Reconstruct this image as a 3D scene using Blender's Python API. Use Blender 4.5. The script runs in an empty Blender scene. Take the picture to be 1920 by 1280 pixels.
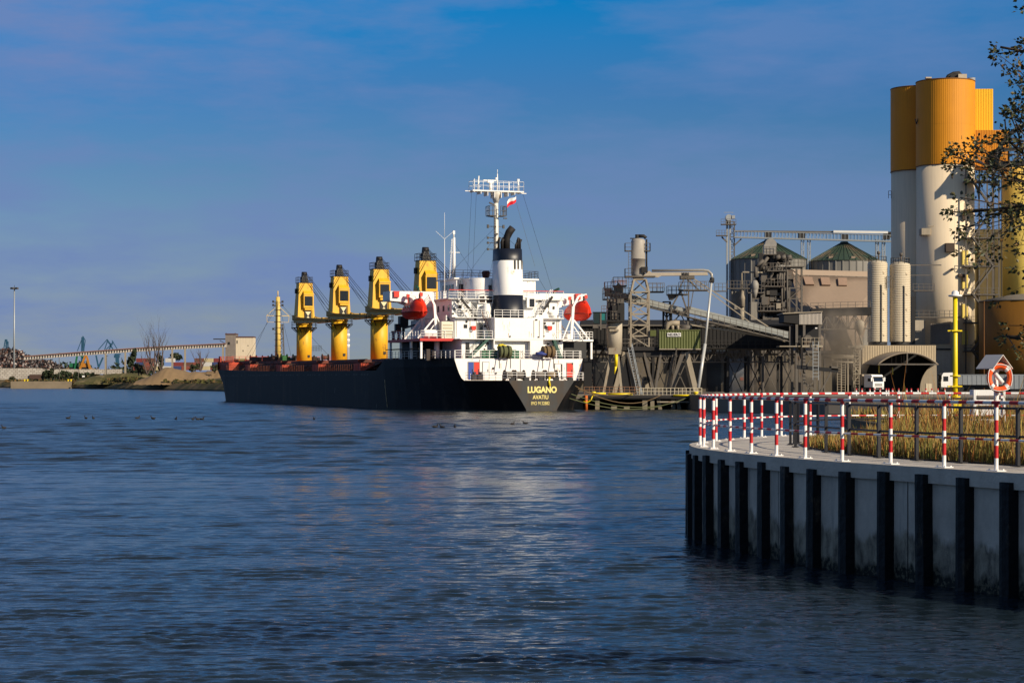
import bpy, math, random
import numpy as np
from mathutils import Vector, Matrix
R = math.radians
random.seed(11)
C = bpy.context.scene.collection
scn = bpy.context.scene
# ---------------------------------------------------------------- camera, sky, sun, exposure
FPX, CX, HY, CZ = 3840.0, 960.0, 711.0, 4.2      # focal length and horizon of the photograph (1920 px wide), eye 4.2 m above the water
cam = bpy.data.cameras.new('camera'); cam.lens = 72; cam.sensor_width = 36
cam.shift_y = (HY - 640) / 1920; cam.clip_start = 0.5; cam.clip_end = 20000
co = bpy.data.objects.new('camera', cam); C.objects.link(co)
co.location = (0, 0, CZ); co.rotation_euler = (R(90), 0, 0); scn.camera = co
SUN_AZ, SUN_EL = 131.0, 27.0
scn.view_settings.view_transform = 'Standard'; scn.view_settings.look = 'None'
scn.view_settings.gamma = 1; scn.view_settings.use_curve_mapping = False
scn.view_settings.exposure = 0.2
scn.cycles.volume_step_rate = 2.0
scn.cycles.max_bounces = 8; scn.cycles.diffuse_bounces = 3; scn.cycles.transparent_max_bounces = 8
w = bpy.data.worlds.new("World"); scn.world = w; w.use_nodes = True
nt = w.node_tree; N = nt.nodes; L = nt.links; N.clear()
sky = N.new('ShaderNodeTexSky'); sky.sky_type = 'NISHITA'; sky.sun_disc = False
sky.sun_elevation = R(SUN_EL); sky.sun_rotation = R(SUN_AZ); sky.air_density = 1.2; sky.dust_density = 0.6; sky.ozone_density = 3
tc = N.new('ShaderNodeTexCoord'); sp = N.new('ShaderNodeSeparateXYZ'); L.new(tc.outputs['Generated'], sp.inputs[0])
ramp = N.new('ShaderNodeValToRGB'); L.new(sp.outputs['Z'], ramp.inputs[0])     # the clear deep blue of this day over the paler physical sky
SKYR = [(0.0, (.44, .54, .72)), (.03, (.31, .38, .62)), (.065, (.25, .335, .56)), (.10, (.185, .31, .53)), (.14, (.115, .30, .57)), (.185, (.004, .35, .68)), (.25, (.19, .39, .60)), (.33, (.37, .47, .56)), (.5, (.46, .43, .37)), (1, (.40, .34, .26))]
cr = ramp.color_ramp
for i, (p, c) in enumerate(SKYR):
    e = cr.elements[i] if i < 2 else cr.elements.new(p)
    e.position = p; e.color = (*c, 1)
mul = N.new('ShaderNodeMix'); mul.data_type = 'RGBA'; mul.blend_type = 'MULTIPLY'; mul.inputs[0].default_value = 1
L.new(sky.outputs[0], mul.inputs[6]); L.new(ramp.outputs[0], mul.inputs[7])
# thin high cloud veils
mp = N.new('ShaderNodeMapping'); mp.inputs['Scale'].default_value = (2.6, 2.6, 11); mp.inputs['Location'].default_value = (3.3, .4, 1.1)
mp.inputs['Rotation'].default_value = (0, R(7), 0)
L.new(tc.outputs['Generated'], mp.inputs[0])
cn = N.new('ShaderNodeTexNoise'); cn.inputs['Scale'].default_value = 2.3; cn.inputs['Detail'].default_value = 9; cn.inputs['Roughness'].default_value = .58
L.new(mp.outputs[0], cn.inputs['Vector'])
cm = N.new('ShaderNodeMapRange'); cm.inputs[1].default_value = .41; cm.inputs[2].default_value = .62; cm.inputs[4].default_value = .85
L.new(cn.outputs[0], cm.inputs[0])
# the veils lie mostly to the left (west) of the view
cx = N.new('ShaderNodeMapRange'); cx.inputs[1].default_value = .32; cx.inputs[2].default_value = -.12; cx.inputs[3].default_value = .35; cx.inputs[4].default_value = 1.0
L.new(sp.outputs['X'], cx.inputs[0])
cmm = N.new('ShaderNodeMath'); cmm.operation = 'MULTIPLY'; L.new(cm.outputs[0], cmm.inputs[0]); L.new(cx.outputs[0], cmm.inputs[1])
cl = N.new('ShaderNodeMix'); cl.data_type = 'RGBA'
L.new(cmm.outputs[0], cl.inputs[0]); L.new(mul.outputs[2], cl.inputs[6]); cl.inputs[7].default_value = (1.15, 1.75, 3.55, 1)
bg = N.new('ShaderNodeBackground'); bg.inputs[1].default_value = 0.118
L.new(cl.outputs[2], bg.inputs[0]); wo = N.new('ShaderNodeOutputWorld'); L.new(bg.outputs[0], wo.inputs[0])
to_sun = Vector((math.sin(R(SUN_AZ)) * math.cos(R(SUN_EL)), math.cos(R(SUN_AZ)) * math.cos(R(SUN_EL)), math.sin(R(SUN_EL))))
sl = bpy.data.lights.new('sun', 'SUN'); sl.energy = 5.0; sl.angle = R(.5); sl.color = (1, .86, .66)
so = bpy.data.objects.new('sun', sl); C.objects.link(so); so.rotation_euler = to_sun.to_track_quat('Z', 'Y').to_euler(); so.location = (60, -60, 60)

# ---------------------------------------------------------------- helpers
def at(px, py, Y):
    return Vector(((px - CX) * Y / FPX, Y, CZ - (py - HY) * Y / FPX))
def X_(px, Y): return (px - CX) * Y / FPX
def Z_(py, Y): return CZ - (py - HY) * Y / FPX
def srgb(h):
    h = h.lstrip('#'); c = [int(h[i:i + 2], 16) / 255 for i in (0, 2, 4)]
    return tuple(x / 12.92 if x <= .04045 else ((x + .055) / 1.055) ** 2.4 for x in c)
MATS = {}
def mat(name, col, rough=.6, metal=0.0, var=.18, scale=1.5, streak=0.0, rust=None, rust_amt=.3, rust_scale=1.0, bump=0.0, bump_scale=6, spec=.4, corr=None, tr=0.0, coat=0):
    """procedural: base colour with mottling, optional vertical streaks, optional patches of a second colour"""
    if name in MATS: return MATS[name]
    m = bpy.data.materials.new(name); m.use_nodes = True; MATS[name] = m
    t = m.node_tree; n = t.nodes; l = t.links; b = n['Principled BSDF']
    col = srgb(col) if isinstance(col, str) else col
    b.inputs['Roughness'].default_value = rough; b.inputs['Metallic'].default_value = metal
    b.inputs['Specular IOR Level'].default_value = spec
    if coat: b.inputs['Coat Weight'].default_value = coat
    g = n.new('ShaderNodeNewGeometry')
    nz = n.new('ShaderNodeTexNoise'); nz.inputs['Scale'].default_value = scale; nz.inputs['Detail'].default_value = 6; nz.inputs['Roughness'].default_value = .6
    l.new(g.outputs['Position'], nz.inputs['Vector'])
    mx = n.new('ShaderNodeMix'); mx.data_type = 'RGBA'
    l.new(nz.outputs[0], mx.inputs[0])
    mx.inputs[6].default_value = (*[c * (1 - var) for c in col], 1); mx.inputs[7].default_value = (*[min(1, c * (1 + var)) for c in col], 1)
    out = mx.outputs[2]
    if streak:
        mp = n.new('ShaderNodeMapping'); mp.inputs['Scale'].default_value = (2.2, 2.2, .09); l.new(g.outputs['Position'], mp.inputs[0])
        s = n.new('ShaderNodeTexNoise'); s.inputs['Scale'].default_value = 1.3; s.inputs['Detail'].default_value = 5; l.new(mp.outputs[0], s.inputs['Vector'])
        r = n.new('ShaderNodeMapRange'); r.inputs[1].default_value = .45; r.inputs[2].default_value = .75; r.inputs[4].default_value = streak; l.new(s.outputs[0], r.inputs[0])
        m2 = n.new('ShaderNodeMix'); m2.data_type = 'RGBA'; l.new(r.outputs[0], m2.inputs[0]); l.new(out, m2.inputs[6]); m2.inputs[7].default_value = (*[c * .45 for c in col], 1)
        out = m2.outputs[2]
    if rust:
        rc = srgb(rust) if isinstance(rust, str) else rust
        mp = n.new('ShaderNodeMapping'); mp.inputs['Scale'].default_value = (rust_scale, rust_scale, rust_scale * .45); mp.inputs['Location'].default_value = (5, 9, 2); l.new(g.outputs['Position'], mp.inputs[0])
        s = n.new('ShaderNodeTexNoise'); s.inputs['Scale'].default_value = 1.0; s.inputs['Detail'].default_value = 9; s.inputs['Roughness'].default_value = .68; l.new(mp.outputs[0], s.inputs['Vector'])
        r = n.new('ShaderNodeMapRange'); r.inputs[1].default_value = .62 - rust_amt * .3; r.inputs[2].default_value = .70 - rust_amt * .2; r.inputs[4].default_value = .9; l.new(s.outputs[0], r.inputs[0])
        m2 = n.new('ShaderNodeMix'); m2.data_type = 'RGBA'; l.new(r.outputs[0], m2.inputs[0]); l.new(out, m2.inputs[6]); m2.inputs[7].default_value = (*rc, 1)
        out = m2.outputs[2]
    l.new(out, b.inputs['Base Color'])
    if bump:
        s = n.new('ShaderNodeTexNoise'); s.inputs['Scale'].default_value = bump_scale; s.inputs['Detail'].default_value = 6; l.new(g.outputs['Position'], s.inputs['Vector'])
        bp = n.new('ShaderNodeBump'); bp.inputs['Strength'].default_value = bump; bp.inputs['Distance'].default_value = .15; l.new(s.outputs[0], bp.inputs['Height']); l.new(bp.outputs[0], b.inputs['Normal'])
    return m

class MB:
    def __init__(s): s.v = []; s.f = []; s.mi = []; s.sm = []; s.m = 0
    def add(s, vs, fs, smooth=False):
        o = len(s.v); s.v += [tuple(v) for v in vs]
        for f in fs:
            s.f.append([i + o for i in f]); s.mi.append(s.m); s.sm.append(smooth)
        return s
    def bx(s, x0, x1, y0, y1, z0, z1):
        return s.add([(x0, y0, z0), (x1, y0, z0), (x1, y1, z0), (x0, y1, z0), (x0, y0, z1), (x1, y0, z1), (x1, y1, z1), (x0, y1, z1)],
              [(0, 3, 2, 1), (4, 5, 6, 7), (0, 1, 5, 4), (1, 2, 6, 5), (2, 3, 7, 6), (3, 0, 4, 7)])
    def box(s, c, sz, rz=0):
        cs, sn = math.cos(rz), math.sin(rz); vs = []
        for z in (-.5, .5):
            for x, y in ((-.5, -.5), (.5, -.5), (.5, .5), (-.5, .5)):
                a, b = x * sz[0], y * sz[1]
                vs.append((c[0] + a * cs - b * sn, c[1] + a * sn + b * cs, c[2] + z * sz[2]))
        return s.add(vs, [(0, 3, 2, 1), (4, 5, 6, 7), (0, 1, 5, 4), (1, 2, 6, 5), (2, 3, 7, 6), (3, 0, 4, 7)])
    def frame(s, a, b):
        d = (Vector(b) - Vector(a)); n = d.normalized() if d.length > 1e-9 else Vector((0, 0, 1))
        up = Vector((0, 0, 1)) if abs(n.z) < .95 else Vector((0, 1, 0))
        x = n.cross(up).normalized(); y = x.cross(n).normalized()
        return n, x, y
    def bar(s, a, b, w, h=None):
        h = h or w; a = Vector(a); b = Vector(b); n, x, y = s.frame(a, b); vs = []
        for p in (a, b):
            for i, j in ((-1, -1), (1, -1), (1, 1), (-1, 1)): vs.append(p + x * (i * w / 2) + y * (j * h / 2))
        return s.add(vs, [(0, 3, 2, 1), (4, 5, 6, 7), (0, 1, 5, 4), (1, 2, 6, 5), (2, 3, 7, 6), (3, 0, 4, 7)])
    def tube(s, a, b, r, r2=None, n=8, cap=True):
        r2 = r if r2 is None else r2
        return s.path([a, b], [r, r2], n, cap)
    def path(s, pts, r, n=6, cap=True):
        pts = [Vector(p) for p in pts]; k = len(pts); vs = []
        rr = r if isinstance(r, (list, tuple)) else [r] * k
        pv = None
        for i, p in enumerate(pts):
            a = pts[max(0, i - 1)]; b = pts[min(k - 1, i + 1)]
            nn, x, y = s.frame(a, b)
            if pv is not None and x.dot(pv) < 0: x = -x; y = -y
            pv = x
            for j in range(n):
                t = 2 * math.pi * j / n; vs.append(p + x * (math.cos(t) * rr[i]) + y * (math.sin(t) * rr[i]))
        fs = []
        for i in range(k - 1):
            for j in range(n):
                j2 = (j + 1) % n; fs.append((i * n + j, i * n + j2, (i + 1) * n + j2, (i + 1) * n + j))
        s.add(vs, fs, True)
        if cap:
            o = len(s.v) - len(vs)
            for rg in (list(range(n))[::-1], list(range((k - 1) * n, k * n))):
                s.f.append([o + i for i in rg]); s.mi.append(s.m); s.sm.append(False)
        return s
    def lathe(s, prof, c, n=32, cap0=True, cap1=True, smooth=True, rib=None):
        vs = []; c = Vector(c)
        for r, z in prof:
            for j in range(n):
                t = 2 * math.pi * j / n; q = r * (1 + (rib if rib and j % 2 else 0))
                vs.append((c.x + q * math.cos(t), c.y + q * math.sin(t), c.z + z))
        fs = []
        for i in range(len(prof) - 1):
            for j in range(n):
                j2 = (j + 1) % n; fs.append((i * n + j, i * n + j2, (i + 1) * n + j2, (i + 1) * n + j))
        s.add(vs, fs, smooth and not rib)
        o = len(s.v) - len(vs)
        if cap0: s.f.append([o + i for i in range(n)][::-1]); s.mi.append(s.m); s.sm.append(False)
        if cap1: s.f.append([o + (len(prof) - 1) * n + i for i in range(n)]); s.mi.append(s.m); s.sm.append(False)
        return s
    def prism(s, poly, d):
        k = len(poly); d = Vector(d); vs = [Vector(p) for p in poly] + [Vector(p) + d for p in poly]
        fs = [list(range(k))[::-1], list(range(k, 2 * k))] + [(i, (i + 1) % k, k + (i + 1) % k, k + i) for i in range(k)]
        return s.add(vs, fs)
    def rail(s, pts, h=1.05, step=1.5, r=.035, mids=(.5,), closed=False):
        pts = [Vector(p) for p in pts]
        if closed: pts.append(pts[0])
        for a, b in zip(pts, pts[1:]):
            n = max(1, round((b - a).length / step))
            for i in range(n + 1):
                p = a.lerp(b, i / n); s.bar(p, p + Vector((0, 0, h)), r * 1.5)
            for f in (1,) + tuple(mids):
                s.bar(a + Vector((0, 0, h * f)), b + Vector((0, 0, h * f)), r * 1.3)
        return s
    def truss(s, a, b, w, h, n, t=.15, diag=True, sides=True):
        """lattice box girder from a to b, width w (horizontal), depth h (down)"""
        a = Vector(a); b = Vector(b); d = b - a; side = Vector((-d.y, d.x, 0))
        side = side.normalized() * (w / 2) if side.length > 1e-6 else Vector((w / 2, 0, 0))
        dn = Vector((0, 0, -h))
        for sg in (-1, 1):
            o = side * sg
            s.bar(a + o, b + o, t * 1.3); s.bar(a + o + dn, b + o + dn, t * 1.3)
            for i in range(n + 1):
                p = a + d * (i / n) + o; s.bar(p, p + dn, t)
                if diag and i < n:
                    q = a + d * ((i + 1) / n) + o
                    if i % 2: s.bar(p, q + dn, t)
                    else: s.bar(p + dn, q, t)
        for i in range(n + 1):
            p = a + d * (i / n); s.bar(p - side, p + side, t); s.bar(p - side + dn, p + side + dn, t)
        return s
    def tower(s, c, w0, w1, h, n, t=.15, d0=None, d1=None):
        """lattice tower: base centre c, width w0 to w1"""
        c = Vector(c); d0 = d0 or w0; d1 = d1 or w1
        def P(k, i, j):
            f = k / n; return c + Vector((i * (w0 + (w1 - w0) * f) / 2, j * (d0 + (d1 - d0) * f) / 2, h * f))
        cs = [(-1, -1), (1, -1), (1, 1), (-1, 1)]
        for k in range(n):
            for q in range(4):
                a, b = cs[q], cs[(q + 1) % 4]
                s.bar(P(k, *a), P(k + 1, *a), t * 1.4)
                s.bar(P(k + 1, *a), P(k + 1, *b), t)
                if (k + q) % 2: s.bar(P(k, *a), P(k + 1, *b), t)
                else: s.bar(P(k, *b), P(k + 1, *a), t)
        return s
    def ladder(s, a, b, w=.5, step=.35, t=.06, cage=False):
        a = Vector(a); b = Vector(b); n, x, y = s.frame(a, b)
        x = Vector((1, 0, 0)) if abs(n.z) > .95 else x
        for g in (-1, 1): s.bar(a + x * g * w / 2, b + x * g * w / 2, t)
        k = max(2, int((b - a).length / step))
        for i in range(1, k): p = a.lerp(b, i / k); s.bar(p - x * w / 2, p + x * w / 2, t * .8)
        return s
    def stair(s, a, b, w=.9, t=.07):
        """flight from foot a to head b with treads and handrails"""
        a = Vector(a); b = Vector(b); d = b - a; sd = Vector((-d.y, d.x, 0)).normalized() * w / 2
        for g in (-1, 1):
            s.bar(a + sd * g, b + sd * g, t * .8, .28)
            up = Vector((0, 0, 1)); s.bar(a + sd * g + up, b + sd * g + up, t * .7)
            for i in range(4): p = a + d * (i / 3) + sd * g; s.bar(p, p + up, t * .7)
        k = max(3, int(abs(d.z) / .25))
        for i in range(k): p = a + d * ((i + .5) / k); s.box(p, (.25 if abs(d.x) > abs(d.y) else w, w if abs(d.x) > abs(d.y) else .25, .04))
        return s
    def build(s, name, mats, parent=None, loc=None, local=False, bevel=0):
        me = bpy.data.meshes.new(name)
        vs = s.v
        if parent is not None and not local:
            M = W[parent.name].inverted(); vs = [tuple(M @ Vector(v)) for v in vs]
        elif loc is not None:
            lx, ly, lz = loc; vs = [(x - lx, y - ly, z - lz) for x, y, z in vs]
        me.from_pydata(vs, [], s.f)
        mats = mats if isinstance(mats, (list, tuple)) else [mats]
        for m in mats: me.materials.append(m)
        if len(mats) > 1: me.polygons.foreach_set('material_index', s.mi)
        me.polygons.foreach_set('use_smooth', s.sm)
        me.update()
        o = bpy.data.objects.new(name, me); C.objects.link(o)
        if parent is not None:
            o.parent = parent; W[o.name] = W[parent.name]
        else:
            if loc is not None: o.location = loc
            W[o.name] = Matrix.Translation(loc or (0, 0, 0))
        if bevel:
            md = o.modifiers.new('bevel', 'BEVEL'); md.width = bevel; md.segments = 2; md.limit_method = 'ANGLE'
        return o
W = {}
def tag(o, label=None, cat=None, group=None, kind=None):
    if label: o['label'] = label
    if cat: o['category'] = cat
    if group: o['group'] = group
    if kind: o['kind'] = kind
    return o
def thing(name, label, cat, loc=(0, 0, 0), rz=0, group=None):
    o = bpy.data.objects.new(name, None); C.objects.link(o); o.location = loc; o.rotation_euler = (0, 0, rz)
    o.empty_display_size = .5
    W[o.name] = Matrix.Translation(loc) @ Matrix.Rotation(rz, 4, 'Z')
    return tag(o, label, cat, group)
def copy_tree(o, parent=None):
    c = o.copy(); C.objects.link(c)
    if parent is not None: c.parent = parent
    for ch in list(o.children): copy_tree(ch, c)
    return c
def text_mesh(txt, size, width=None, bold=.02, depth=.01):
    cu = bpy.data.curves.new('txt', 'FONT'); cu.body = txt; cu.size = size; cu.offset = bold; cu.extrude = depth
    cu.align_x = 'CENTER'; cu.align_y = 'CENTER'
    ob = bpy.data.objects.new('txt', cu); C.objects.link(ob)
    dg = bpy.context.evaluated_depsgraph_get()
    me = bpy.data.meshes.new_from_object(ob.evaluated_get(dg)); bpy.data.objects.remove(ob)
    xs = [v.co.x for v in me.vertices]; ys = [v.co.y for v in me.vertices]
    sc = (width / (max(xs) - min(xs))) if width else 1
    cx_, cy_ = (max(xs) + min(xs)) / 2, (max(ys) + min(ys)) / 2
    for v in me.vertices: v.co.x = (v.co.x - cx_) * sc; v.co.y -= cy_
    return me
def place_text(name, txt, size, parent, origin, right, m, width=None, bold=.02):
    """lettering standing upright at world origin, reading along 'right'"""
    me = text_mesh(txt, size, width, bold); r = Vector(right).normalized(); up = Vector((0, 0, 1)); n = r.cross(up)
    M = Matrix(((r.x, up.x, n.x, origin[0]), (r.y, up.y, n.y, origin[1]), (r.z, up.z, n.z, origin[2]), (0, 0, 0, 1)))
    me.transform(W[parent.name].inverted() @ M); me.materials.clear(); me.materials.append(m); me.name = name
    o = bpy.data.objects.new(name, me); C.objects.link(o); o.parent = parent; W[o.name] = W[parent.name]
    return o
# ---------------------------------------------------------------- materials
HULL = mat('hull_black', (.007, .0075, .009), .6, spec=.15, var=.3, scale=.3, streak=.5, rust=(.030, .021, .017), rust_amt=.25, rust_scale=.3)
TRANS = mat('transom_grey', (.032, .032, .032), .6, var=.3, scale=.6, streak=.6, rust=(.04, .025, .014), rust_amt=.4, rust_scale=.5)
WHITE = mat('ship_white', (.84, .82, .78), .5, var=.06, scale=.8, streak=.06, rust=(.45, .28, .15), rust_amt=.04, rust_scale=1.1)
WHITE2 = mat('white_paint', (.78, .77, .75), .5, var=.05)
YEL = mat('crane_yellow', (.78, .43, .02), .5, var=.15, scale=.9, streak=.3, rust=(.3, .14, .03), rust_amt=.06, rust_scale=.8)
JIBY = mat('jib_yellow', (.42, .25, .035), .6, var=.2, streak=.2)
BLACK = mat('black_paint_and_shade', (.010, .010, .011), .55, var=.3)  # also the painted shade of openings, recesses and the pier underside
GREASE = mat('greased_steel', (.012, .009, .008), .6, var=.4)
NAVY = mat('funnel_navy', (.009, .012, .022), .4, var=.2)
DRED = mat('deck_red', (.22, .035, .018), .7, var=.3, scale=1.2, rust=(.10, .03, .02), rust_amt=.3)
RUSTB = mat('hatch_brown', (.085, .045, .033), .75, var=.35, scale=.7, rust=(.30, .06, .02), rust_amt=.35, rust_scale=.5)
BRED = mat('bright_red', (.62, .035, .015), .45, var=.1)
ORED = mat('lifeboat_orange', (.74, .03, .007), .45, spec=.25, var=.05)
GREEN = mat('drum_green', (.02, .13, .06), .5, var=.2)
DGREEN = mat('stair_green', (.015, .07, .05), .5, var=.2)
BLUE = mat('door_blue', (.02, .06, .30), .5)
GLASS = mat('dark_window', (.012, .014, .018), .12, spec=.6, var=.2)
PALEY = mat('mast_cream', (.66, .46, .12), .6, var=.15, rust=(.35, .2, .08), rust_amt=.05)
STEEL = mat('galvanised', (.33, .35, .36), .5, metal=.3, var=.2, scale=2)
STEELD = mat('dusty_steel', (.105, .092, .078), .7, var=.35, scale=.8, rust=(.10, .06, .035), rust_amt=.2)
STEELB = mat('dark_steel', (.019, .017, .016), .7, var=.4, scale=.5)
DUSTY = mat('dusty_cream', (.30, .255, .19), .7, var=.2, scale=.7, streak=.35, rust=(.2, .13, .08), rust_amt=.1)
CREAM = mat('silo_cream', (.76, .62, .43), .75, var=.08, scale=.15, streak=.2)
CREAMR = mat('silo_ribbed', (.56, .48, .35), .6, var=.12, scale=.5, streak=.2)
YELC = mat('cladding_yellow', (.62, .24, .003), .6, var=.12, scale=.25, streak=.18)
YELB = mat('bright_yellow_wall', (.82, .62, .14), .7, var=.08, streak=.12)
OCHRE = mat('tank_ochre', (.19, .082, .005), .65, var=.12, scale=.3, streak=.3)
YPOLE = mat('pole_yellow', (.80, .60, .01), .4, var=.05)
BROWN = mat('roof_brown', (.235, .175, .13), .8, var=.12, scale=.25, streak=.12)
BROWNL = mat('ridge_tan', (.33, .25, .185), .8, var=.1)
GALLERY = mat('gallery_dark', (.014, .013, .013), .8, var=.35, scale=.3, streak=.3)
GROOF = mat('silo_roof_green', (.032, .055, .038), .6, var=.2, scale=.5, rust=(.14, .10, .065), rust_amt=.35, rust_scale=.25)
SILOG = mat('silo_grey', (.20, .19, .17), .6, var=.2, scale=.4, streak=.2)
CLADG = mat('cladding_grey', (.42, .38, .33), .65, var=.1, streak=.2)
OLIVE = mat('container_olive', (.085, .10, .022), .6, var=.15, streak=.2)
CONC = mat('concrete_path', (.48, .44, .38), .85, var=.15, scale=2.0, bump=.1, bump_scale=14)
CONCW = mat('concrete_wall', (.36, .36, .36), .9, var=.3, scale=.9, streak=.35, bump=.25, bump_scale=9)
CONCF = mat('concrete_far', (.30, .27, .22), .9, var=.3, scale=.5)
RED = mat('stripe_red', (.50, .014, .018), .5, var=.15, scale=5, rust=(.30, .12, .10), rust_amt=.0, rust_scale=9)
WHT = mat('stripe_white', (.78, .76, .73), .5, var=.08, scale=5, rust=(.34, .20, .12), rust_amt=-.02, rust_scale=9)
DARKR = mat('inner_rail', (.014, .014, .017), .5, var=.3)
EARTH = mat('earth', (.14, .10, .055), .95, var=.45, scale=.6, bump=.4, bump_scale=3)
GRAVEL = mat('gravel', (.26, .21, .17), .95, var=.6, scale=2.2, bump=.8, bump_scale=5)
SAND = mat('sand', (.22, .145, .075), .95, var=.3, scale=.35, bump=.3, bump_scale=.6)
GROUND = mat('yard_ground', (.17, .15, .125), .95, var=.3, scale=.2)
BARK = mat('bark', (.055, .038, .025), .9, var=.4, scale=8)
BARKG = mat('bark_grey', (.09, .065, .055), .9, var=.4, scale=2)
TEAL = mat('crane_teal', (.015, .07, .13), .6, var=.2)
CGREEN = mat('grab_green', (.015, .13, .055), .5, var=.2)
CORANGE = mat('grab_orange', (.42, .17, .02), .5, var=.2)
TYRE = mat('tyre_black', (.012, .012, .012), .8)
GREYT = mat('trailer_grey', (.20, .22, .24), .5, var=.15, streak=.3)
ROPE = mat('rope_green', (.10, .11, .05), .9, var=.3, scale=4)
ROPET = mat('rope_tan', (.15, .10, .05), .9, var=.4, scale=4)
# ---------------------------------------------------------------- water
def water():
    rng = np.random.default_rng(5)
    Ys = [16.0]
    while Ys[-1] < 420: Ys.append(Ys[-1] * 1.0018)
    Ys = np.array(Ys); nr = len(Ys); nc = 600
    Xf = np.linspace(-.48, .48, nc)
    Y = np.repeat(Ys, nc); X = (Xf[None, :] * Ys[:, None]).ravel()
    H = np.zeros_like(X); amp_far = np.clip((420 - Y) / 60, 0, 1)
    k_lim = 2 * np.pi / (Y * .0018 * 3.0)           # waves finer than the grid fade out
    kx_lim = 2 * np.pi / (Y * .96 / nc * 3.0)
    for i in range(110):
        lam = 10 ** rng.uniform(math.log10(.13), math.log10(.95)); k = 2 * np.pi / lam
        th = rng.normal(0, .27) + (.12 if i % 2 else -.2)            # mostly towards the viewer: crests lie across
        kx, ky = k * math.sin(th), k * math.cos(th); a = .0062 * lam ** .9 * rng.uniform(.5, 1.2)
        if lam > .5: a *= .55
        f = np.clip(2 - 2 * abs(ky) / k_lim, 0, 1) * np.clip(2 - 2 * abs(kx) / kx_lim, 0, 1)
        ph = kx * X + ky * Y + rng.uniform(0, 6.28)
        H += f * a * (np.sin(ph) + .3 * np.cos(2 * ph + 1))
    far = np.clip((Y - 50) / 60, 0, 1)
    for i in range(70):
        lam = 10 ** rng.uniform(math.log10(.8), math.log10(4.0)); k = 2 * np.pi / lam; th = rng.normal(0, .3); kx, ky = k * math.sin(th), k * math.cos(th)
        f = np.clip(2 - 2 * abs(ky) / k_lim, 0, 1) * np.clip(2 - 2 * abs(kx) / kx_lim, 0, 1)
        H += far * f * .0042 * lam * rng.uniform(.5, 1.2) * np.sin(kx * X + ky * Y + rng.uniform(0, 6.28))
    P = np.zeros_like(X)
    for i in range(16):
        l1, l2 = 10 ** rng.uniform(.7, 1.6), 10 ** rng.uniform(.4, 1.2)
        P += np.sin(X * 6.28 / l1 + Y * 6.28 / l2 * rng.choice([-1, 1]) + rng.uniform(0, 6.28))
    P = .95 + .45 * np.tanh(P / 3)
    calm = 1 - .5 * np.exp(-((np.log(Y) - math.log(82)) / .14) ** 2)   # a smoother lane across the basin
    H *= amp_far * P * calm
    n0 = nr * nc
    vs = np.stack([X, Y, H], 1)
    ii = (np.arange(nr - 1)[:, None] * nc + np.arange(nc - 1)[None, :]).ravel()
    q = np.stack([ii, ii + 1, ii + nc + 1, ii + nc], 1)
    # flat surroundings joined to the wavy patch
    nb = [0, nc - 1, n0 - 1, n0 - nc]
    ext = np.array([(-4000, 16, 0), (4000, 16, 0), (4000, 420, 0), (-4000, 420, 0), (4000, 9000, 0), (-4000, 9000, 0), (-4000, -300, 0), (4000, -300, 0)], float)
    vs = np.concatenate([vs, ext]); e = n0
    me = bpy.data.meshes.new('water')
    qs = [list(map(int, r)) for r in ()]
    left = [int(i * nc) for i in range(nr)]; right = [int(i * nc + nc - 1) for i in range(nr)]
    bottom = list(range(nc)); top = list(range(n0 - nc, n0))
    polys = [[e + 6, e + 7, e + 1] + bottom[::-1] + [e + 0], [e + 3] + top + [e + 2, e + 4, e + 5],
             [e + 0] + left + [e + 3], ([e + 1] + right + [e + 2])[::-1]]
    nl = q.size + sum(len(p) for p in polys)
    me.vertices.add(len(vs)); me.vertices.foreach_set('co', vs.ravel())
    me.loops.add(nl); me.loops.foreach_set('vertex_index', np.concatenate([q.ravel(), np.array(sum(polys, []))]))
    npoly = len(q) + 4; me.polygons.add(npoly)
    st = np.arange(len(q)) * 4; tail = []; c = q.size
    for p in polys: tail.append(c); c += len(p)
    me.polygons.foreach_set('loop_start', np.concatenate([st, np.array(tail)]))
    me.polygons.foreach_set('use_smooth', np.ones(npoly, bool))
    me.update(calc_edges=True); me.validate()
    m = bpy.data.materials.new('water'); m.use_nodes = True; t = m.node_tree; n = t.nodes; l = t.links; b = n['Principled BSDF']
    b.inputs['Base Color'].default_value = (.010, .018, .026, 1); b.inputs['Roughness'].default_value = .07
    b.inputs['IOR'].default_value = 1.333; b.inputs['Specular IOR Level'].default_value = .5
    g = n.new('ShaderNodeNewGeometry')
    def nz(sc, rot, strength, dist, det=3):
        mp = n.new('ShaderNodeMapping'); mp.inputs['Scale'].default_value = sc; mp.inputs['Rotation'].default_value = (0, 0, rot); l.new(g.outputs['Position'], mp.inputs[0])
        s = n.new('ShaderNodeTexNoise'); s.inputs['Scale'].default_value = 1; s.inputs['Detail'].default_value = det; l.new(mp.outputs[0], s.inputs['Vector'])
        bp = n.new('ShaderNodeBump'); bp.inputs['Strength'].default_value = strength; bp.inputs['Distance'].default_value = dist; l.new(s.outputs[0], bp.inputs['Height']); return bp
    a = nz((2.6, 8, 1), R(6), .5, .03); c = nz((1.1, 3.0, 1), R(-5), .8, .075, 5)
    yr = n.new('ShaderNodeSeparateXYZ'); l.new(g.outputs['Position'], yr.inputs[0])
    rr = n.new('ShaderNodeMapRange'); rr.interpolation_type = 'SMOOTHSTEP'; rr.inputs[1].default_value = 84; rr.inputs[2].default_value = 135; rr.inputs[3].default_value = .10; rr.inputs[4].default_value = .20; l.new(yr.outputs[1], rr.inputs[0]); l.new(rr.outputs[0], b.inputs['Roughness'])
    l.new(a.outputs[0], c.inputs['Normal']); l.new(c.outputs[0], b.inputs['Normal'])
    me.materials.append(m)
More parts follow.
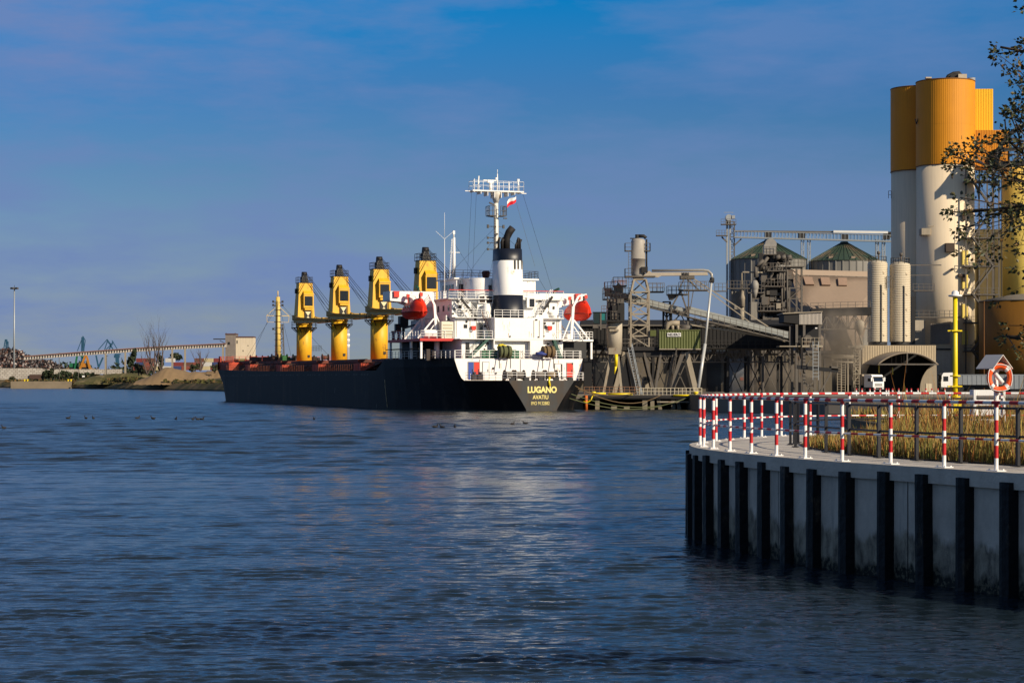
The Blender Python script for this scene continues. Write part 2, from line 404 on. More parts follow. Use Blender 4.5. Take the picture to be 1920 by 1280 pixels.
    o = bpy.data.objects.new('water', me); C.objects.link(o); tag(o, kind='structure'); return o
water()

# ---------------------------------------------------------------- the round quay head in front on the right
QZ = 2.4
OUT = [(17.2, 26.5), (16.0, 28.6), (14.9, 30.7), (13.85, 32.6), (12.9, 34.3), (12.0, 35.8), (11.1, 37.2), (10.3, 38.75), (9.53, 40.3), (8.84, 41.9), (8.06, 43.6), (7.27, 45.1), (6.7, 46.8), (6.25, 48.4), (5.83, 49.9), (5.48, 51.5), (5.22, 53.1),
       (5.12, 54.7), (5.18, 56.4), (5.45, 58.1), (5.95, 59.7), (6.5, 61.2), (7.1, 62.6), (7.8, 64), (8.6, 65.4), (9.7, 66.6), (11.1, 67.4), (12.8, 67.8), (14.5, 67.9), (16.2, 67.8), (17.9, 67.5), (19.6, 67.1)]
def offset(pts, d):
    out = []
    for i, p in enumerate(pts):
        a = pts[max(0, i - 1)]; b = pts[min(len(pts) - 1, i + 1)]
        t = Vector((b[0] - a[0], b[1] - a[1])).normalized(); out.append((p[0] - t.y * d, p[1] + t.x * d))
    return out
def resample(pts, step):
    out = [Vector((*pts[0], 0))]; acc = 0
    for a, b in zip(pts, pts[1:]):
        a = Vector((*a, 0)); b = Vector((*b, 0)); ln = (b - a).length; t = step - acc
        while t <= ln: out.append(a.lerp(b, t / ln)); t += step
        acc = ln - (t - step)
    return out
def smooth(pts, n=2):
    for _ in range(n):
        q = [pts[0]]
        for a, b in zip(pts, pts[1:]):
            q += [(a[0] * .75 + b[0] * .25, a[1] * .75 + b[1] * .25), (a[0] * .25 + b[0] * .75, a[1] * .25 + b[1] * .75)]
        pts = q + [pts[-1]]
    return pts
EDGE = smooth(offset(OUT, .32)); WALL = smooth(offset(OUT, .22))
mw = bpy.data.materials.new('quay_wall'); mw.use_nodes = True
def wallmat(m):
    t = m.node_tree; n = t.nodes; l = t.links; b = n['Principled BSDF']; b.inputs['Roughness'].default_value = .85
    g = n.new('ShaderNodeNewGeometry'); sp_ = n.new('ShaderNodeSeparateXYZ'); l.new(g.outputs['Position'], sp_.inputs[0])
    def noise(sc, det=8, rough=.65, s=1):
        mp = n.new('ShaderNodeMapping'); mp.inputs['Scale'].default_value = sc; l.new(g.outputs['Position'], mp.inputs[0])
        q = n.new('ShaderNodeTexNoise'); q.inputs['Scale'].default_value = s; q.inputs['Detail'].default_value = det; q.inputs['Roughness'].default_value = rough; l.new(mp.outputs[0], q.inputs['Vector']); return q.outputs[0]
    def rng(x, a, b_, c=0, d=1):
        r = n.new('ShaderNodeMapRange'); r.inputs[1].default_value = a; r.inputs[2].default_value = b_; r.inputs[3].default_value = c; r.inputs[4].default_value = d; l.new(x, r.inputs[0]); return r.outputs[0]
    def math_(op, x, y):
        q = n.new('ShaderNodeMath'); q.operation = op
        for i, v in enumerate((x, y)):
            if hasattr(v, 'links'): l.new(v, q.inputs[i])
            else: q.inputs[i].default_value = v
        return q.outputs[0]
    def mix(f, a, b_):
        q = n.new('ShaderNodeMix'); q.data_type = 'RGBA'; l.new(f, q.inputs[0])
        for i, v in ((6, a), (7, b_)):
            if hasattr(v, 'links'): l.new(v, q.inputs[i])
            else: q.inputs[i].default_value = (*v, 1)
        return q.outputs[2]
    c = mix(rng(noise((1.1, 1.1, .8)), .35, .7), (.72, .61, .48), (.44, .37, .29))
    c = mix(rng(noise((3, 3, .16), 5), .55, .72, 0, .6), c, (.11, .11, .11))             # drip streaks
    z = math_('ADD', sp_.outputs[2], math_('MULTIPLY', math_('SUBTRACT', noise((1.6, 1.6, .5), 6), .5), 1.1))
    c = mix(rng(z, 1.0, .82), c, mix(rng(noise((4, 4, 2)), .4, .65), (.40, .33, .23), (.11, .09, .065)))   # the lower lift, stained by the tide
    c = mix(rng(z, .34, .2), c, mix(rng(noise((9, 9, 9)), .5, .56), (.006, .008, .004), (.12, .10, .06)))   # weed at the waterline
    c = mix(rng(noise((7, 7, 7), 4), .70, .74, 0, .8), c, (.03, .025, .02))
    l.new(c, b.inputs['Base Color'])
    bp = n.new('ShaderNodeBump'); bp.inputs['Strength'].default_value = .5; bp.inputs['Distance'].default_value = .05; l.new(noise((6, 6, 6)), bp.inputs['Height']); l.new(bp.outputs[0], b.inputs['Normal'])
wallmat(mw)
quay = thing('quay_wall', 'curved grey concrete quay wall with black steel piles on the near right', 'quay wall', (9.5, 40, 0))
def skin(mb, line, z0, z1):
    k = len(line); mb.add([(x, y, z0) for x, y in line] + [(x, y, z1) for x, y in line], [(i, k + i, k + i + 1, i + 1) for i in range(k - 1)], True)
a = MB(); skin(a, WALL, -2, QZ - .30); a.build('wall_face', mw, quay)
a = MB(); skin(a, EDGE, QZ - .32, QZ); k = len(EDGE)
a.add([(x, y, QZ - .32) for x, y in EDGE] + [(x, y, QZ - .32) for x, y in smooth(offset(OUT, 0))], [(i, i + 1, k + i + 1, k + i) for i in range(k - 1)])
a.build('coping', mat('coping_concrete', (.62, .53, .42), .9, var=.25, scale=1.2, streak=.3, bump=.2, bump_scale=10), quay)
PILE = mat('pile_black', (.006, .006, .0065), .55, spec=.2, var=.4, scale=3, streak=.3, rust=(.085, .06, .035), rust_amt=.12, rust_scale=1.9, bump=.25)
a = MB()
poly = [(-.19, .0), (-.15, -.2), (-.05, -.215), (.06, -.205), (.15, -.2), (.19, .0)]
a.prism([(x, y, -2) for x, y in poly], (0, 0, QZ - .17 + 2)); pm = a.build('pile', PILE, quay, local=True)
line = resample(WALL, 1.37); first = True
for i in range(1, len(line) - 1):
    t = (line[i + 1] - line[i - 1]).normalized(); p = line[i]
    if p.y > 62 and p.x > 6.6: break
    o = pm if first else pm.copy()
    if not first: C.objects.link(o)
    first = False
    o.location = W[quay.name].inverted() @ Vector((p.x, p.y, random.uniform(-.035, .03))); o.rotation_euler = (random.uniform(-.006, .006), random.uniform(-.006, .006), math.atan2(t.y, t.x) + math.pi + random.uniform(-.06, .06))
    if i % 2: jt = MB(); jp = (line[i] + line[i + 1]) / 2; jn = Vector((-t.y, t.x, 0)) * .004; jt.add([jp + jn - t * .012 + Vector((0, 0, -1)), jp + jn + t * .012 + Vector((0, 0, -1)), jp + jn + t * .012 + Vector((0, 0, QZ - .33)), jp + jn - t * .012 + Vector((0, 0, QZ - .33))], [(0, 1, 2, 3)]); jt.build('wall_joint', PILE, quay)
# pavement and ground of the head
top = smooth(offset(OUT, .30))
a = MB(); pts = top + [(60, 66), (60, 26.5)]
a.add([(x, y, QZ) for x, y in pts], [list(range(len(pts)))[::-1]])
o = a.build('quay_pavement', mat('quay_path', (.46, .42, .37), .85, var=.16, scale=1.4, rust=(.30, .27, .23), rust_amt=.1, rust_scale=.7, bump=.15, bump_scale=16)); tag(o, kind='structure')
INN = [(13.4, 37.0), (12.3, 38.9), (11.25, 40.6), (10.4, 42.1), (9.62, 43.9), (8.95, 45.3), (8.4, 46.9), (8.0, 48.6), (7.73, 50.4), (7.55, 52.3), (7.5, 54.2), (7.64, 56.2), (8.1, 58), (8.9, 59.6), (10.0, 61), (11.4, 62), (13.1, 62.5), (15, 62.5), (17, 62.3), (19, 62)]
ins = offset(INN, -.25)
a = MB(); pts = [(x, y) for x, y in ins] + [(58, 60), (58, 30)]
a.add([(x, y, QZ + .03) for x, y in pts], [list(range(len(pts)))[::-1]]); o = a.build('earth_bed', EARTH); tag(o, kind='structure')
# land behind the head, where the yellow pole stands
a = MB(); pts = [(14.6, 69.5), (15.8, 98), (80, 104), (80, 64), (22, 66.9), (18, 68.2)]
a.prism([(x, y, -2) for x, y in pts], (0, 0, 4.36)); o = a.build('rear_bank', EARTH); tag(o, kind='structure')
# camera side shore, right of and behind the camera
a = MB(); pts = [(-70, 6), (9.8, 6), (10.6, 20), (17.0, 26.3), (70, 26.3), (70, -60), (-70, -60)]
a.prism([(x, y, -2) for x, y in pts], (0, 0, 4.38)); o = a.build('near_bank', EARTH); tag(o, kind='structure')

# railings
RH = 1.33
def stripe_post(parent, first=[None]):
    a = MB(); zs = [0.012, .25, .50, .75, 1.0, 1.25, RH]
    for i in range(6):
        a.m = i % 2; a.tube((0, 0, zs[i]), (0, 0, zs[i + 1]), .042, n=10, cap=False)
    a.m = 0; a.box((0, 0, .008), (.34, .22, .016))
    for bx_, by_ in ((-.13, .07), (.13, .07), (.13, -.07), (-.13, -.07)): a.box((bx_, by_, .028), (.025, .025, .03))
    return a.build('post', [WHT, RED], parent, local=True)
rail = thing('red_white_railing', 'red and white striped steel railing round the edge of the near quay', 'railing', (6.0, 54, QZ))
Mi = W[rail.name].inverted(); pm = stripe_post(rail); first = True
for i, p in enumerate(OUT):
    if i < 5: continue
    o = pm if first else pm.copy()
    if not first: C.objects.link(o)
    first = False
    q = OUT[min(i + 1, len(OUT) - 1)]; q0 = OUT[i - 1]
    o.location = Mi @ Vector((*p, QZ)); o.rotation_euler = (0, 0, math.atan2(q[1] - q0[1], q[0] - q0[0]))
def striped_rail(line, z, r, seg, mats, parent, name='handrail', z1=None):
    pts = resample(line, seg); a = MB()
    for i in range(len(pts) - 1):
        a.m = i % 2; a.tube((pts[i].x, pts[i].y, z), (pts[i + 1].x, pts[i + 1].y, z), r, n=8, cap=False)
    return a.build(name, mats, parent)
rl = smooth(OUT[4:], 2)
striped_rail(rl, QZ + RH + .01, .036, .27, [WHT, RED], rail, 'handrail')
striped_rail(rl, QZ + RH * .46, .023, .27, [WHT, RED], rail, 'middle_rail')
inner = thing('dark_railing', 'dark grey steel railing along the grass on the near quay', 'railing', (8.0, 50, QZ))
Mi = W[inner.name].inverted()
a = MB(); a.box((0, 0, 0.60), (.07, .07, 1.2)); a.box((0, 0, .01), (.3, .16, .02)); pm = a.build('post', DARKR, inner, local=True); first = True
ips = INN + [(7.82, 56.75)]
for i, p in enumerate(ips):
    o = pm if first else pm.copy()
    if not first: C.objects.link(o)
    first = False
    o.location = Mi @ Vector((*p, QZ + .012)); o.rotation_euler = (0, 0, math.atan2(INN[min(i + 1, 19) % 20][1] - INN[(i - 1) % 20][1], .01 + INN[min(i + 1, 19) % 20][0] - INN[(i - 1) % 20][0]))
il = smooth(INN, 2)
for z, nm in ((1.2, 'handrail'), (.62, 'middle_rail')):
    a = MB()
    a.path([(x, y, QZ + z) for x, y in il], .028, 6); a.build(nm, DARKR, inner)

# grass on the bed: one mass of blades
def grass_mat(n_, c):
    m = mat(n_, c, .8, var=.3, scale=3); return m
GM = [grass_mat('grass_straw', (.29, .18, .045)), grass_mat('grass_rust', (.22, .085, .015)), grass_mat('grass_yellow', (.34, .25, .05)), grass_mat('grass_green', (.15, .16, .03)), grass_mat('grass_dry', (.30, .21, .09))]
def pip(x, y, poly):
    c = False; j = len(poly) - 1
    for i in range(len(poly)):
        xi, yi = poly[i]; xj, yj = poly[j]
        if (yi > y) != (yj > y) and x < (xj - xi) * (y - yi) / (yj - yi) + xi: c = not c
        j = i
    return c
def grass(name, poly, n, h0, h1, z, label_, wts=(4, 3, 3, 3, 2), xr=None, wd=.011, hfun=None):
    rg = random.Random(name); vs = []; fs = []; mi = []
    x0 = min(p[0] for p in poly); x1 = xr or max(p[0] for p in poly); y0 = min(p[1] for p in poly); y1 = max(p[1] for p in poly)
    k = 0
    while k < n:
        x, y = rg.uniform(x0, x1), rg.uniform(y0, y1)
        if abs(x / y) > .30 or not pip(x, y, poly): continue
        if math.sin(x * 2.1 + y * 1.3) + math.sin(x * .9 - y * 1.7 + 2) + rg.uniform(-1, 2.2) < -.9: continue
        cl = math.sin(x * 1.1 + 3 * math.sin(y * .5)) * math.cos(y * .9)
        hf = hfun(x, y) if hfun else 1
        h = rg.uniform(h0, h1) * hf * (1 + .3 * cl)
        if rg.random() < .035: h *= 1.5
        a = rg.uniform(0, 6.28); dx, dy = math.cos(a), math.sin(a); ln = rg.uniform(.05, .4) * h; w_ = wd * rg.uniform(.6, 1.5)
        b = rg.uniform(0, 6.28); wx, wy = math.cos(b) * w_, math.sin(b) * w_
        o = len(vs)
        vs += [(x - wx, y - wy, z), (x + wx, y + wy, z), (x + dx * ln * .35 - wx * .8, y + dy * ln * .35 - wy * .8, z + h * .6), (x + dx * ln * .35 + wx * .8, y + dy * ln * .35 + wy * .8, z + h * .6), (x + dx * ln, y + dy * ln, z + h)]
        fs += [(o, o + 1, o + 3, o + 2), (o + 2, o + 3, o + 4)]
        wt = list(wts); 
        if h < .45 * hf: wt[3] *= 3; wt[2] *= 1.5
        if cl > .3: wt[1] *= 2
        m_ = rg.choices(range(5), wt)[0]; mi += [m_, m_]; k += 1
    me = bpy.data.meshes.new(name); me.from_pydata(vs, [], fs)
    for m in GM: me.materials.append(m)
    me.polygons.foreach_set('material_index', mi)
    o = bpy.data.objects.new(name, me); C.objects.link(o); tag(o, label_, 'grass', kind='stuff')
    return o
bed = offset(INN, -.32) + [(19, 61), (19, 34)]
def hf(x, y):
    px = CX + x / y * FPX
    f = .42 + .58 * min(1, max(0, (px - 1560) / 130)) if px < 1690 else 1
    return f * (.55 if y < 41 + (10.6 - x) * .9 + 2 else 1)
grass('grass', bed, 56000, .18, .68, QZ + .02, 'tall rust and straw coloured dry grass behind the dark railing', hfun=hf)
grass('grass', [(14.9, 70), (16, 97), (32, 100), (32, 68)], 15000, .2, .6, 2.35, 'low dry grass on the bank around the yellow pole', wd=.02)
grass('weed_stalks', [(10.0, 49), (10.2, 57), (12.3, 57), (12.3, 49)], 420, .95, 1.45, QZ + .02, 'taller weed stalks standing above the grass left of the yellow pole', wts=(3, 5, 2, 0, 1), wd=.012)
grass('weed_stalks', [(12.6, 47), (12.8, 55), (16, 55), (16, 47)], 260, .8, 1.25, QZ + .02, 'taller weed stalks standing above the grass near the lifebuoy stand', wts=(4, 3, 2, 0, 2), wd=.012)
# lower leafy weed at the path edge
a = MB(); rg = random.Random(3)
for cx_, cy_ in ((9.75, 44.8), (8.1, 49.5), (8.9, 46.6)):
    for i in range(60):
        t = rg.uniform(0, 6.28); r = rg.uniform(.02, .28); h = rg.uniform(.05, .22); p = Vector((cx_ + .25 + math.cos(t) * r, cy_ + .35 + math.sin(t) * r, QZ + h)); d = Vector((math.cos(t), math.sin(t), .25)) * .09; sd = Vector((-math.sin(t), math.cos(t), 0)) * .045
        a.add([p - d, p + sd, p + d, p - sd], [(0, 1, 2, 3)])
o = a.build('weeds', mat('weed_green', (.10, .16, .06), .7), loc=(9, 46, QZ)); tag(o, 'low green leafy weeds at the edge of the quay path', 'weeds', kind='stuff')

# lifebuoy station
lx, ly = X_(1868, 56.5), 56.5
st = thing('lifebuoy_stand', 'white post with small tilted roof holding the orange lifebuoy', 'lifebuoy stand', (lx, ly, QZ))
def at2(px, py, Y=56.5): return at(px, py, Y)
a = MB(); a.tube((lx, ly, QZ), (lx, ly, Z_(676, 56.5)), .07, n=10); a.build('post', WHT, st)
a = MB(); z0 = Z_(705, 56.5); z1 = Z_(666, 56.5)
xl, xt, xr = X_(1841, 56.5), X_(1881, 56.5), X_(1901, 56.5)
F_ = Vector(at(1881, 664.5, 56.1)); ax = Vector((-.34, .60, 0)); LD = Vector((-.31, -.17, -.375)); RD = Vector((.31, .17, -.375))
for D_ in (LD, RD):
    a.prism([F_, F_ + ax, F_ + ax + D_, F_ + D_], (0, 0, -.02))
a.build('roof', mat('grey_metal_sheet', (.66, .60, .54), .6, var=.1), st)
a = MB()
for s in (-1, 1): a.bar((lx, ly - .05, Z_(700, 56.5)), (lx + s * .16, ly - .05, Z_(682, 56.5)), .05)
a.bar((lx - .2, ly - .08, Z_(693, 56.5)), (lx + .2, ly - .08, Z_(693, 56.5)), .05)
a.build('bracket', WHT, st)
a = MB(); bc = at(1874, 708, 56.3); Rr = .30
ns, nt_ = 40, 14; vs = []; fs = []
for i in range(ns):
    t = 2 * math.pi * i / ns
    for j in range(nt_):
        u = 2 * math.pi * j / nt_; r = Rr + .075 * math.cos(u); vs.append((bc.x + .95 * r * math.cos(t), bc.y + .075 * math.sin(u), bc.z + 1.1 * r * math.sin(t)))
for i in range(ns):
    for j in range(nt_):
        a.m = 1 if i % 10 in (4, 5) else 0
        fs = [(i * nt_ + j, i * nt_ + (j + 1) % nt_, ((i + 1) % ns) * nt_ + (j + 1) % nt_, ((i + 1) % ns) * nt_ + j)]
        if i == 0 and j == 0: a.add(vs, fs, True)
        else: a.f.append(list(fs[0])); a.mi.append(a.m); a.sm.append(True)
buoy = a.build('lifebuoy', [mat('buoy_orange', (.85, .10, .012), .5, var=.08), WHT], loc=(bc.x, bc.y, bc.z - .4)); tag(buoy, 'orange lifebuoy with white bands hanging on the white stand', 'lifebuoy')
a = MB()
for i in range(4):
    t0 = math.pi * (.25 + .5 * i); pp = [(bc.x + .40 * math.cos(t0 + .5 * math.pi * k / 6) * (.93 - .1 * math.sin(math.pi * k / 6)), bc.y - .09, bc.z + .43 * math.sin(t0 + .5 * math.pi * k / 6) * (.95 - .1 * math.sin(math.pi * k / 6))) for k in range(7)]
    a.path(pp, .012, 5)
a.path([(bc.x - .13, bc.y - .03, bc.z + .12), (bc.x + .08, bc.y - .03, bc.z - .14)], .06, 8)
a.build('grab_line', WHT, buoy)
# white slatted crate at its foot
cp = at(1851, 741, 59)
cr_ = thing('white_crate', 'white slatted crate in the grass beside the lifebuoy stand', 'crate', (cp.x, 59, QZ))
a = MB()
a = MB()
for k in range(5): a.box((cp.x, 59, QZ + .3 + k * .28), (.9, .5, .16))
a.build('slatting', WHITE2, cr_)
for s in (-1, 1):
    a = MB(); a.box((cp.x + s * .42, 59 - .28, QZ + .75), (.07, .05, 1.5)); a.build('upright', WHITE2, cr_)

# yellow pole
py_ = 90; px0 = X_(1791, py_); yp = thing('yellow_pole', 'tall yellow tubular pole with a light on top rising above the grass', 'pole', (px0, py_, 2.35))
def zz(y): return Z_(y, py_)
a = MB(); a.tube((px0, py_, 2.35), (px0, py_, zz(556)), .115, .10, 16); a.build('mast', YPOLE, yp)
a = MB(); a.lathe([(.12, 0), (.30, .03), (.30, .09), (.16, .11), (.16, .22), (.06, .3)], (px0, py_, zz(557)), 16); a.build('lantern', WHITE2, yp)
for y_, w_ in ((620, .55), (724, .55)):
    a = MB(); a.box((px0 - .02, py_, zz(y_)), (w_ * 1.15, .12, .06)); a.box((px0, py_, zz(y_) + .0), (.36, .36, .05)); a.build('bracket', YPOLE, yp)
for y_ in (706, 745):
    a = MB(); a.lathe([(.23, 0), (.23, .06)], (px0, py_, zz(y_)), 16); a.build('flange', YPOLE, yp)
a = MB(); a.box((px0 + .03, py_, (zz(747) + 2.35) / 2), (.42, .42, zz(747) - 2.35)); a.build('base', YPOLE, yp)
a = MB(); bp_ = at(1774, 770, 89); a.box((bp_.x, 89, (zz(756) + 2.3) / 2), (.5, .5, zz(756) - 2.3)); a.box((bp_.x, 89, zz(756) + .03), (.58, .58, .07)); o = a.build('concrete_block', WHITE2, loc=(bp_.x, 89, 2.35)); tag(o, 'whitewashed concrete block left of the yellow pole base', 'block')

# tree leaning in from the right
def near_tree():
    rg = random.Random(21); tx, ty = 10.6, 24.2
    tr = thing('tree', 'leafy tree on the near shore reaching in at the right edge', 'tree', (tx, ty, 2.38))
    wood = MB(); lv = MB(); tips = []
    def lim(p):
        py = HY + (CZ - p.z) / p.y * FPX; return ip2([(-300, 1900), (60, 1925), (78, 1860), (125, 1862), (140, 1892), (195, 1900), (215, 1870), (258, 1872), (266, 1810), (285, 1778), (330, 1776), (400, 1780), (480, 1800), (520, 1838), (560, 1868), (620, 1868), (660, 1900), (700, 1884), (900, 1900)], py)
    def ip2(k, u):
        for (a, x), (b, y) in zip(k, k[1:]):
            if u <= b: return x + (y - x) * (u - a) / (b - a)
        return k[-1][1]
    def branch(p, d, r, ln, depth):
        pts = [p]; rr = [r]; n = max(3, int(ln / .25))
        for i in range(n):
            d = (d + Vector((rg.uniform(-.13, .13), rg.uniform(-.13, .13), rg.uniform(-.09, .12)))).normalized()
            pn = p + d * (ln / n)
            if CX + pn.x / pn.y * FPX < lim(pn): break
            p = pn; pts.append(p); rr.append(r * (1 - .75 * (i + 1) / n))
            if depth < 3 and i > 0 and rg.random() < (.55 if depth < 2 else .42):
                sd = Vector((rg.uniform(-1, 1), rg.uniform(-1, 1), rg.uniform(-.5, .8))).normalized()
                branch(p, (d * .6 + sd * .8).normalized(), rr[-1] * .6, ln * rg.uniform(.3, .55), depth + 1)
            if depth >= 2 or rr[-1] < .028: tips.append((p, d))
        if len(pts) < 2: return
        wood.path(pts, rr, 5 if depth > 1 else 8)
        tips.append((p, d))
    trunk = [Vector((tx, ty, 2.3)), Vector((tx - .1, ty, 4)), Vector((tx - .15, ty + .1, 6)), Vector((tx - .1, ty, 8)), Vector((tx, ty, 10))]
    wood.path(trunk, [.22, .19, .15, .1, .03], 10)
    def limb(px, py, base_z, y=None):
        tgt = at(px, py, y or ty); b = Vector((tx - .1, ty, base_z)); d = tgt - b
        branch(b, d.normalized(), .055, d.length, 1)
    for (px, py, bz, y) in ((1866, 82, 7.0, 24.2), (1895, 120, 7.2, 24.0), (1795, 285, 5.3, 24.0), (1860, 215, 6.2, 24.6), (1788, 340, 4.9, 24.4), (1800, 400, 4.6, 23.8), (1860, 330, 5.4, 23.6), (1880, 440, 4.8, 24.5),
                            (1840, 470, 4.4, 24.2), (1905, 560, 4.2, 24), (1880, 620, 3.8, 23.9), (1900, 300, 5.9, 24.9), (1830, 350, 5.0, 24.6), (1900, 500, 4.6, 24.8), (1912, 700, 3.4, 24.1), (1890, 250, 6.4, 23.6),
                            (1835, 300, 5.5, 24.3), (1855, 375, 5.1, 23.9), (1822, 430, 4.7, 24.1), (1990, 150, 7.5, 23), (2050, 60, 8, 24.5), (2080, 300, 6, 23), (2000, 0, 8.3, 25), (2350, 150, 7, 24), (2400, 350, 6, 25), (2300, 30, 8.5, 23.5), (2200, -80, 9, 24)):
        limb(px, py, bz, y)
    for p, d in tips:
        px = CX + p.x / p.y * FPX
        for i in range(rg.choice((6, 7, 8)) if px < 1990 else 1):
            a_ = (d + Vector((rg.uniform(-1, 1), rg.uniform(-1, 1), rg.uniform(-1, .6)))).normalized(); sz = rg.uniform(.032, .06)
            q = p + a_ * rg.uniform(.02, .12); sd = a_.cross(Vector((rg.uniform(-1, 1), rg.uniform(-1, 1), rg.uniform(-1, 1)))).normalized() * sz * .42
            lv.m = rg.choices((0, 1, 2), (5, 3, 1))[0]; fold = a_.cross(sd).normalized() * sz * .15
            lv.add([q, q + a_ * sz * .5 + sd + fold, q + a_ * sz * 1.1, q + a_ * sz * .5 - sd + fold], [(0, 1, 2), (0, 2, 3)])
    wood.build('trunk', BARK, tr)
    lv.build('crown', [mat('leaf_dark', (.035, .045, .014), .55, var=.4), mat('leaf_olive', (.075, .065, .018), .55, var=.3), mat('leaf_brown', (.14, .075, .02), .6, var=.3)], tr)
near_tree()
# ---------------------------------------------------------------- the bulk carrier; ship frame: x forward from the transom, y to port, z up
SA = R(19.7); SX, SY = 3.9, 270.0
ship = thing('cargo_ship', 'black hulled bulk carrier with yellow deck cranes and white superstructure, seen from astern', 'ship', (SX, SY, 0), math.pi / 2 + SA)
SM = W[ship.name]
def v_at(px, u):
    """port offset of what shows at column px in the cross plane u"""
    r = (px - CX) / FPX; s, c = math.sin(SA), math.cos(SA)
    return (SX - s * u - r * (SY + c * u)) / (c - r * s)
def z_at(py, u, v):
    return CZ - (py - HY) * (SY + math.cos(SA) * u - math.sin(SA) * v) / FPX
def ip(k, u):
    for (a, x), (b, y) in zip(k, k[1:]):
        if u <= b: t = (u - a) / (b - a); return x + (y - x) * t
    return k[-1][1]
DK = [(0, 4.65), (1.5, 6.0), (3, 7.1), (5, 8.1), (8.6, 9.3), (12, 10.2), (15, 11), (22, 12.4), (30, 13), (130, 13), (142, 13), (150, 12.6), (156, 11), (162, 7.4), (166, 3.4), (168, .2)]
WL = [(0, 2.05), (1.5, 3.3), (3, 4.5), (6, 6.5), (10, 8.6), (18, 11), (28, 12.6), (38, 13), (132, 13), (142, 12.5), (148, 11.4), (154, 8), (160, 3.6), (164, .3), (168, .1)]
TP = [(0, 4.06), (6.5, 4.06), (7.0, 4.35), (7.5, 4.95), (8.0, 5.8), (8.4, 6.6), (8.62, 7.04), (29.6, 7.04), (31.5, 6.35), (33.9, 5.5), (100, 5.6), (149.9, 6.1), (150.1, 7.6), (168, 8.4)]
us = sorted(set([0, .8, 1.5, 3, 5, 6.5, 7, 7.5, 8, 8.4, 8.62, 12, 15, 18, 22, 26, 29.6, 30.5, 31.5, 33.9, 38, 50, 70, 90, 110, 120, 126, 132, 138, 142, 146, 149.9, 150.1, 154, 158, 161, 164, 166.5, 168]))
NZ_ = 9
def stn(u):
    t = ip(TP, u); out = []
    for i in range(NZ_):
        f = i / (NZ_ - 1); z = -2 + (t + 2) * f
        q = min(1, max(0, z / min(t, 6.1))); q = q if u < 40 or u > 118 else q
        y = ip(WL, u) + (ip(DK, u) - ip(WL, u)) * (q ** 1.1)
        out.append((y, z))
    return out
a = MB(); vs = []
for u in us:
    s = stn(u); vs += [(u, -y, z) for y, z in s[::-1]] + [(u, y, z) for y, z in s]
k = 2 * NZ_; fs = []
for i in range(len(us) - 1):
    for j in range(k - 1):
        if j == NZ_ - 1: continue
        fs.append((i * k + j, (i + 1) * k + j, (i + 1) * k + j + 1, i * k + j + 1))
a.add(vs, fs); a.sm = [False] * len(a.f)
hull = a.build('hull', HULL, ship, local=True)
a = MB(); s = stn(0); a.add([(0, -y, z) for y, z in s] + [(0, y, z) for y, z in s[::-1]], [list(range(k))[::-1]])
# flat plating proud of the hull ends
a.v = [(x - .01, y, z) for x, y, z in a.v]; transom = a.build('transom', TRANS, ship, local=True)
def deckpoly(u0, u1, z=None, inset=0.0, dz=-.03, n=14):
    a = MB(); up = [u0 + (u1 - u0) * i / n for i in range(n + 1)]
    vs = [(u, ip(DK, u) - inset, (z if z is not None else ip(TP, u) + dz)) for u in up] + [(u, -ip(DK, u) + inset, (z if z is not None else ip(TP, u) + dz)) for u in up]
    m = n + 1; a.add(vs, [(i, i + 1, m + i + 1, m + i) for i in range(n)]); return a
a = deckpoly(0.02, 8.62, 4.03); b_ = deckpoly(8.62, 31, 7.01); a.add(b_.v, b_.f); b_ = deckpoly(30.5, 168); a.add(b_.v, b_.f)
a.build('deck', DRED, ship, local=True)
def sb(name, m, items, parent=ship, bev=0):
    """part made of boxes in the ship frame"""
    a = MB()
    for it in items: a.bx(*it)
    return a.build(name, m, parent, local=True)
# marks on the port side: scuppers, weld seams, a long scrape
def onhull(u, z):
    s = stn(u)
    for (y0, z0), (y1, z1) in zip(s, s[1:]):
        if z <= z1: return y0 + (y1 - y0) * max(0, (z - z0)) / (z1 - z0)
    return s[-1][0]
a = MB(); rg = random.Random(5)
for i in range(70):
    u = 38 + i * 1.5
    if rg.random() < .3: continue
    l_ = rg.uniform(.3, 1.1); z = 4.85; y = onhull(u, z) + .012; a.add([(u, y, z), (u + l_, y, z), (u + l_, y, z + .16), (u, y, z + .16)], [(0, 1, 2, 3)])
a.build('scuppers', BLACK, ship, local=True)
a = MB()
for u, w_ in ((63, .10), (90, .06), (112, .06), (136, .06), (44, .05)):
    for k in range(10):
        z0, z1 = .1 + k * .52, .1 + (k + 1) * .52; a.add([(u, onhull(u, z0) + .012, z0), (u + w_, onhull(u, z0) + .012, z0), (u + w_, onhull(u, z1) + .012, z1), (u, onhull(u, z1) + .012, z1)], [(0, 1, 2, 3)])
a.build('weld_seam', BLACK, ship, local=True)
a = MB()
for k in range(12):
    z0, z1 = .2 + k * .33, .2 + (k + 1) * .33; f0, f1 = 29.6 - .7 * (1 - z0 / 4) ** 2, 29.6 - .7 * (1 - z1 / 4) ** 2; w0, w1 = (.30 + .16 * math.sin(k * 2.3)), (.30 + .16 * math.sin((k + 1) * 2.3))
    a.add([(f0, onhull(f0, z0) + .014, z0), (f0 + w0, onhull(f0, z0) + .014, z0), (f1 + w1, onhull(f1, z1) + .014, z1), (f1, onhull(f1, z1) + .014, z1)], [(0, 1, 2, 3)])
a.build('scrape', mat('scrape_tan', (.34, .24, .12), .8, var=.4, scale=2), ship, local=True)
a = MB()
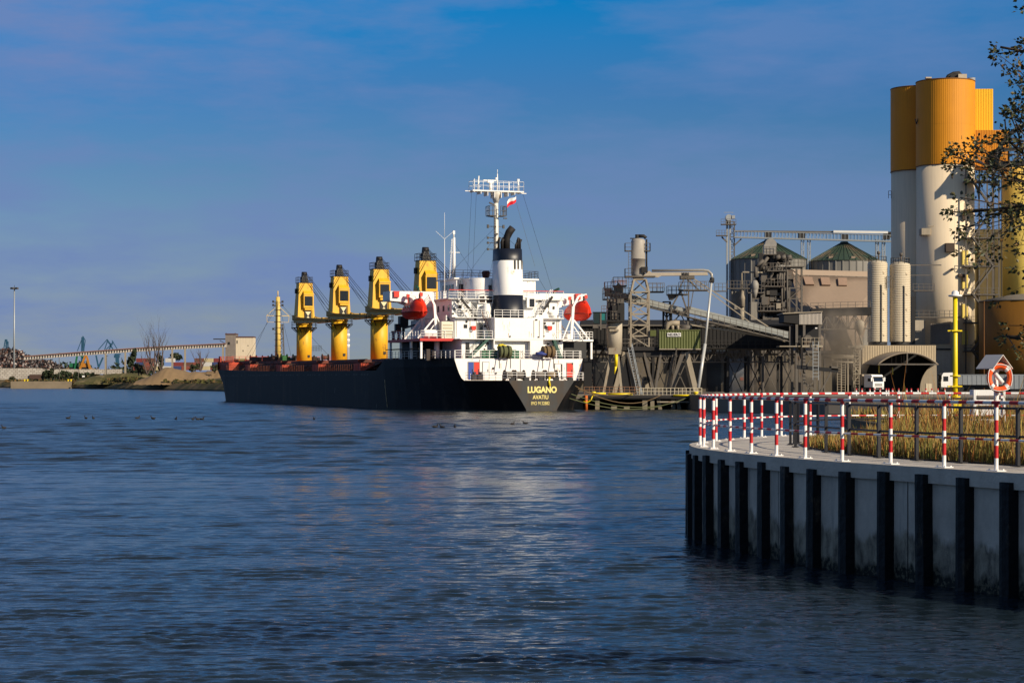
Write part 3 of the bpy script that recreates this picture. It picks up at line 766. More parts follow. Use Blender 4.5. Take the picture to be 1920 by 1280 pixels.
for (u, z) in ((14, 3.9), (18, 3.6), (24, 3.8), (34, .6), (57, 3.0)):
    for k in range(3): z0 = z - k * .3; a.add([(u + .1 * k, onhull(u, z0) + .012, z0), (u + .14 + .1 * k, onhull(u, z0) + .012, z0), (u + .2 + .1 * k, onhull(u, z0 - .3) + .012, z0 - .3), (u + .12 + .1 * k, onhull(u, z0 - .3) + .012, z0 - .3)], [(0, 1, 2, 3)])
a.build('hull_scratches', mat('scratch_grey', (.16, .16, .17), .7), ship, local=True)
# aft bulkhead of the poop, curved down at the sides
a = MB(); e = [(-9.25, 7.04), (-9.2, 6.0), (-8.9, 4.9), (-8.5, 4.06), (8.5, 4.06), (8.9, 4.9), (9.2, 6.0), (9.25, 7.04)]
a.prism([(8.66, y, z) for y, z in e], (.12, 0, 0)); a.build('poop_bulkhead', WHITE, ship, local=True)
# accommodation tiers
sb('lower_house', WHITE, [(11.5, 28, -7.45, 7.3, 7.06, 9.63)])
sb('middle_house', WHITE, [(13, 28, -7.8, 7.8, 9.75, 12.58), (20, 28, -9.5, 9.5, 9.75, 12.58)])
sb('upper_house', WHITE, [(14.2, 28, -7.6, 7.8, 12.7, 15.2), (22.3, 28, -10, 10, 12.7, 15.2)])
# engine casing with the open bay for the drums
sb('engine_casing', WHITE, [(10.45, 16, -4.15, -2.25, 7.06, 12.6), (10.45, 16, -2.25, 2.9, 9.45, 12.6), (11.3, 11.45, -2.25, 2.9, 7.06, 9.45), (10.45, 11.3, 2.9, 3.05, 7.06, 9.6)])
wh = sb('wheelhouse', WHITE, [(19, 26.5, -6.2, 5.6, 15.42, 18.2), (18.7, 26.9, -6.6, 6.0, 18.2, 18.38)])
a = MB(); a.lathe([(1.85, 12.62), (1.85, 18.1), (1.75, 18.2)], (16.2, 2.75, 0), 20); a.bx(16.2, 19, .95, 4.6, 15.42, 18.2); a.build('mast_house', WHITE, ship, local=True)
sb('vent_house', WHITE, [(14, 18.6, -4.2, -2.2, 12.62, 17.6)])
# decks with overhang
a = MB()
for (u0, u1, h, z0, z1) in ((10.42, 28, 7.9, 9.63, 9.75), (12.3, 28, 7.95, 12.58, 12.7), (13.6, 28.5, 8.5, 15.2, 15.32)): a.bx(u0, u1, -h, h, z0, z1)
a.bx(9.6, 11, -4.3, 3.2, 9.6, 9.74) if False else None
a.build('tier_decks', mat('deck_edge_white', (.70, .69, .66), .6, var=.08), ship, local=True)
# boat decks on both sides
bd = sb('boat_deck', mat('boat_deck_red', (.50, .022, .016), .5, var=.15), [(13, 28.5, 7.95, 12.75, 9.42, 9.78)])
sb('boat_deck', WHITE, [(13, 28.5, -12.6, -7.95, 9.5, 9.78)])
for s in (1, -1):
    a = MB()
    for u in (13.3, 18, 23, 28):
        a.bx(u, u + .28, s * 12.45 - .14, s * 12.45 + .14, 7.04, 9.42)
    for u in (16, 21, 26): a.tube((u, s * 9.4, 7.04), (u, s * 9.4, 9.42), .38, n=10)
    a.build('deck_pillars', WHITE, ship, local=True)
# bridge wings
for s in (1, -1):
    a = MB(); y0, y1 = 7.8, 14.5
    pf = [(21.6, s * y0, 14.3), (21.6, s * 10.5, 14.35), (21.6, s * 12.4, 15.0), (21.6, s * y1, 15.15), (21.6, s * y1, 16.5), (21.6, s * y0, 16.5)]
    a.prism(pf if s > 0 else pf[::-1], (.1, 0, 0)); a.prism([(25, y, z) for _, y, z in (pf if s > 0 else pf[::-1])], (.1, 0, 0))
    a.bx(21.6, 25.1, *sorted((s * (y1 - .1), s * y1)), 15.15, 16.5) ; a.bx(21.7, 25, *sorted((s * y0, s * y1)), 15.2, 15.32)
    a.build('bridge_wing', WHITE, ship, local=True)
    a = MB(); a.box((21.4, s * 13.6, 16.0), (.3, .75, .7)); a.box((21.4, s * 13.6, 16.42), (.2, .9, .12)); a.build('life_ring_box', BRED, ship, local=True)
    a = MB(); a.lathe([(.3, 0), (.12, .35), (.12, .5)], (22, s * 10.2, 16.5), 8); a.bar((22, s * 10.2, 16.9), (21.4, s * 10.7, 17.2), .3); a.build('searchlight', DGREEN, ship, local=True)
# funnel
def sec(rx, ry, z, n=28, u=13.5, v=-.02):
    return [(u + rx * (abs(math.cos(2 * math.pi * i / n)) ** .75) * (1 if math.cos(2 * math.pi * i / n) > 0 else -1), v + ry * (abs(math.sin(2 * math.pi * i / n)) ** .75) * (1 if math.sin(2 * math.pi * i / n) > 0 else -1), z) for i in range(n)]
def funnel_band(z0, z1, name, m, parent):
    a = MB(); n = 28
    def rr(z): f = (z - 12.6) / 9.4; return 2.6 - .25 * f, 2.06 - .24 * f
    s0, s1 = sec(*rr(z0), z0), sec(*rr(z1), z1); a.add(s0 + s1, [(i, (i + 1) % n, n + (i + 1) % n, n + i) for i in range(n)] + [list(range(n, 2 * n))], True); a.sm[-1] = False
    return a.build(name, m, parent, local=True)
fun = funnel_band(15.75, 20.5, 'funnel', WHITE, ship)
funnel_band(12.62, 15.75, 'funnel_base', NAVY, fun); funnel_band(20.5, 22.1, 'funnel_top', NAVY, fun)
a = MB(); n = 28
for k2, v0 in enumerate((-.55, -1.0, -1.55, -1.9)):
    pass
a = MB()
for v0 in (-.25, -.75, -1.3, -1.6):
    rx = 2.40; f = math.sqrt(max(0, 1 - (abs(v0 + .02) / 1.88) ** 2.6)); a.bx(13.5 - rx * f ** .9 - .10, 13.5 - rx * f ** .9 + .1, v0 - .11, v0 + .11, 19.3, 20.5)
a.build('soot_vents', BLACK, fun, local=True)
a = MB(); SOOT = mat('sooty_pipe', (.010, .008, .008), .7, var=.5, rust=(.12, .035, .015), rust_amt=.0, rust_scale=1.5)
a.path([(13.6, 0.1, 22), (13.6, .1, 23.6), (13.4, -.25, 24.5), (13.1, -.65, 25.1)], [.52, .52, .55, .52], 12); a.build('exhaust_pipe', SOOT, fun, local=True)
for (v0, h, r) in ((1.35, 1.3, .17), (.85, 1.1, .24), (-1.15, .6, .15), (-1.45, 1.3, .2), (-1.75, 1.1, .2)):
    a = MB(); a.path([(13.3, v0, 22), (13.3, v0, 22 + h), (13.2, v0 - .15, 22 + h + .45)], r, 8); a.build('exhaust_pipe', SOOT, fun, local=True)
# main mast
MU, MV = 18.2, .0
a = MB(); a.tube((MU, MV, 18.3), (MU, MV, 29), .40, .30, 12); a.lathe([(.32, 0), (.8, 1.3), (.85, 1.5)], (MU, MV, 28.9), 12)
mast = a.build('main_mast', mat('mast_white', (.74, .70, .62), .55, var=.1, rust=(.42, .20, .06), rust_amt=.12, rust_scale=.8), ship, local=True)
a = MB(); a.bx(MU - .9, MU + .9, -3.85, 3.75, 30.4, 30.58)
for i in range(8):
    v = -3.5 + i * 1.0; d = max(.12, .95 - abs(v) * .24); a.bx(MU - .85, MU + .85, v - .04, v + .04, 30.4 - d, 30.4)
a.bx(MU - .1, MU + .1, 3.7, 4.6, 30.4, 30.5); a.bx(MU - .1, MU + .1, -4.5, -3.8, 30.3, 30.4)
a.build('radar_platform', WHITE, mast, local=True)
a = MB(); a.rail([(MU - .9, -3.8, 30.58), (MU - .9, 3.7, 30.58), (MU + .9, 3.7, 30.58), (MU + .9, -3.8, 30.58)], 1.3, 1.4, .03, closed=True); a.build('platform_rail', WHITE, mast, local=True)
a = MB(); a.tube((MU, -.2, 30.58), (MU, -.2, 33), .12, .07); a.bar((MU, -.2, 32.3), (MU, .1, 32.3), .3); a.bx(MU - .2, MU + .2, .4, 1.3, 31.7, 32.1); a.bx(MU - .12, MU + .12, .0, 1.9, 31.95, 32.1)
a.tube((MU, .8, 30.58), (MU, .8, 31.8), .25); a.tube((MU, 2.7, 30.58), (MU, 2.55, 32.6), .09); a.tube((MU, 3.2, 30.6), (MU, 3.2, 32.2), .05); a.tube((MU, -3.3, 30.58), (MU, -3.3, 32.3), .1); a.tube((MU, -1.9, 30.6), (MU, -1.9, 32), .06); a.box((MU, -3.3, 32.2), (.3, .3, .3)); a.tube((MU, -.2, 33), (MU, -.2, 33.6), .04)
a.build('radar_and_aerials', WHITE, mast, local=True)
a = MB()
a.bx(MU - 1, MU + .6, .35, 1.3, 27.0, 27.1); a.bx(MU - 1, MU + .6, -1.2, -.35, 27.0, 27.1); a.rail([(MU - 1, .35, 27.1), (MU - 1, 1.3, 27.1), (MU + .6, 1.3, 27.1)], 1.3, .5, .05); a.rail([(MU - 1, -.35, 27.1), (MU - 1, -1.2, 27.1), (MU + .6, -1.2, 27.1)], 1.3, .5, .05)
a.bar((MU, .3, 26.9), (MU, 1.4, 27.0), .1); a.bx(MU - .1, MU + .1, -1.6, -1.1, 26.7, 26.85); a.bar((MU - .3, .4, 28.6), (MU - .3, 1.1, 28.9), .2)
for z in (25.6, 24.0, 23.3, 22.4):
    a.bar((MU, -1.1, z), (MU, 1.2, z), .09)
    for v in (-1.1, 1.2): a.box((MU, v, z), (.28, .25, .5 if z > 24 else .3))
a.ladder((MU - .75, .35, 18.4), (MU - .6, .35, 27), .4, .35, .06)
for z in np.arange(19.5, 26, 1.0): a.box((MU - .6, .1 + .3 * math.sin(z * 5), z), (.25, .3, .25))
a.build('mast_fittings', mat('mast_fitting', (.06, .055, .05), .6), mast, local=True)
# signal mast and aerials on the wheelhouse
a = MB(); sv = 5.0; a.tube((22, sv, 18.3), (22, sv - .05, 24.2), .3, .17, 8); a.tube((22, sv, 24.2), (22, sv, 25), .1); a.ladder((22, sv + .6, 18.3), (22, sv + .25, 24), .35, .35, .05); a.bar((22, sv - .9, 22.1), (22, sv + .6, 22.1), .08); a.bar((22, sv - .5, 20.1), (22, sv, 20.1), .08); a.box((22, sv, 24.9), (.3, .3, .5)); a.build('signal_mast', WHITE, ship, local=True)
a = MB(); wv = v_at(833.5, 20); a.tube((20, wv, 15.3), (20, wv, 16.8), .28, .05); a.tube((20, wv, 16.5), (20, wv, 23.8), .07, .035); a.tube((20, wv, 23.8), (20, wv, 27.5), .03, .02)
for d in (-1.3, 1.3): a.bar((20, wv, 23.8), (20, wv + d, 24.9), .03)
a.build('whip_aerial', WHITE, ship, local=True)
a = MB()
for p, q in (((MU, .3, 25.3), (22, 6.2, 18.5)), ((MU, -.3, 25.3), (24, -1, 18.5)), ((MU, 3.6, 30.5), (22, 3.0, 18.4)), ((MU, 2.9, 30.5), (22, 2.2, 18.4)), ((MU, -4, 30.3), (21, -9.6, 16.6)), ((MU, -2.6, 30.3), (16, -5.0, 20)), ((MU, .2, 24), (20, 4, 18.4)), ((22, sv, 23.5), (20, 2.2, 18.3)), ((MU, -.4, 25), (12.6, -1.7, 22)), ((13.6, -4.2, 19), (15, -7, 15.4))):
    a.bar(p, q, .025)
a.build('rigging', BLACK, ship, local=True)
flag = MB(); fv = v_at(951, 17.5); n = 8
for m_, (z0, z1) in enumerate(((.62, 1.15), (.05, .62))):
    flag.m = m_
    for i in range(n):
        f0, f1 = i / n, (i + 1) / n
        def fp(f, z): return (17.5 + .12 * math.sin(f * 7), fv - 1.35 * f, 28.15 + z * (.8 + .1 * math.sin(f * 5)) + .95 * f + .08 * math.sin(f * 6))
        flag.add([fp(f0, z0), fp(f1, z0), fp(f1, z1), fp(f0, z1)], [(0, 1, 2, 3)])
        flag.add([tuple(Vector(fp(f, z)) + Vector((.02, 0, 0))) for f, z in ((f0, z0), (f1, z0), (f1, z1), (f0, z1))], [(3, 2, 1, 0)])
fw = [tuple(SM @ Vector(p)) for p in flag.v]; flag.v = fw
o = flag.build('flag', [WHT, mat('flag_red', (.66, .01, .02), .7)], loc=tuple(SM @ Vector((17.5, fv, 28.4)))); tag(o, 'small white over red flag flying below the radar platform of the ship', 'flag')

# windows and doors
def pane(name, m, lst, parent=ship):
    for it in lst: sb(name, m, [it], parent)
wins = []
for v in (4.9, 3.8): wins.append((18.94, 19, v - .3, v + .3, 16.6, 17.5))
wins.append((14.33, 14.4, 2.0, 2.45, 16.5, 17.2))
for u in (20.2, 21.6, 23.0, 24.4): wins.append((u, u + .9, 5.58, 5.66, 16.6, 17.5))
for u in (15.3, 17.6, 20.0): wins.append((u, u + .7, 7.78, 7.84, 13.6, 14.4)); 
for u in (15.3, 17.6, 20.0): wins.append((u, u + .7, 7.78, 7.84, 10.8, 11.6))
for v in (6.0, -5.6): wins.append((12.94, 13, v - .0, v + .5, 11.2, 11.7))
wins.append((14.14, 14.2, 6.4, 6.9, 13.9, 14.4))
pane('window', GLASS, wins)
def door(u, v, z, w_, h, m):
    d = sb('door', m, [(u - .06, u, v - w_ / 2, v + w_ / 2, z, z + h)])
    sb('door_frame', mat('frame_grey', (.25, .24, .22), .6), [(u - .05, u, v - w_ / 2 - .08, v - w_ / 2 - .01, z, z + h + .08), (u - .05, u, v + w_ / 2 + .01, v + w_ / 2 + .08, z, z + h + .08), (u - .05, u, v - w_ / 2 - .08, v + w_ / 2 + .08, z + h + .01, z + h + .08)], d)
    sb('handle', BLACK, [(u - .1, u - .06, v - w_ / 2 + .1, v - w_ / 2 + .2, z + h * .45, z + h * .6)], d)
    return d
dv = lambda px: v_at(px, 8.6)
door(8.64, dv(883), 4.2, .70, 2.3, BLUE); door(8.64, dv(894), 4.2, .76, 2.3, BRED); door(8.64, dv(911), 4.2, .85, 2.3, WHITE); door(8.64, dv(1046), 4.2, .8, 2.1, WHITE)
door(8.64, dv(1068.5), 4.2, .85, 2.2, BRED); sb('doorway_shade', BLACK, [(8.60, 8.65, dv(1054.5), dv(1051), 4.2, 6.3)])  # black panel painted as the shade inside an open doorway
GD = mat('door_grey', (.06, .065, .07), .5)
door(12.98, v_at(899.5, 13), 9.8, .75, 2.1, GD); door(14.18, v_at(889, 14.2), 12.75, .75, 2.0, GD)
sb('recess_shade', BLACK, [(11.44, 11.5, v_at(880, 11.5), v_at(873, 11.5), 7.1, 9.2)]); sb('recess_shade', BLACK, [(11.44, 11.5, v_at(1099, 11.5), v_at(1076, 11.5), 7.1, 9.4)])  # black panels painted as shade, no recess is cut in the wall
sb('side_wall', BLACK, [(14.5, 14.7, -11.9, -7.5, 7.06, 9.45)])  # black sheet, the shade under the starboard boat deck put into colour
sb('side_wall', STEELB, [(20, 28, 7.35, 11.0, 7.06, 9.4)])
# louvre boxes, cylinder vents
a = MB(); u = 13.9; a.bx(u, u + .7, v_at(925, u), v_at(897.5, u), z_at(568.5, u, 3), z_at(554.5, u, 3)); lb = a.build('louvre_box', WHITE, ship, local=True)
a = MB()
for x0, x1 in ((899, 909.5), (912, 922.5)): a.bx(u - .03, u, v_at(x1, u), v_at(x0, u), z_at(567, u, 3), z_at(556, u, 3))
a.build('louvre', mat('louvre_dark', (.02, .008, .006), .6), lb, local=True)
a = MB(); a.lathe([(.62, 12.7), (.62, 13.0), (.52, 13.2), (.6, 13.9), (.42, 14.6)], (13.4, v_at(912.5, 13.4), 0), 16); a.build('ventilator', WHITE, ship, local=True)
a = MB(); a.bx(13.4, 14.0, v_at(1004, 13.4), v_at(988, 13.4), 14.1, 15.5); lb = a.build('louvre_box', WHITE, ship, local=True); sb('louvre', GLASS, [(13.36, 13.4, v_at(1002, 13.4), v_at(993, 13.4), 14.25, 15.35)], lb)
a = MB(); a.tube((14.5, -2.6, 12.7), (14.5, -2.6, 14.2), .3); a.tube((14.1, -7.0, 12.7), (14.1, -7, 13.6), .45); a.build('ventilator', WHITE, ship, local=True)
# pipes, lamps, vents and other small fittings on the after faces
rg = random.Random(77)
for nm_, m_, n_ in (('wall_pipes', mat('pipe_offwhite', (.42, .40, .36), .6), 26), ('wall_fittings', STEELB, 46), ('rust_stains', mat('rust_run', (.34, .17, .07), .8, var=.4), 34)):
    a = MB()
    for i in range(n_):
        u, v0_, v1_, z0_, z1_ = rg.choice(((8.66, -8.6, 8.3, 4.3, 6.9), (11.5, -7.2, -4.4, 7.2, 9.4), (11.5, 3.3, 7.1, 7.2, 9.4), (13, -7.6, -4.4, 9.9, 12.4), (13, 3.2, 7.6, 9.9, 12.4), (14.2, -7.4, -4.4, 12.9, 15), (14.2, 4.8, 7.6, 12.9, 15), (10.45, -4.0, 2.8, 9.9, 12.3), (19, -5.9, 5.3, 15.6, 18)))
        v = rg.uniform(v0_, v1_); z = rg.uniform(z0_, z1_)
        if nm_ == 'wall_pipes': a.bx(u - .08, u, v, v + .06, z0_, z1_)
        elif nm_ == 'wall_fittings': a2 = MB(); a2.bx(u - .14, u, v, v + rg.uniform(.12, .3), z, z + rg.uniform(.12, .4)); a2.build('wall_box', m_, ship, local=True)
        else:
            l_ = rg.uniform(.3, 1.1); w_ = rg.uniform(.03, .09); z = max(z, z0_ + l_); a.add([(u - .012, v, z), (u - .012, v + w_, z), (u - .012, v + w_ * .6, z - l_), (u - .012, v + w_ * .4, z - l_)], [(3, 2, 1, 0)])
    if a.f: a.build(nm_, m_, ship, local=True)
# red fire-hose cabinets
for px in (887, 1030):
    u = 12.9; v = v_at(px, u); a = MB(); a.tube((u - .05, v, z_at(615, u, v) - .05), (u - .4, v, z_at(615, u, v) - .05), .3, n=12); a.bx(u - .38, u, v - .3, v + .3, z_at(615, u, v), z_at(611, u, v)); a.build('hose_cabinet', BRED, ship, local=True)
# air conditioner / locker on the boat deck
u = 13.2; v1 = v_at(828, u); v0 = v_at(852, u); sb('deck_locker', mat('locker_cream', (.68, .63, .50), .6, var=.05), [(u, u + 5.5, v0, v1, 9.8, 12.1)])
a = MB()
for r_ in range(4): a.bx(u - .03, u, v0 + .3, v1 - .2, 10.25 + r_ * .42, 10.42 + r_ * .42)
a.build('locker_vents', mat('vent_tan', (.45, .40, .28), .7), ship, local=True)
# stairs between tiers
for (xa, ya, xb, yb, u, m) in ((877, 672, 916, 633, 10.9, DGREEN), (1053, 676, 1037, 637, 10.9, DGREEN), (892, 595, 862, 560, 13.0, WHITE), (1012, 590, 1034, 556, 13.0, WHITE)):
    s = MB(); va, vb = v_at(xa, u), v_at(xb, u)
    pa = (u, va, z_at(ya, u, va)); pb = (u, vb, z_at(yb, u, vb)); s.stair(pa, pb, .7, .06); stw = s.build('stairway', m, ship, local=True); s = MB(); s.bar((u - .42, *pa[1:]), (u - .42, *pb[1:]), .05, .34); s.build('stringer', DGREEN if m is DGREEN else STEELB, stw, local=True)
a = MB(); u = 12.2; va, vb = v_at(921, u), v_at(909, u); a.ladder((u, va, 9.8), (u + .1, vb, 12.7), .8, .3, .07); a.bar((u - .1, va + .45, 10.6), (u, vb + .45, 13.6), .05); a.bar((u - .1, va - .45, 10.6), (u, vb - .45, 13.6), .05); a.build('ladder', mat('ladder_rust', (.25, .12, .07), .7), ship, local=True)
a = MB(); u = 10.0; va, vb = v_at(1003, u), v_at(978, u); a.stair((u, va, 4.1), (u, vb, 7.1), .7, .06); a.bx(u - .4, u + .5, v_at(986, u), v_at(970, u), 6.9, 7.05); a.build('stairway', STEELB, ship, local=True)
# railings of the tiers
def srail(lst, name='railing', m=WHITE, h=1.05, r=.038):
    for pts in lst: a = MB(); a.rail(pts, h, 1.25, r, (.35, .68)); a.build(name, m, ship, local=True)
e0 = [(u, ip(DK, u) - .12, 4.06) for u in (6.3, 4.5, 3, 1.5, .2)]
srail([e0 + [(.2, -4.5, 4.06)] + [(u, -ip(DK, u) + .12, 4.06) for u in (1.5, 3, 4.5, 6.3)]])
srail([[(8.75, 9.1, 7.06), (8.75, -9.1, 7.06), (13, -10.2, 7.06)]]); srail([[(u, ip(DK, u) - .15, 7.06) for u in (8.8, 12, 15, 22, 29)]])
srail([[(10.5, 7.8, 9.76), (10.5, 3.2, 9.76)], [(10.5, -4.4, 9.76), (10.5, -7.8, 9.76), (13, -12.5, 9.78), (28, -12.5, 9.78)], [(13.1, 8, 9.78), (13.1, 12.6, 9.78), (28.3, 12.6, 9.78)]])
srail([[(10.6, 2.9, 12.62), (10.6, -4.1, 12.62)], [(12.4, 7.8, 12.72), (12.4, 2.9, 12.72)], [(12.4, -4.1, 12.72), (12.4, -7.8, 12.72)]])
srail([[(13.7, 8.4, 15.34), (13.7, -8.4, 15.34)], [(13.7, 8.4, 15.34), (21, 8.4, 15.34)]]); srail([[(18.8, 5.9, 18.4), (18.8, -6.5, 18.4), (26.8, -6.5, 18.4), (26.8, 5.9, 18.4), (18.8, 5.9, 18.4)]], m=STEELB)
a = MB(); a.bar((13.65, 8.4, 16.45), (13.65, -8.4, 16.45), .08); a.build('red_handrail', BRED, ship, local=True)
a = MB(); a.lathe([(.35, 0), (.5, .25), (.62, .9), (.4, 1.05)], (20, v_at(911, 20), 18.4), 12); a.build('magnetic_compass', mat('compass_rust', (.09, .015, .01), .6), ship, local=True)
a = MB(); rb = v_at(867, 18.6); a.path([(18.6, rb + .35 * math.cos(t), 16.15 + .35 * math.sin(t)) for t in np.linspace(0, 6.28, 17)], .09, 6); o = a.build('life_ring', mat('ring_tan', (.45, .16, .05), .6), ship, local=True)
# bulwark chocks, winches on the poop
WN = mat('winch_dark', (.035, .022, .016), .6, var=.4)
for px in (956, 972, 1010, 1033):
    a = MB(); u = 4.3; v = v_at(px, u)
    for s in (-.75, .75): a.tube((u, v + s - .05, 4.75), (u, v + s + .05, 4.75), .72, n=16)
    for s in (-.9, .9): a.bx(u - .4, u + .4, v + s - .06, v + s + .06, 4.06, 4.8)
    wn = a.build('mooring_winch', WN, ship, local=True)
    a = MB(); a.tube((u, v - .7, 4.75), (u, v + .7, 4.75), .5, n=14); a.build('drum', random.choice([ROPET, ROPE, STEELD]), wn, local=True)
a = MB()
for v in (-4.2, -2.2, 0, 2, 4.0): a.bx(.15, .6, v - .35, v + .35, 4.06, 4.4)
a.bx(.1, .7, -4.4, 4.2, 4.42, 4.52); a.build('fairleads', BLACK, ship, local=True)
for px in (889, 900): 
    a = MB(); a.box((5.5, v_at(px, 5.5), 4.5), (.6, .7, .8)); a.tube((5.5, v_at(px, 5.5), 4.9), (5.5, v_at(px, 5.5), 5.2), .25); a.build('bollard', WN, ship, local=True)
# hose / hawser reels on stands at the poop front
for px, m, col in ((946.5, ROPE, 'reel'), (1027.5, ROPET, 'reel')):
    u = 8.3; v = v_at(px, u); a = MB()
    a.lathe([(.9, -.05), (.9, .05)], (0, 0, 0), 4) if False else None
    for s in (-.8, .8):
        a.bar((u, v + s, 7.9), (u - .5, v + s + .15, 5.7), .09); a.bar((u, v + s, 7.9), (u + .3, v + s, 7.0), .09)
    a.bar((u, v - .9, 7.9), (u, v + .9, 7.9), .12); rr_ = a.build('hawser_reel', STEELB, ship, local=True)
    a = MB(); 
    for i in range(7): t = -.7 + i * .23; a.tube((u, v + t - .12, 7.95), (u, v + t + .12, 7.95), .72 + .1 * math.sin(i * 2.1) + .06, n=14)
    a.build('hawser', m, rr_, local=True)
# drums and tarpaulins: loose cargo on the deck
drum = MB(); drum.lathe([(.42, 0), (.42, .1), (.44, .12), (.42, .15), (.42, .5), (.44, .53), (.42, .56), (.42, 1.0), (.44, 1.02), (.44, 1.1), (.40, 1.1), (.40, 1.07)], (0, 0, 0), 16)
dl = [(905.5, 'leftmost green drum of the row on the poop below the funnel'), (915, 'second green drum from the left on the poop'), (923.5, 'third green drum from the left, against the yellow cover'), (931.5, 'green drum just left of the green hawser reel'), (955.5, 'green drum just right of the green hawser reel'), (962, 'second green drum to the right of the hawser reel'), (968, 'rightmost green drum, beside the deck stairs')]
for i, (px, lb_) in enumerate(dl):
    u = 9.6; v = v_at(px, u); p = SM @ Vector((u, v, 7.03))
    if i == 0: d0 = drum.build('drum', GREEN, loc=None); o = d0
    else: o = d0.copy(); C.objects.link(o)
    o.location = p; o.rotation_euler = (0, 0, i * .7); W[o.name] = Matrix.Translation(p); tag(o, lb_, 'drum', 'green drums on the poop deck'); o.scale = (1, 1, 1 + .04 * (i % 3))
def blob(name, px, u, z, r, m, label_, cat, sq=(1, 1, .7)):
    a = MB(); v = v_at(px, u); rg = random.Random(px); c = SM @ Vector((u, v, z)); n = 10
    a.lathe([(r * math.sin(math.pi * i / 8) * (1 if i else .2), -r * sq[2] * math.cos(math.pi * i / 8)) for i in range(9)], (0, 0, 0), n)
    a.v = [(x * (1 + rg.uniform(-.18, .18)) + c.x, y * (1 + rg.uniform(-.18, .18)) + c.y, z_ * (1 + rg.uniform(-.15, .15)) + c.z) for x, y, z_ in a.v]
    o = a.build(name, m, loc=tuple(c)); tag(o, label_, cat)
blob('tarpaulin', 941, 9.3, 8.5, .75, mat('tarp_yellow', (.72, .58, .02), .6), 'yellow tarpaulin bundle on top of the green drums', 'tarpaulin')
blob('tarpaulin', 1014, 8.2, 7.65, .8, mat('tarp_blue', (.03, .05, .22), .6), 'blue tarpaulin bundle beside the tan hawser reel', 'tarpaulin', (1, 1, .45))

# lettering on the transom
LET = mat('letter_yellow', (.80, .66, .22), .5, var=.15, scale=3)
rt = Vector((math.cos(SA), math.sin(SA), 0))     # reading direction, port to starboard
def st_text(txt, px0, px1, y0, y1, nm, bold):
    c = SM @ Vector((-.03, (v_at(px0, 0) + v_at(px1, 0)) / 2, 0)); z = (Z_(y0, SY) + Z_(y1, SY)) / 2
    h = abs(Z_(y0, SY) - Z_(y1, SY)); place_text(nm, txt, h / .70, transom, (c.x, c.y, z), rt, LET, width=(px1 - px0) / FPX * SY / math.cos(SA), bold=bold)
st_text('LUGANO', 989, 1044, 724.8, 735.8, 'ship_name', .05); st_text('AVATIU', 998.5, 1028, 740.5, 748, 'home_port', .012); st_text('IMO 9132882', 995.7, 1030.3, 752.5, 758.8, 'ship_number', .0)

# lifeboats and their davits
def lifeboat(s, label_):
    c = Vector((17.8, s * 12.1, 0)); a = MB(); secs = []; n = 14; m = 11
    for i in range(m):
        f = i / (m - 1); x = -4.1 + 8.2 * f; e_ = max(0, 1 - abs(2 * f - 1) ** 2.6) ** .6; e_ = max(e_, .05)
        hump = .55 * math.exp(-((f - .22) / .13) ** 2); half = 1.36 * e_
        zt = 14.95 + hump - .9 * (1 - e_); zb = 12.45 + .75 * (1 - e_); zc = 13.45
        ring = [(0, zb), (half * .55, zb + .12), (half * .88, zb + .45), (half, zc - .06), (half * 1.04, zc), (half * .98, zc + .1), (half * .8, zc + (zt - zc) * .55), (half * .42, zt - .12), (0, zt)]
        full = ring + [(-y, z) for y, z in ring[-2:0:-1]]; secs.append([(c.x + x, c.y + y, z) for y, z in full])
    k = len(secs[0]); vs = [p for s_ in secs for p in s_]
    a.add(vs, [(i * k + j, i * k + (j + 1) % k, (i + 1) * k + (j + 1) % k, (i + 1) * k + j) for i in range(m - 1) for j in range(k)], True)
    a.add([vs[j] for j in range(k)], [list(range(k))]); a.add([vs[(m - 1) * k + j] for j in range(k)], [list(range(k))[::-1]])
    org = SM @ Vector((c.x, c.y, 12.7)); lb_ = thing('lifeboat', label_, 'lifeboat', tuple(org), math.pi / 2 + SA, 'enclosed orange lifeboats on the davits of the ship')
    a.v = [tuple(SM @ Vector(p)) for p in a.v]; a.build('hull', ORED, lb_)
    a = MB()
    for x in (-1.9, -.7, .5): a = MB(); a.bx(c.x + x, c.x + x + .5, *sorted((c.y + s * 1.18, c.y + s * 1.24)), 14.05, 14.3); a.v = [tuple(SM @ Vector(p)) for p in a.v]; a.build('window', GLASS, lb_)
    a = MB()
    a.bx(c.x - 2.6, c.x - 2.4, c.y - .1, c.y + .1, 14.9, 15.9); a.bx(c.x + 2.3, c.x + 2.5, c.y - .1, c.y + .1, 14.3, 15.6); a.v = [tuple(SM @ Vector(p)) for p in a.v]; a.build('lifting_hook', BLACK, lb_)
    a = MB(); m2 = 12; a.path([(c.x - 4.0 + 8.0 * i / m2, c.y + s * 1.42 * max(.12, 1 - abs(2 * i / m2 - 1) ** 2.6) ** .6, 13.45) for i in range(m2 + 1)], .08, 6); a.path([(c.x - 4.0 + 8.0 * i / m2, c.y - s * 1.42 * max(.12, 1 - abs(2 * i / m2 - 1) ** 2.6) ** .6, 13.45) for i in range(m2 + 1)], .08, 6); a.v = [tuple(SM @ Vector(p)) for p in a.v]; a.build('rubbing_strake', mat('strake_dark_red', (.22, .012, .006), .7), lb_)
lifeboat(1, 'orange enclosed lifeboat on the left side of the ship, seen from its flank'); lifeboat(-1, 'orange enclosed lifeboat on the right side of the ship, seen end on')
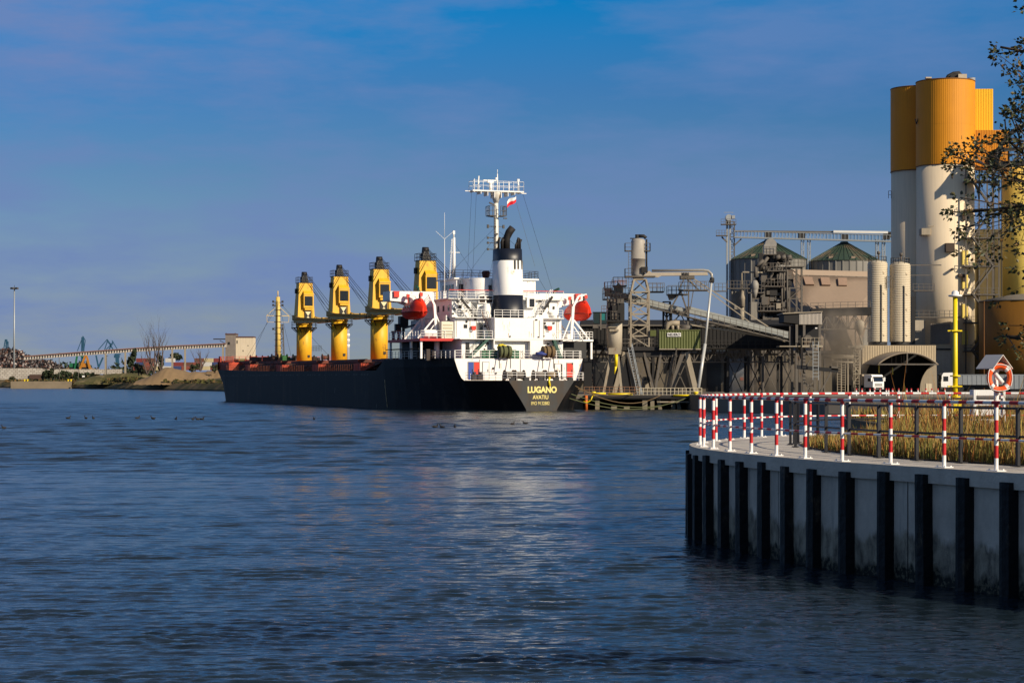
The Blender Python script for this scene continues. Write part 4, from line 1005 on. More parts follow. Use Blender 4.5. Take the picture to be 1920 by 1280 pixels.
for s in (1, -1):
    a = MB()
    for u in (14.6, 20.8):
        a.bar((u, s * 9.9, 9.8), (u, s * 10.2, 14.4), .3, .35); a.bar((u, s * 10.2, 14.4), (u, s * 11.0, 15.9), .28); a.bar((u, s * 11.0, 15.9), (u, s * 12.2, 16.1), .24); a.bar((u, s * 12.6, 9.8), (u, s * 10.3, 12.5), .2); a.bar((u, s * 8.6, 9.8), (u, s * 10.2, 13.6), .14)
        a.bar((u, s * 11.6, 9.8), (u, s * 10.3, 11.6), .12)
    a.bx(15, 20.6, *sorted((s * 8.2, s * 8.4)), 9.8, 13)
    a.box((17.5, s * 10.6, 10.2), (1.2, .9, .7)); a.build('davit', WHITE, ship, local=True)
    a = MB()
    for u in (14.6, 20.8): a.bar((u, s * 12.1, 15.9), (u, s * 12.1, 14.6), .1); a.box((u, s * 12.1, 15.8), (.35, .4, .5))
    a.build('davit_block', BRED, ship, local=True)
a = MB(); a.lathe([(.5, -.9), (.55, -.8), (.55, .8), (.5, .9)], (0, 0, 0), 12); a.v = [(14.3 + y, v_at(806, 14.3) + z, 10.45 + x) for x, y, z in a.v]; a.build('life_raft_canister', WHITE, ship, local=True)
# things under and on the port boat deck
a = MB(); a.ladder((14.5, 12.9, 8.4), (27.5, 12.9, 8.4), .9, .45, .12); a.build('accommodation_ladder', STEELB, ship, local=True)
for uu, vv, m in ((24.5, 12.3, DRED), (27.5, 12.2, DRED)):
    a = MB(); a.lathe([(.32, 0), (.2, .3), (.2, .8), (.36, 1.1), (.36, 1.3)], (uu, vv, 9.78), 10); a.build('ventilator', m, ship, local=True)
a = MB(); a.tube((28, 10.6, 9.8), (28, 10.6, 12.9), .22); a.box((27.8, 10.7, 12.4), (1.2, 1.2, 1.6)); a.box((27.8, 11.5, 11.6), (.8, .8, 1.0)); a.bar((28, 10.6, 11.5), (22, 10.8, 11.8), .25); a.build('provision_crane', BLACK, ship, local=True)
rg = random.Random(8)
a = MB()
for i in range(16): u = rg.uniform(13, 30); a.box((u, rg.uniform(8.5, 11.5), 7.05 + .5), (rg.uniform(.4, 1.2), rg.uniform(.4, 1.0), rg.uniform(.6, 1.6)))
a.build('deck_machinery', WN, ship, local=True)

# hatches on the main deck
hz0 = 5.5
for (u0, u1) in ((37, 47.5), (55.5, 73.5), (81.5, 99.5), (107.5, 125.5), (133.5, 146.5)):
    zb = ip(TP, (u0 + u1) / 2)
    h = sb('hatch_coaming', RUSTB, [(u0, u1, -9.6, 9.6, zb - .05, zb + 1.25)])
    a = MB()
    for i in range(int((u1 - u0) / 3) + 1):
        u = u0 + .6 + i * 3.0
        if u > u1: break
        a.prism([(u, 9.6, zb - .02), (u, 11.2, zb - .02), (u, 9.6, zb + 1.1)], (.15, 0, 0))
    a.build('coaming_stay', RUSTB, h, local=True)
    a = MB()
    k_ = 3
    for i in range(k_):
        x0 = u0 - .2 + (u1 - u0 + .4) * i / k_; x1 = u0 - .2 + (u1 - u0 + .4) * (i + 1) / k_ - .2; a.bx(x0, x1, -9.8, 9.8, zb + 1.3, zb + 1.75)
        for j in range(5): a.bx(x0 + .2, x1 - .2, -9 + j * 4.3, -8.8 + j * 4.3, zb + 1.74, zb + 1.85)
    a.build('hatch_cover', mat('hatch_cover_red', (.14, .035, .02), .75, var=.4, scale=.4, rust=(.05, .03, .025), rust_amt=.4, rust_scale=.4), h, local=True)
for (u0, u1) in ((48.5, 54.5), (74.5, 80.5), (100.5, 106.5), (126.5, 132.5)):
    zb = ip(TP, u0); c = sb('crane_house', mat('red_lead', (.46, .055, .02), .65, var=.25, rust=(.14, .05, .03), rust_amt=.2), [(u0, u1, -5, 5, zb - .05, zb + 1.3), (u0 + .8, u1 - .8, 7.5, 11.0, zb - .05, zb + 1.15)])
srail([[(u, 12.7, ip(TP, u)) for u in (34.5, 60, 100, 130)] + [(u, ip(DK, u) - .3, ip(TP, u)) for u in (142, 149.5)]], m=mat('rail_rust', (.20, .06, .03), .7), h=1.0, r=.03)
# forecastle
RL = mat('red_lead', (.46, .055, .02))
a = MB()
fcp = [(150.3, 12.3), (150.3, -12.3), (156, -10.7), (162, -7.1), (168, 0), (162, 7.1), (156, 10.7)]
a.prism([(u, v, 7.45) for u, v in fcp], (0, 0, .2)); a.bx(150.2, 150.4, -12.3, 12.3, 6.0, 7.6); a.build('forecastle', RL, ship, local=True)
a = MB(); a.tube((148.6, 11.4, 6.9), (150.2, 11.4, 6.9), .8, n=18); a.bx(141, 149, 9.6, 12.2, 6.0, 7.5); a.build('deck_store', RL, ship, local=True)
srail([[(150.5, 12.2, 7.66), (156, 10.6, 7.66), (162, 7, 7.66)], [(150.5, 10.6, 7.66), (150.5, -10.6, 7.66)]], m=RL, h=1.1, r=.05)
srail([[(132, -4, 9.6), (149, -4, 9.6)]], m=STEELB, h=1.1, r=.03)
GW = mat('winch_green', (.02, .10, .025), .6, var=.4)
rg = random.Random(4)
for i in range(26):
    u = rg.uniform(128, 156); v = rg.uniform(-7, 8); z = 7.65 if u > 150 else ip(TP, u) + 1.75
    a = MB(); 
    if i % 3: a.box((u, v, z + .4), (rg.uniform(.6, 2.4), rg.uniform(.6, 2), rg.uniform(.5, 1.1)), rg.uniform(0, 1)); nm = 'deck_gear'
    else:
        for s in (-.6, .6): a.tube((u, v + s - .06, z + .75), (u, v + s + .06, z + .75), .7, n=12)
        a.tube((u, v - .5, z + .75), (u, v + .5, z + .75), .4, n=10); nm = 'winch'
    a.build(nm, rg.choice([WN, GW, WN, RUSTB, BLACK]), ship, local=True)
# foremast
fu = 151.5; a = MB(); a.tube((fu, 0, 7.6), (fu, 0, 20.8), .62, .42, 12); a.tube((fu, 0, 20.8), (fu, 0, 22.0), .1)
fm = a.build('foremast', PALEY, ship, local=True)
a = MB(); a.bar((fu, -2.35, 17.0), (fu, 2.35, 17.0), .1)
for s in (-1, 1): a.bar((fu, s * 2.3, 17), (fu, s * .3, 18.8), .07); a.bar((fu, s * 2.3, 17), (fu, s * 2.2, 15.7), .06); a.bar((fu, s * 2.2, 15.7), (fu, s * .4, 15.7), .06)
a.build('yard', PALEY, fm, local=True)
a = MB()
for z in (19.7, 19.0, 14.2): a.box((fu, 0, z), (.5, 2.1 if z > 15 else 2.2, .12)); a.box((fu, .95, z + .15), (.35, .35, .4)); a.box((fu, -.95, z + .15), (.35, .35, .4))
for i in range(9): a.box((fu, 0, 8.6 + i * 1.2), (1.15, 1.35, .06))
a.ladder((fu - .75, .3, 7.7), (fu - .6, .3, 20), .4, .4, .05); a.build('mast_fittings', STEELB, fm, local=True)
a = MB()
for p, q in (((fu, 0, 20), (131, 5, 9)), ((fu, 0, 20), (131, -5, 9)), ((fu, 0, 20.5), (164, 3, 8)), ((fu, 0, 20.5), (160, -5, 8)), ((fu, 0, 19), (144, 9, 7))): a.bar(p, q, .035)
a.build('stays', STEELB, fm, local=True)

# deck cranes: columns on the centreline, jibs laid aft
def deck_crane():
    cr_ = thing('deck_crane', None, None, (0, 0, 0)); cr_.parent = ship; W[cr_.name] = SM.copy()
    def P(nm, m, mb): return mb.build(nm, m, cr_, local=True)
    a = MB(); a.tube((0, 0, 6.9), (0, 0, 14.9), 1.46, 1.46, 32); a.lathe([(1.46, 0), (1.62, .05), (1.62, .25), (1.46, .3)], (0, 0, 14.6), 32); P('column', YEL, a)
    a = MB(); a.lathe([(1.50, 6.2), (1.50, 7.5)], (0, 0, 0), 32); P('column_foot', BRED if False else DRED, a)
    a = MB(); a.box((-1.47, -.55, 8.6), (.08, .45, .45)); P('access_hatch', BLACK, a)
    a = MB(); a.lathe([(1.5, 14.0), (2.45, 14.0), (2.45, 14.12), (1.5, 14.12)], (0, 0, 0), 20)
    for i in range(10):
        t = 2 * math.pi * i / 10; a.bar((1.5 * math.cos(t), 1.5 * math.sin(t), 13.2), (2.4 * math.cos(t), 2.4 * math.sin(t), 14), .12)
    a.rail([(2.4 * math.cos(2 * math.pi * i / 14), 2.4 * math.sin(2 * math.pi * i / 14), 14.12) for i in range(14)], 1.1, 1.0, .035, (.5,), True); P('platform', STEELB, a)
    # tapering house, flush aft face
    a = MB(); b0 = [(-1.75, -1.7), (1.6, -1.7), (1.6, 1.7), (-1.75, 1.7)]; b1 = [(-1.35, -1.3), (.9, -1.3), (.9, 1.3), (-1.35, 1.3)]
    a.add([(x, y, 14.95) for x, y in b0] + [(x, y, 22.6) for x, y in b1], [(3, 2, 1, 0), (4, 5, 6, 7)] + [(i, (i + 1) % 4, 4 + (i + 1) % 4, 4 + i) for i in range(4)]); P('crane_house', YEL, a)
    # driver's cab
    a = MB(); a.bx(-2.35, -1.3, -1.3, .65, 17.8, 20.4); a.prism([(-2.45, -1.35, 20.3), (-2.45, .65, 20.3), (-1.4, .5, 21.0), (-1.4, -1.2, 21.0)], (.02, 0, .12)); a.bx(-2.2, -1.45, -1.1, .4, 17.4, 17.9); P('cab', YEL, a)
    a = MB(); a.bx(-2.39, -2.34, -.95, .35, 18.2, 20.0); P('cab_window', GLASS, a)
    a = MB()
    for y in (-1.08, -.92, .38): a.bx(-2.42, -2.36, y, y + .08, 18.2, 20)
    P('window_bars', BLACK, a)
    a = MB(); xf = -1.84
    a.bx(xf, xf + .06, -.95, .35, 15.4, 17.2); P('marking_panel', BLACK, a)
    a = MB()
    for f in (0, 1):
        za, zb_ = (15.5, 16.3) if not f else (17.1, 16.3)
        a.prism([(xf - .03, -.85, za), (xf - .03, .25, za), (xf - .03, -.3, zb_)], (.02, 0, 0))
    P('hourglass_mark', mat('mark_white', (.75, .66, .40), .5), a)
    # top
    a = MB(); a.rail([(-1.3, -1.35, 22.6), (-1.3, 1.35, 22.6), (1.2, 1.35, 22.6), (1.2, -1.35, 22.6)], 1.1, .8, .04, (.5,), True); a.bx(-1.4, 1.25, -1.4, 1.4, 22.55, 22.65); a.bx(-.4, .4, 1.35, 1.75, 20.6, 21.5); a.ladder((-1.6, -1.15, 15), (-1.42, -1.15, 22.6), .4, .4, .05); P('top_rail', STEELB, a)
    a = MB(); a.prism([(-.9, -.75, 22.4), (-.9, .75, 22.4), (-.4, .35, 24.5), (-.4, -.35, 24.5)], (1.0, 0, 0)); a.tube((-.1, -.45, 24.3), (-.1, .45, 24.3), .45, n=12); a.box((.3, 0, 23.4), (.6, 1.2, .8)); P('sheave_head', GREASE, a)
    # jib: fork round the house, box girders running aft
    a = MB()
    for s in (-1, 1):
        a.prism([(1.5, s * 2.0, 15.5), (1.5, s * 2.0, 16.5), (-4, s * 2.0, 15.9), (-23.5, s * 1.1, 15.1), (-23.5, s * 1.1, 14.6), (-4, s * 2.0, 14.8)], (0, -s * .35, 0))
    for x, h in ((-4.5, .7), (-9, .7), (-14, .7), (-19, .6), (-23.3, .6)):
        a.bx(x, x + .7, -2.0 + abs(x) * .035, 2.0 - abs(x) * .035, 14.9, 14.9 + h)
    P('jib', JIBY, a)
    a = MB(); a.box((-23.6, 0, 14.9), (.7, 1.6, .9)); a.tube((-23.6, 0, 14.4), (-23.6, 0, 13.4), .25); P('jib_head', GREASE, a)
    a = MB()
    for y0, y1 in ((-.42, -1.0), (-.2, -.35), (.2, .35), (.42, 1.0)):
        a.bar((-.3, y0, 24.4), (-23.2, y1, 15.4), .055)
    a.bar((-.3, 0, 23.2), (-23.2, 0, 15.3), .05); P('hoist_cables', BLACK, a)
    return cr_
c0 = deck_crane()
for i, u in enumerate((51.6, 77.6, 103.6, 129.6)):
    o = c0 if i == 0 else copy_tree(c0, ship)
    o.location = (u, 0, 0)
# ---------------------------------------------------------------- ground of the terminal on the far right
GZ = 2.1
a = MB(); pts = [(6, 288), (24.5, 288), (26, 262), (38, 246), (60, 236), (300, 225), (600, 300), (600, 1500), (-60, 1500), (-60, 455), (-30, 400)]
# yard: terminal quay line behind the ship, running away to the left
a.prism([(x, y, -2) for x, y in pts], (0, 0, GZ + 2)); o = a.build('yard', GROUND); tag(o, kind='structure')
# gravel slope
a = MB(); rg = random.Random(2); top_ = [(27.0, 290), (31, 282), (42, 268), (62, 256), (110, 248), (300, 240)]; bot = [(25.0, 286), (26.5, 262), (38, 245.5), (60, 235.5), (110, 230), (300, 222)]
n = 60; vs = []
for i in range(n + 1):
    f = i / n * (len(top_) - 1); j = min(int(f), len(top_) - 2); t = f - j
    tp = Vector((*top_[j], 0)).lerp(Vector((*top_[j + 1], 0)), t); bt = Vector((*bot[j], 0)).lerp(Vector((*bot[j + 1], 0)), t)
    for k in range(7): q = bt.lerp(tp, k / 6); vs.append((q.x, q.y, -.6 + 3.0 * k / 6 + rg.uniform(-.12, .12)))
a.add(vs, [(i * 7 + k, (i + 1) * 7 + k, (i + 1) * 7 + k + 1, i * 7 + k + 1) for i in range(n) for k in range(6)], True)
o = a.build('gravel_slope', GRAVEL); tag(o, kind='structure')

def T(name, label_, cat, px, Y, z=GZ, group=None): return thing(name, label_, cat, (X_(px, Y), Y, z), 0, group)
def pxbox(a, x0, x1, y0, y1, Y, d):
    """box whose near face stands at depth Y and spans these columns and rows"""
    return a.bx(X_(x0, Y), X_(x1, Y), Y, Y + d, Z_(y1, Y), Z_(y0, Y))
def A(px, py, Y): return tuple(at(px, py, Y))

# ---------------------------------------------------------------- pier in front of the unloaders
Y0 = 285; pier = T('pier', 'unloading pier on concrete stub piles between the ship and the near quay', 'pier', 1200, Y0, 0)
a = MB(); x0, x1 = X_(1095, Y0), X_(1318, Y0); a.bx(x0, x1, Y0, 300, 1.45, 1.9); a.bx(x0, x1, Y0 - .15, Y0, 1.6, 2.0); a.build('deck', STEELB, pier)
a = MB(); a.bx(x0, x1, Y0 + 3, Y0 + 3.4, -1, 1.45); a.build('back_wall', BLACK, pier)  # black sheet puts the shade under the pier deck into the colour
PILC = mat('pile_tan', (.20, .17, .12), .9, var=.35, scale=2)
first = None
for i, (px, w_, tilt) in enumerate(((1151, .8, 0), (1175, .8, 0), (1209, .7, 0), (1223, .55, 0.0), (1237, .5, .35), (1262, .55, 0), (1273, .5, .35), (1298, .5, 0), (1120, .6, 0))):
    a = MB(); x = X_(px, Y0 + .6); z0 = 1.45 if i != 0 and i != 1 else .45; a.bar((x + tilt, Y0 + .6, -1.5), (x - tilt * .6, Y0 + .6, z0), w_); a.build('pile', PILC, pier)
a = MB(); pxbox(a, 1237, 1300, 752, 754.5, Y0 - .2, .3); a.build('fender_beam', DUSTY, pier)
a = MB(); a.rail([(X_(1199, Y0), Y0 + .1, 1.95), (X_(1316, Y0), Y0 + .1, 1.95)], 1.05, .56, .05, (.55,)); a.build('railing', mat('rail_cream', (.50, .44, .32), .7), pier)
a = MB(); a.rail([(X_(1096, Y0), Y0 + .8, 1.95), (X_(1200, Y0), Y0 + .8, 1.95)], 1.2, .7, .05, (.33, .66)); a.build('railing', mat('rail_rusty', (.22, .11, .06), .8), pier)
a = MB()
for (xa, xb, y_) in ((1108, 1136, 737.5), (1140, 1186, 738.5), (1262, 1312, 741)): a.tube(A(xa, y_, Y0 - .25), A(xb, y_, Y0 - .25), .13)
a.build('yellow_pipe', YPOLE, pier)
a = MB(); a.tube(A(1099, 768, Y0 - .3), A(1099, 741, Y0 - .3), .22); a.build('fender_pile', mat('fender_orange', (.55, .13, .02), .6), pier)
a = MB(); a.ladder(A(1310, 772, Y0 - .4), A(1310, 741, Y0 - .4), .5, .3, .07); a.build('ladder', DUSTY, pier)
a = MB(); a.path([A(1111, 742, Y0 - .5), A(1108, 750, Y0 - .5), A(1100, 755, Y0 - .5), A(1094, 752, Y0 - .5)], .08); a.build('yellow_hose', YPOLE, pier)
for px in (1113, 1305):
    a = MB(); c_ = A(px, 737, Y0 - .1); a.tube((c_[0], c_[1], 1.9), (c_[0], c_[1], 2.3), .2); a.tube((c_[0], c_[1], 2.25), (c_[0], c_[1], 2.5), .32); a.build('bollard', YPOLE, pier)
# mooring lines from the stern
sm = lambda u, v, z: SM @ Vector((u, v, z))
ends = [(sm(.3, -1.5, 4.35), Vector(A(1193, 735, Y0))), (sm(.3, -3.0, 4.35), Vector(A(1240, 740, Y0))), (sm(.3, 1.2, 4.35), Vector(A(1306, 738, Y0))), (sm(.3, 3.0, 4.35), Vector(A(1304, 737, Y0)))]
for i, (p, q) in enumerate(ends):
    a = MB(); sag = (1.0, 1.8, 2.4, 2.7)[i]; a.path([p.lerp(q, t) - Vector((0, 0, sag * 4 * t * (1 - t) * (1.0 + .5 * (t - .3)))) for t in np.linspace(0, 1, 15)], .055, 5)
    o = a.build('mooring_line', ROPE if i > 1 else ROPET, loc=tuple(p)); tag(o, ('shortest tan mooring line from the stern to the near end of the pier', 'tan mooring line, the longer of the two, sagging to the middle of the pier', 'green mooring line sagging low from the stern to the right end of the pier', 'lowest green mooring line from the stern to the right end of the pier')[i], 'mooring line', 'mooring lines of the ship')
a = MB(); c0_, c1_ = sm(-.05, -1.1, 4.5), sm(-.25, -1.1, 3.3); a.path([c0_, (c0_ + c1_) / 2 + Vector((-.1, 0, 0)), c1_], .14, 6); a.build('rope_guard', YPOLE, ship)

# ---------------------------------------------------------------- long dark conveyor gallery on lattice legs
Yg = 312; gal = T('conveyor_gallery', 'long dark covered conveyor gallery on steel legs behind the pier', 'conveyor gallery', 1280, Yg)
a = MB(); a.prism([(X_(1090, Yg), Yg, Z_(611, Yg)), (X_(1090, Yg), Yg, Z_(654, Yg)), (X_(1090, Yg), Yg + 9, Z_(654, Yg)), (X_(1090, Yg), Yg + 9, Z_(611, Yg)), (X_(1090, Yg), Yg + 4.5, Z_(598, Yg))], (X_(1480, Yg) - X_(1090, Yg), 0, 0)); a.build('body', GALLERY, gal)
a = MB()
for i in range(56): x = X_(1092 + i * 7, Yg); a.bx(x, x + .18, Yg - .08, Yg, Z_(653, Yg), Z_(613, Yg))
a.build('cladding_ribs', GALLERY, gal)
a = MB(); a.bx(X_(1088, Yg), X_(1482, Yg), Yg - .5, Yg + .1, Z_(611.5, Yg), Z_(608.5, Yg)); a.build('eaves', mat('eaves_grey', (.10, .09, .08), .8), gal)
a = MB(); a.rail([(X_(1090, Yg), Yg - 1, Z_(652, Yg)), (X_(1470, Yg), Yg - 1, Z_(652, Yg))], 1.1, 1.1, .06, (.5,)); a.bx(X_(1090, Yg), X_(1480, Yg), Yg - 1.2, Yg, Z_(654, Yg), Z_(652.5, Yg)); a.build('walkway', STEELB, gal)
a = MB(); a.truss((X_(1092, Yg), Yg + 2, Z_(655, Yg)), (X_(1485, Yg), Yg + 2, Z_(655, Yg)), 4, 1.9, 30, .13); a.build('truss', STEELD, gal)
for px in (1114, 1188, 1225, 1262, 1365, 1403, 1430, 1465, 1492):
    a = MB()
    for dy in (0, 4): a.bar((X_(px, Yg), Yg + dy, GZ), (X_(px, Yg), Yg + dy, Z_(668, Yg)), .38)
    a.bar((X_(px, Yg), Yg, Z_(669, Yg)), (X_(px, Yg), Yg + 4, Z_(669, Yg)), .3)
    a.bar((X_(px, Yg), Yg, GZ + .3), (X_(px + 26, Yg), Yg, Z_(675, Yg)), .14); a.bar((X_(px + 26, Yg), Yg, GZ + .3), (X_(px, Yg), Yg, Z_(675, Yg)), .14)
    a.build('trestle', STEELB if px % 2 else STEELD, gal)
# sheds behind it
sh = T('storage_shed', 'dusty cream low storage shed seen between the legs of the gallery', 'shed', 1280, 345)
a = MB(); pxbox(a, 1085, 1560, 662, 735, 345, 12); a.build('wall', mat('shed_wall', (.105, .088, .065), .9, var=.45, scale=.12, streak=.4), sh)
a = MB(); pxbox(a, 1080, 1565, 657, 662.5, 344.6, 13); a.build('roof', STEELD, sh)
for q_ in ((1095, 1180, 670), (1325, 1352, 675), (1430, 1462, 680)): a = MB(); pxbox(a, *q_, 735, 344.9, .1); a.build('opening', BLACK, sh)  # thin black panels painted as shade, the wall itself has no holes
a = MB(); pxbox(a, 1362, 1400, 672, 735, 344.85, .1); a.build('sliding_door', mat('door_bluegrey', (.14, .15, .17), .8, var=.2), sh)
a = MB(); pxbox(a, 1388, 1394, 707, 713, 344.7, .05); a.build('warning_sign', mat('sign_faded_red', (.45, .08, .05), .7), sh)
a = MB(); pxbox(a, 1406, 1420, 676, 735, 344.8, .1); a.build('wall_panel', mat('panel_tan', (.36, .23, .13), .8, var=.2, streak=.3), sh)
ws = T('worker_hut', 'small whitish cabin with dark windows under the unloader legs', 'hut', 1212, 300)
a = MB(); a.prism([A(1204, 728, 300), A(1222, 728, 300), A(1219, 706, 300), A(1207, 706, 300)], (0, 2.5, 0)); a.build('wall', DUSTY, ws)
a = MB(); pxbox(a, 1208, 1212, 709, 713, 299.95, .1); pxbox(a, 1214, 1218, 709, 713, 299.95, .1); a.build('window', GLASS, ws)

# ---------------------------------------------------------------- main pneumatic unloader
Yu = 293; ul = T('ship_unloader', 'pneumatic ship unloader with grey cylinder tower, long arm and olive container', 'ship unloader', 1225, Yu, 1.95)
def part(nm, m, f):
    a = MB(); f(a); return a.build(nm, m, CUR)
CUR = ul
part('tower', DUSTY, lambda a: a.tower((X_(1200, Yu), Yu + 1.8, Z_(650, Yu)), 2.6, 2.6, Z_(547, Yu) - Z_(650, Yu), 5, .15, 3.4, 3.4))
part('tower', DUSTY, lambda a: a.tower((X_(1201, Yu), Yu + 1.8, Z_(549, Yu)), 2.6, 1.7, Z_(523, Yu) - Z_(549, Yu), 1, .17))
def f(a):
    x = X_(1198, Yu); c = (x, Yu + 1.8, Z_(512, Yu)); h = Z_(447, Yu) - Z_(512, Yu)
    a.lathe([(.35, -.9), (.9, -.6), (1.02, 0), (1.02, h * .42), (1.06, h * .42), (1.06, h * .45), (1.02, h * .45), (1.02, h - .25), (.85, h), (.3, h + .15)], c, 24)
cyl = part('filter_cylinder', mat('cylinder_grey', (.33, .30, .26), .5, var=.1, streak=.15), f)
def f(a):
    x = X_(1198, Yu); y = Yu + 1.8
    a.tube((x - .15, y, Z_(447, Yu)), (x - .15, y, Z_(438, Yu)), .28); a.path([(x + .1, y, Z_(441, Yu)), (x + .8, y, Z_(441, Yu)), (x + 1.15, y, Z_(445, Yu))], .25, 8); a.box((x - .8, y, Z_(445.5, Yu)), (.7, .4, .15)); a.tube((x + 1.2, y, Z_(447, Yu)), (x + 1.2, y, Z_(512, Yu)), .13)
    a.box((x + .85, y - 1, Z_(505, Yu)), (.9, .6, .8))
part('top_fan', STEELB, f)
def f(a):
    x = X_(1198, Yu); y = Yu + 1.8
    for py in (470, 518):
        z = Z_(py, Yu); a.bx(x - 1.9, x - .95, y - .7, y + .7, z, z + .12); a.rail([(x - .95, y - .7, z), (x - 1.9, y - .7, z), (x - 1.9, y + .7, z)], 1.15, .7, .05, (.5,))
        if py == 470: a.bx(x + .95, x + 1.7, y - .7, y + .7, z, z + .12); a.rail([(x + .95, y - .7, z), (x + 1.7, y - .7, z), (x + 1.7, y + .7, z)], 1.15, .7, .05, (.5,))
    a.bx(x - 1.9, x + 2.4, y - 1.2, y + 1.2, Z_(519, Yu), Z_(516.5, Yu)); a.ladder((x - 1.2, y - .8, Z_(650, Yu)), (x - 1.2, y - .8, Z_(470, Yu)), .5, .4, .06)
part('platforms', STEELD, f)
def f(a):
    y = Yu + .8; a.prism([(X_(1206, y), y, Z_(517, y)), (X_(1217, y), y, Z_(507, y)), (X_(1222, y), y, Z_(511, y)), (X_(1326, y), y, Z_(510, y)), (X_(1328, y), y, Z_(516, y)), (X_(1240, y), y, Z_(517, y)), (X_(1234, y), y, Z_(520, y))], (0, .9, 0))
arm = part('arm', mat('arm_beige', (.40, .34, .26), .6, var=.12, streak=.15), f)
me = text_mesh('NEUERO', .5, None, .01)
place_text('arm_lettering', 'NEUERO', .55, ul, (X_(1286, Yu), Yu + .76, Z_(513.3, Yu)), (1, 0, 0), BLACK, width=14 / FPX * Yu, bold=.02)
part('arm_pipe', mat('pipe_silver', (.38, .36, .32), .4, metal=.3, var=.1), lambda a: a.path([A(1222, 507.5, Yu + 1.2), A(1318, 506.5, Yu + 1.2), A(1328, 508, Yu + 1.1), A(1334, 514, Yu + 1), A(1335.5, 522, Yu + .9)], .20, 10))
part('nozzle_joint', STEELB, lambda a: (a.tube(A(1335.5, 521, Yu + .9), A(1334, 530, Yu + .8), .32), a.box(A(1334.5, 527, Yu + .8), (.7, .6, .3))))
part('suction_pipe', mat('pipe_white', (.50, .50, .48), .4, metal=.2, var=.1), lambda a: (a.tube(A(1334, 529, Yu + .8), A(1322, 645, Yu - 2), .17), a.tube(A(1322, 645, Yu - 2), A(1309.5, 727, Yu - 4), .24)))
def f(a):
    z1 = Z_(657, Yu); z0 = Z_(650, Yu); a.bx(X_(1138, Yu), X_(1312, Yu), Yu, Yu + 6, z1, z0); a.bx(X_(1172, Yu), X_(1290, Yu), Yu + .4, Yu + 5.6, z1 - .9, z1)
part('portal_deck', STEELB, f)
part('deck_railing', STEELD, lambda a: a.rail([(X_(1139, Yu), Yu + .05, Z_(650, Yu)), (X_(1236, Yu), Yu + .05, Z_(650, Yu))], 1.1, 1.1, .05))
for px0_, px1_, w_, m_ in ((1172, 1151, .62, DUSTY), (1176, 1190, .5, STEELD), (1288, 1307, .7, DUSTY), (1281, 1256, .62, STEELD), (1264, 1249, .35, STEELD), (1240, 1228, .3, STEELD), (1208, 1228, .3, STEELD)):
    part('portal_leg', m_, lambda a: a.bar((X_(px0_, Yu), Yu + .5, Z_(660, Yu)), (X_(px1_, Yu), Yu + .2, 1.95), w_))
    part('portal_leg', STEELB, lambda a: a.bar((X_(px0_, Yu), Yu + 5.5, Z_(660, Yu)), (X_(px1_, Yu), Yu + 5.8, 1.95), w_ * .8))
part('stairway', STEEL, lambda a: (a.stair((X_(1201, Yu), Yu - 1, 2.0), (X_(1184, Yu), Yu - 1, Z_(656, Yu)), .9, .09), a.ladder((X_(1199, Yu), Yu - 1.4, 2.0), (X_(1181, Yu), Yu - 1.4, Z_(652, Yu)), .7, .4, .09)))
part('stairway', STEELD, lambda a: a.stair((X_(1256, Yu), Yu - .3, 2.0), (X_(1268, Yu), Yu - .3, Z_(664, Yu)), .8, .08))
def f(a):
    x0, x1 = X_(1236, Yu), X_(1312.5, Yu); z0, z1 = Z_(655, Yu), Z_(618.5, Yu); y = Yu - .6; n = 30
    vs = []
    for i in range(n + 1):
        x = x0 + (x1 - x0) * i / n; d = .07 if i % 2 else 0; vs += [(x, y + d, z0 + .12), (x, y + d, z1 - .1)]
    a.add(vs, [(2 * i, 2 * i + 2, 2 * i + 3, 2 * i + 1) for i in range(n)]); a.bx(x0, x1, y + .08, y + 3, z0, z1); a.bx(x0 - .03, x1 + .03, y - .03, y + .1, z1 - .12, z1 + .02)
ct = part('container', OLIVE, f)
part('container_sill', DUSTY, lambda a: a.bx(X_(1235.6, Yu), X_(1313, Yu), Yu - .64, Yu - .5, Z_(655.5, Yu), Z_(653.5, Yu)))
part('name_board', WHT, lambda a: a.bx(X_(1250.5, Yu), X_(1276, Yu), Yu - .70, Yu - .62, Z_(631, Yu), Z_(624, Yu)))
place_text('name_lettering', 'NEUERO', .5, ul, (X_(1263.2, Yu), Yu - .715, Z_(627.5, Yu)), (1, 0, 0), BLACK, width=23 / FPX * Yu, bold=.012)
part('duct', mat('duct_tan', (.30, .25, .18), .6, var=.2, streak=.2), lambda a: (a.path([A(1250, 619, Yu + 1), A(1250, 612, Yu + 1), A(1254, 607, Yu + 1), A(1261, 605.5, Yu + 1), A(1274, 606, Yu + 1)], .38, 12), a.tube(A(1271, 608, Yu + 1), A(1271, 619, Yu + 1), .22), a.tube(A(1261, 608, Yu + 1), A(1261, 619, Yu + 1), .22)))
part('motor', STEELD, lambda a: (a.tube(A(1276, 614.5, Yu + 1.5), A(1297, 614.5, Yu + 1.5), .42, n=12), a.box(A(1282, 617, Yu + 1.5), (1.2, .8, .5))))
part('small_box', OLIVE, lambda a: a.bx(X_(1219, Yu), X_(1230, Yu), Yu - .3, Yu + .8, Z_(630, Yu), Z_(619, Yu)))

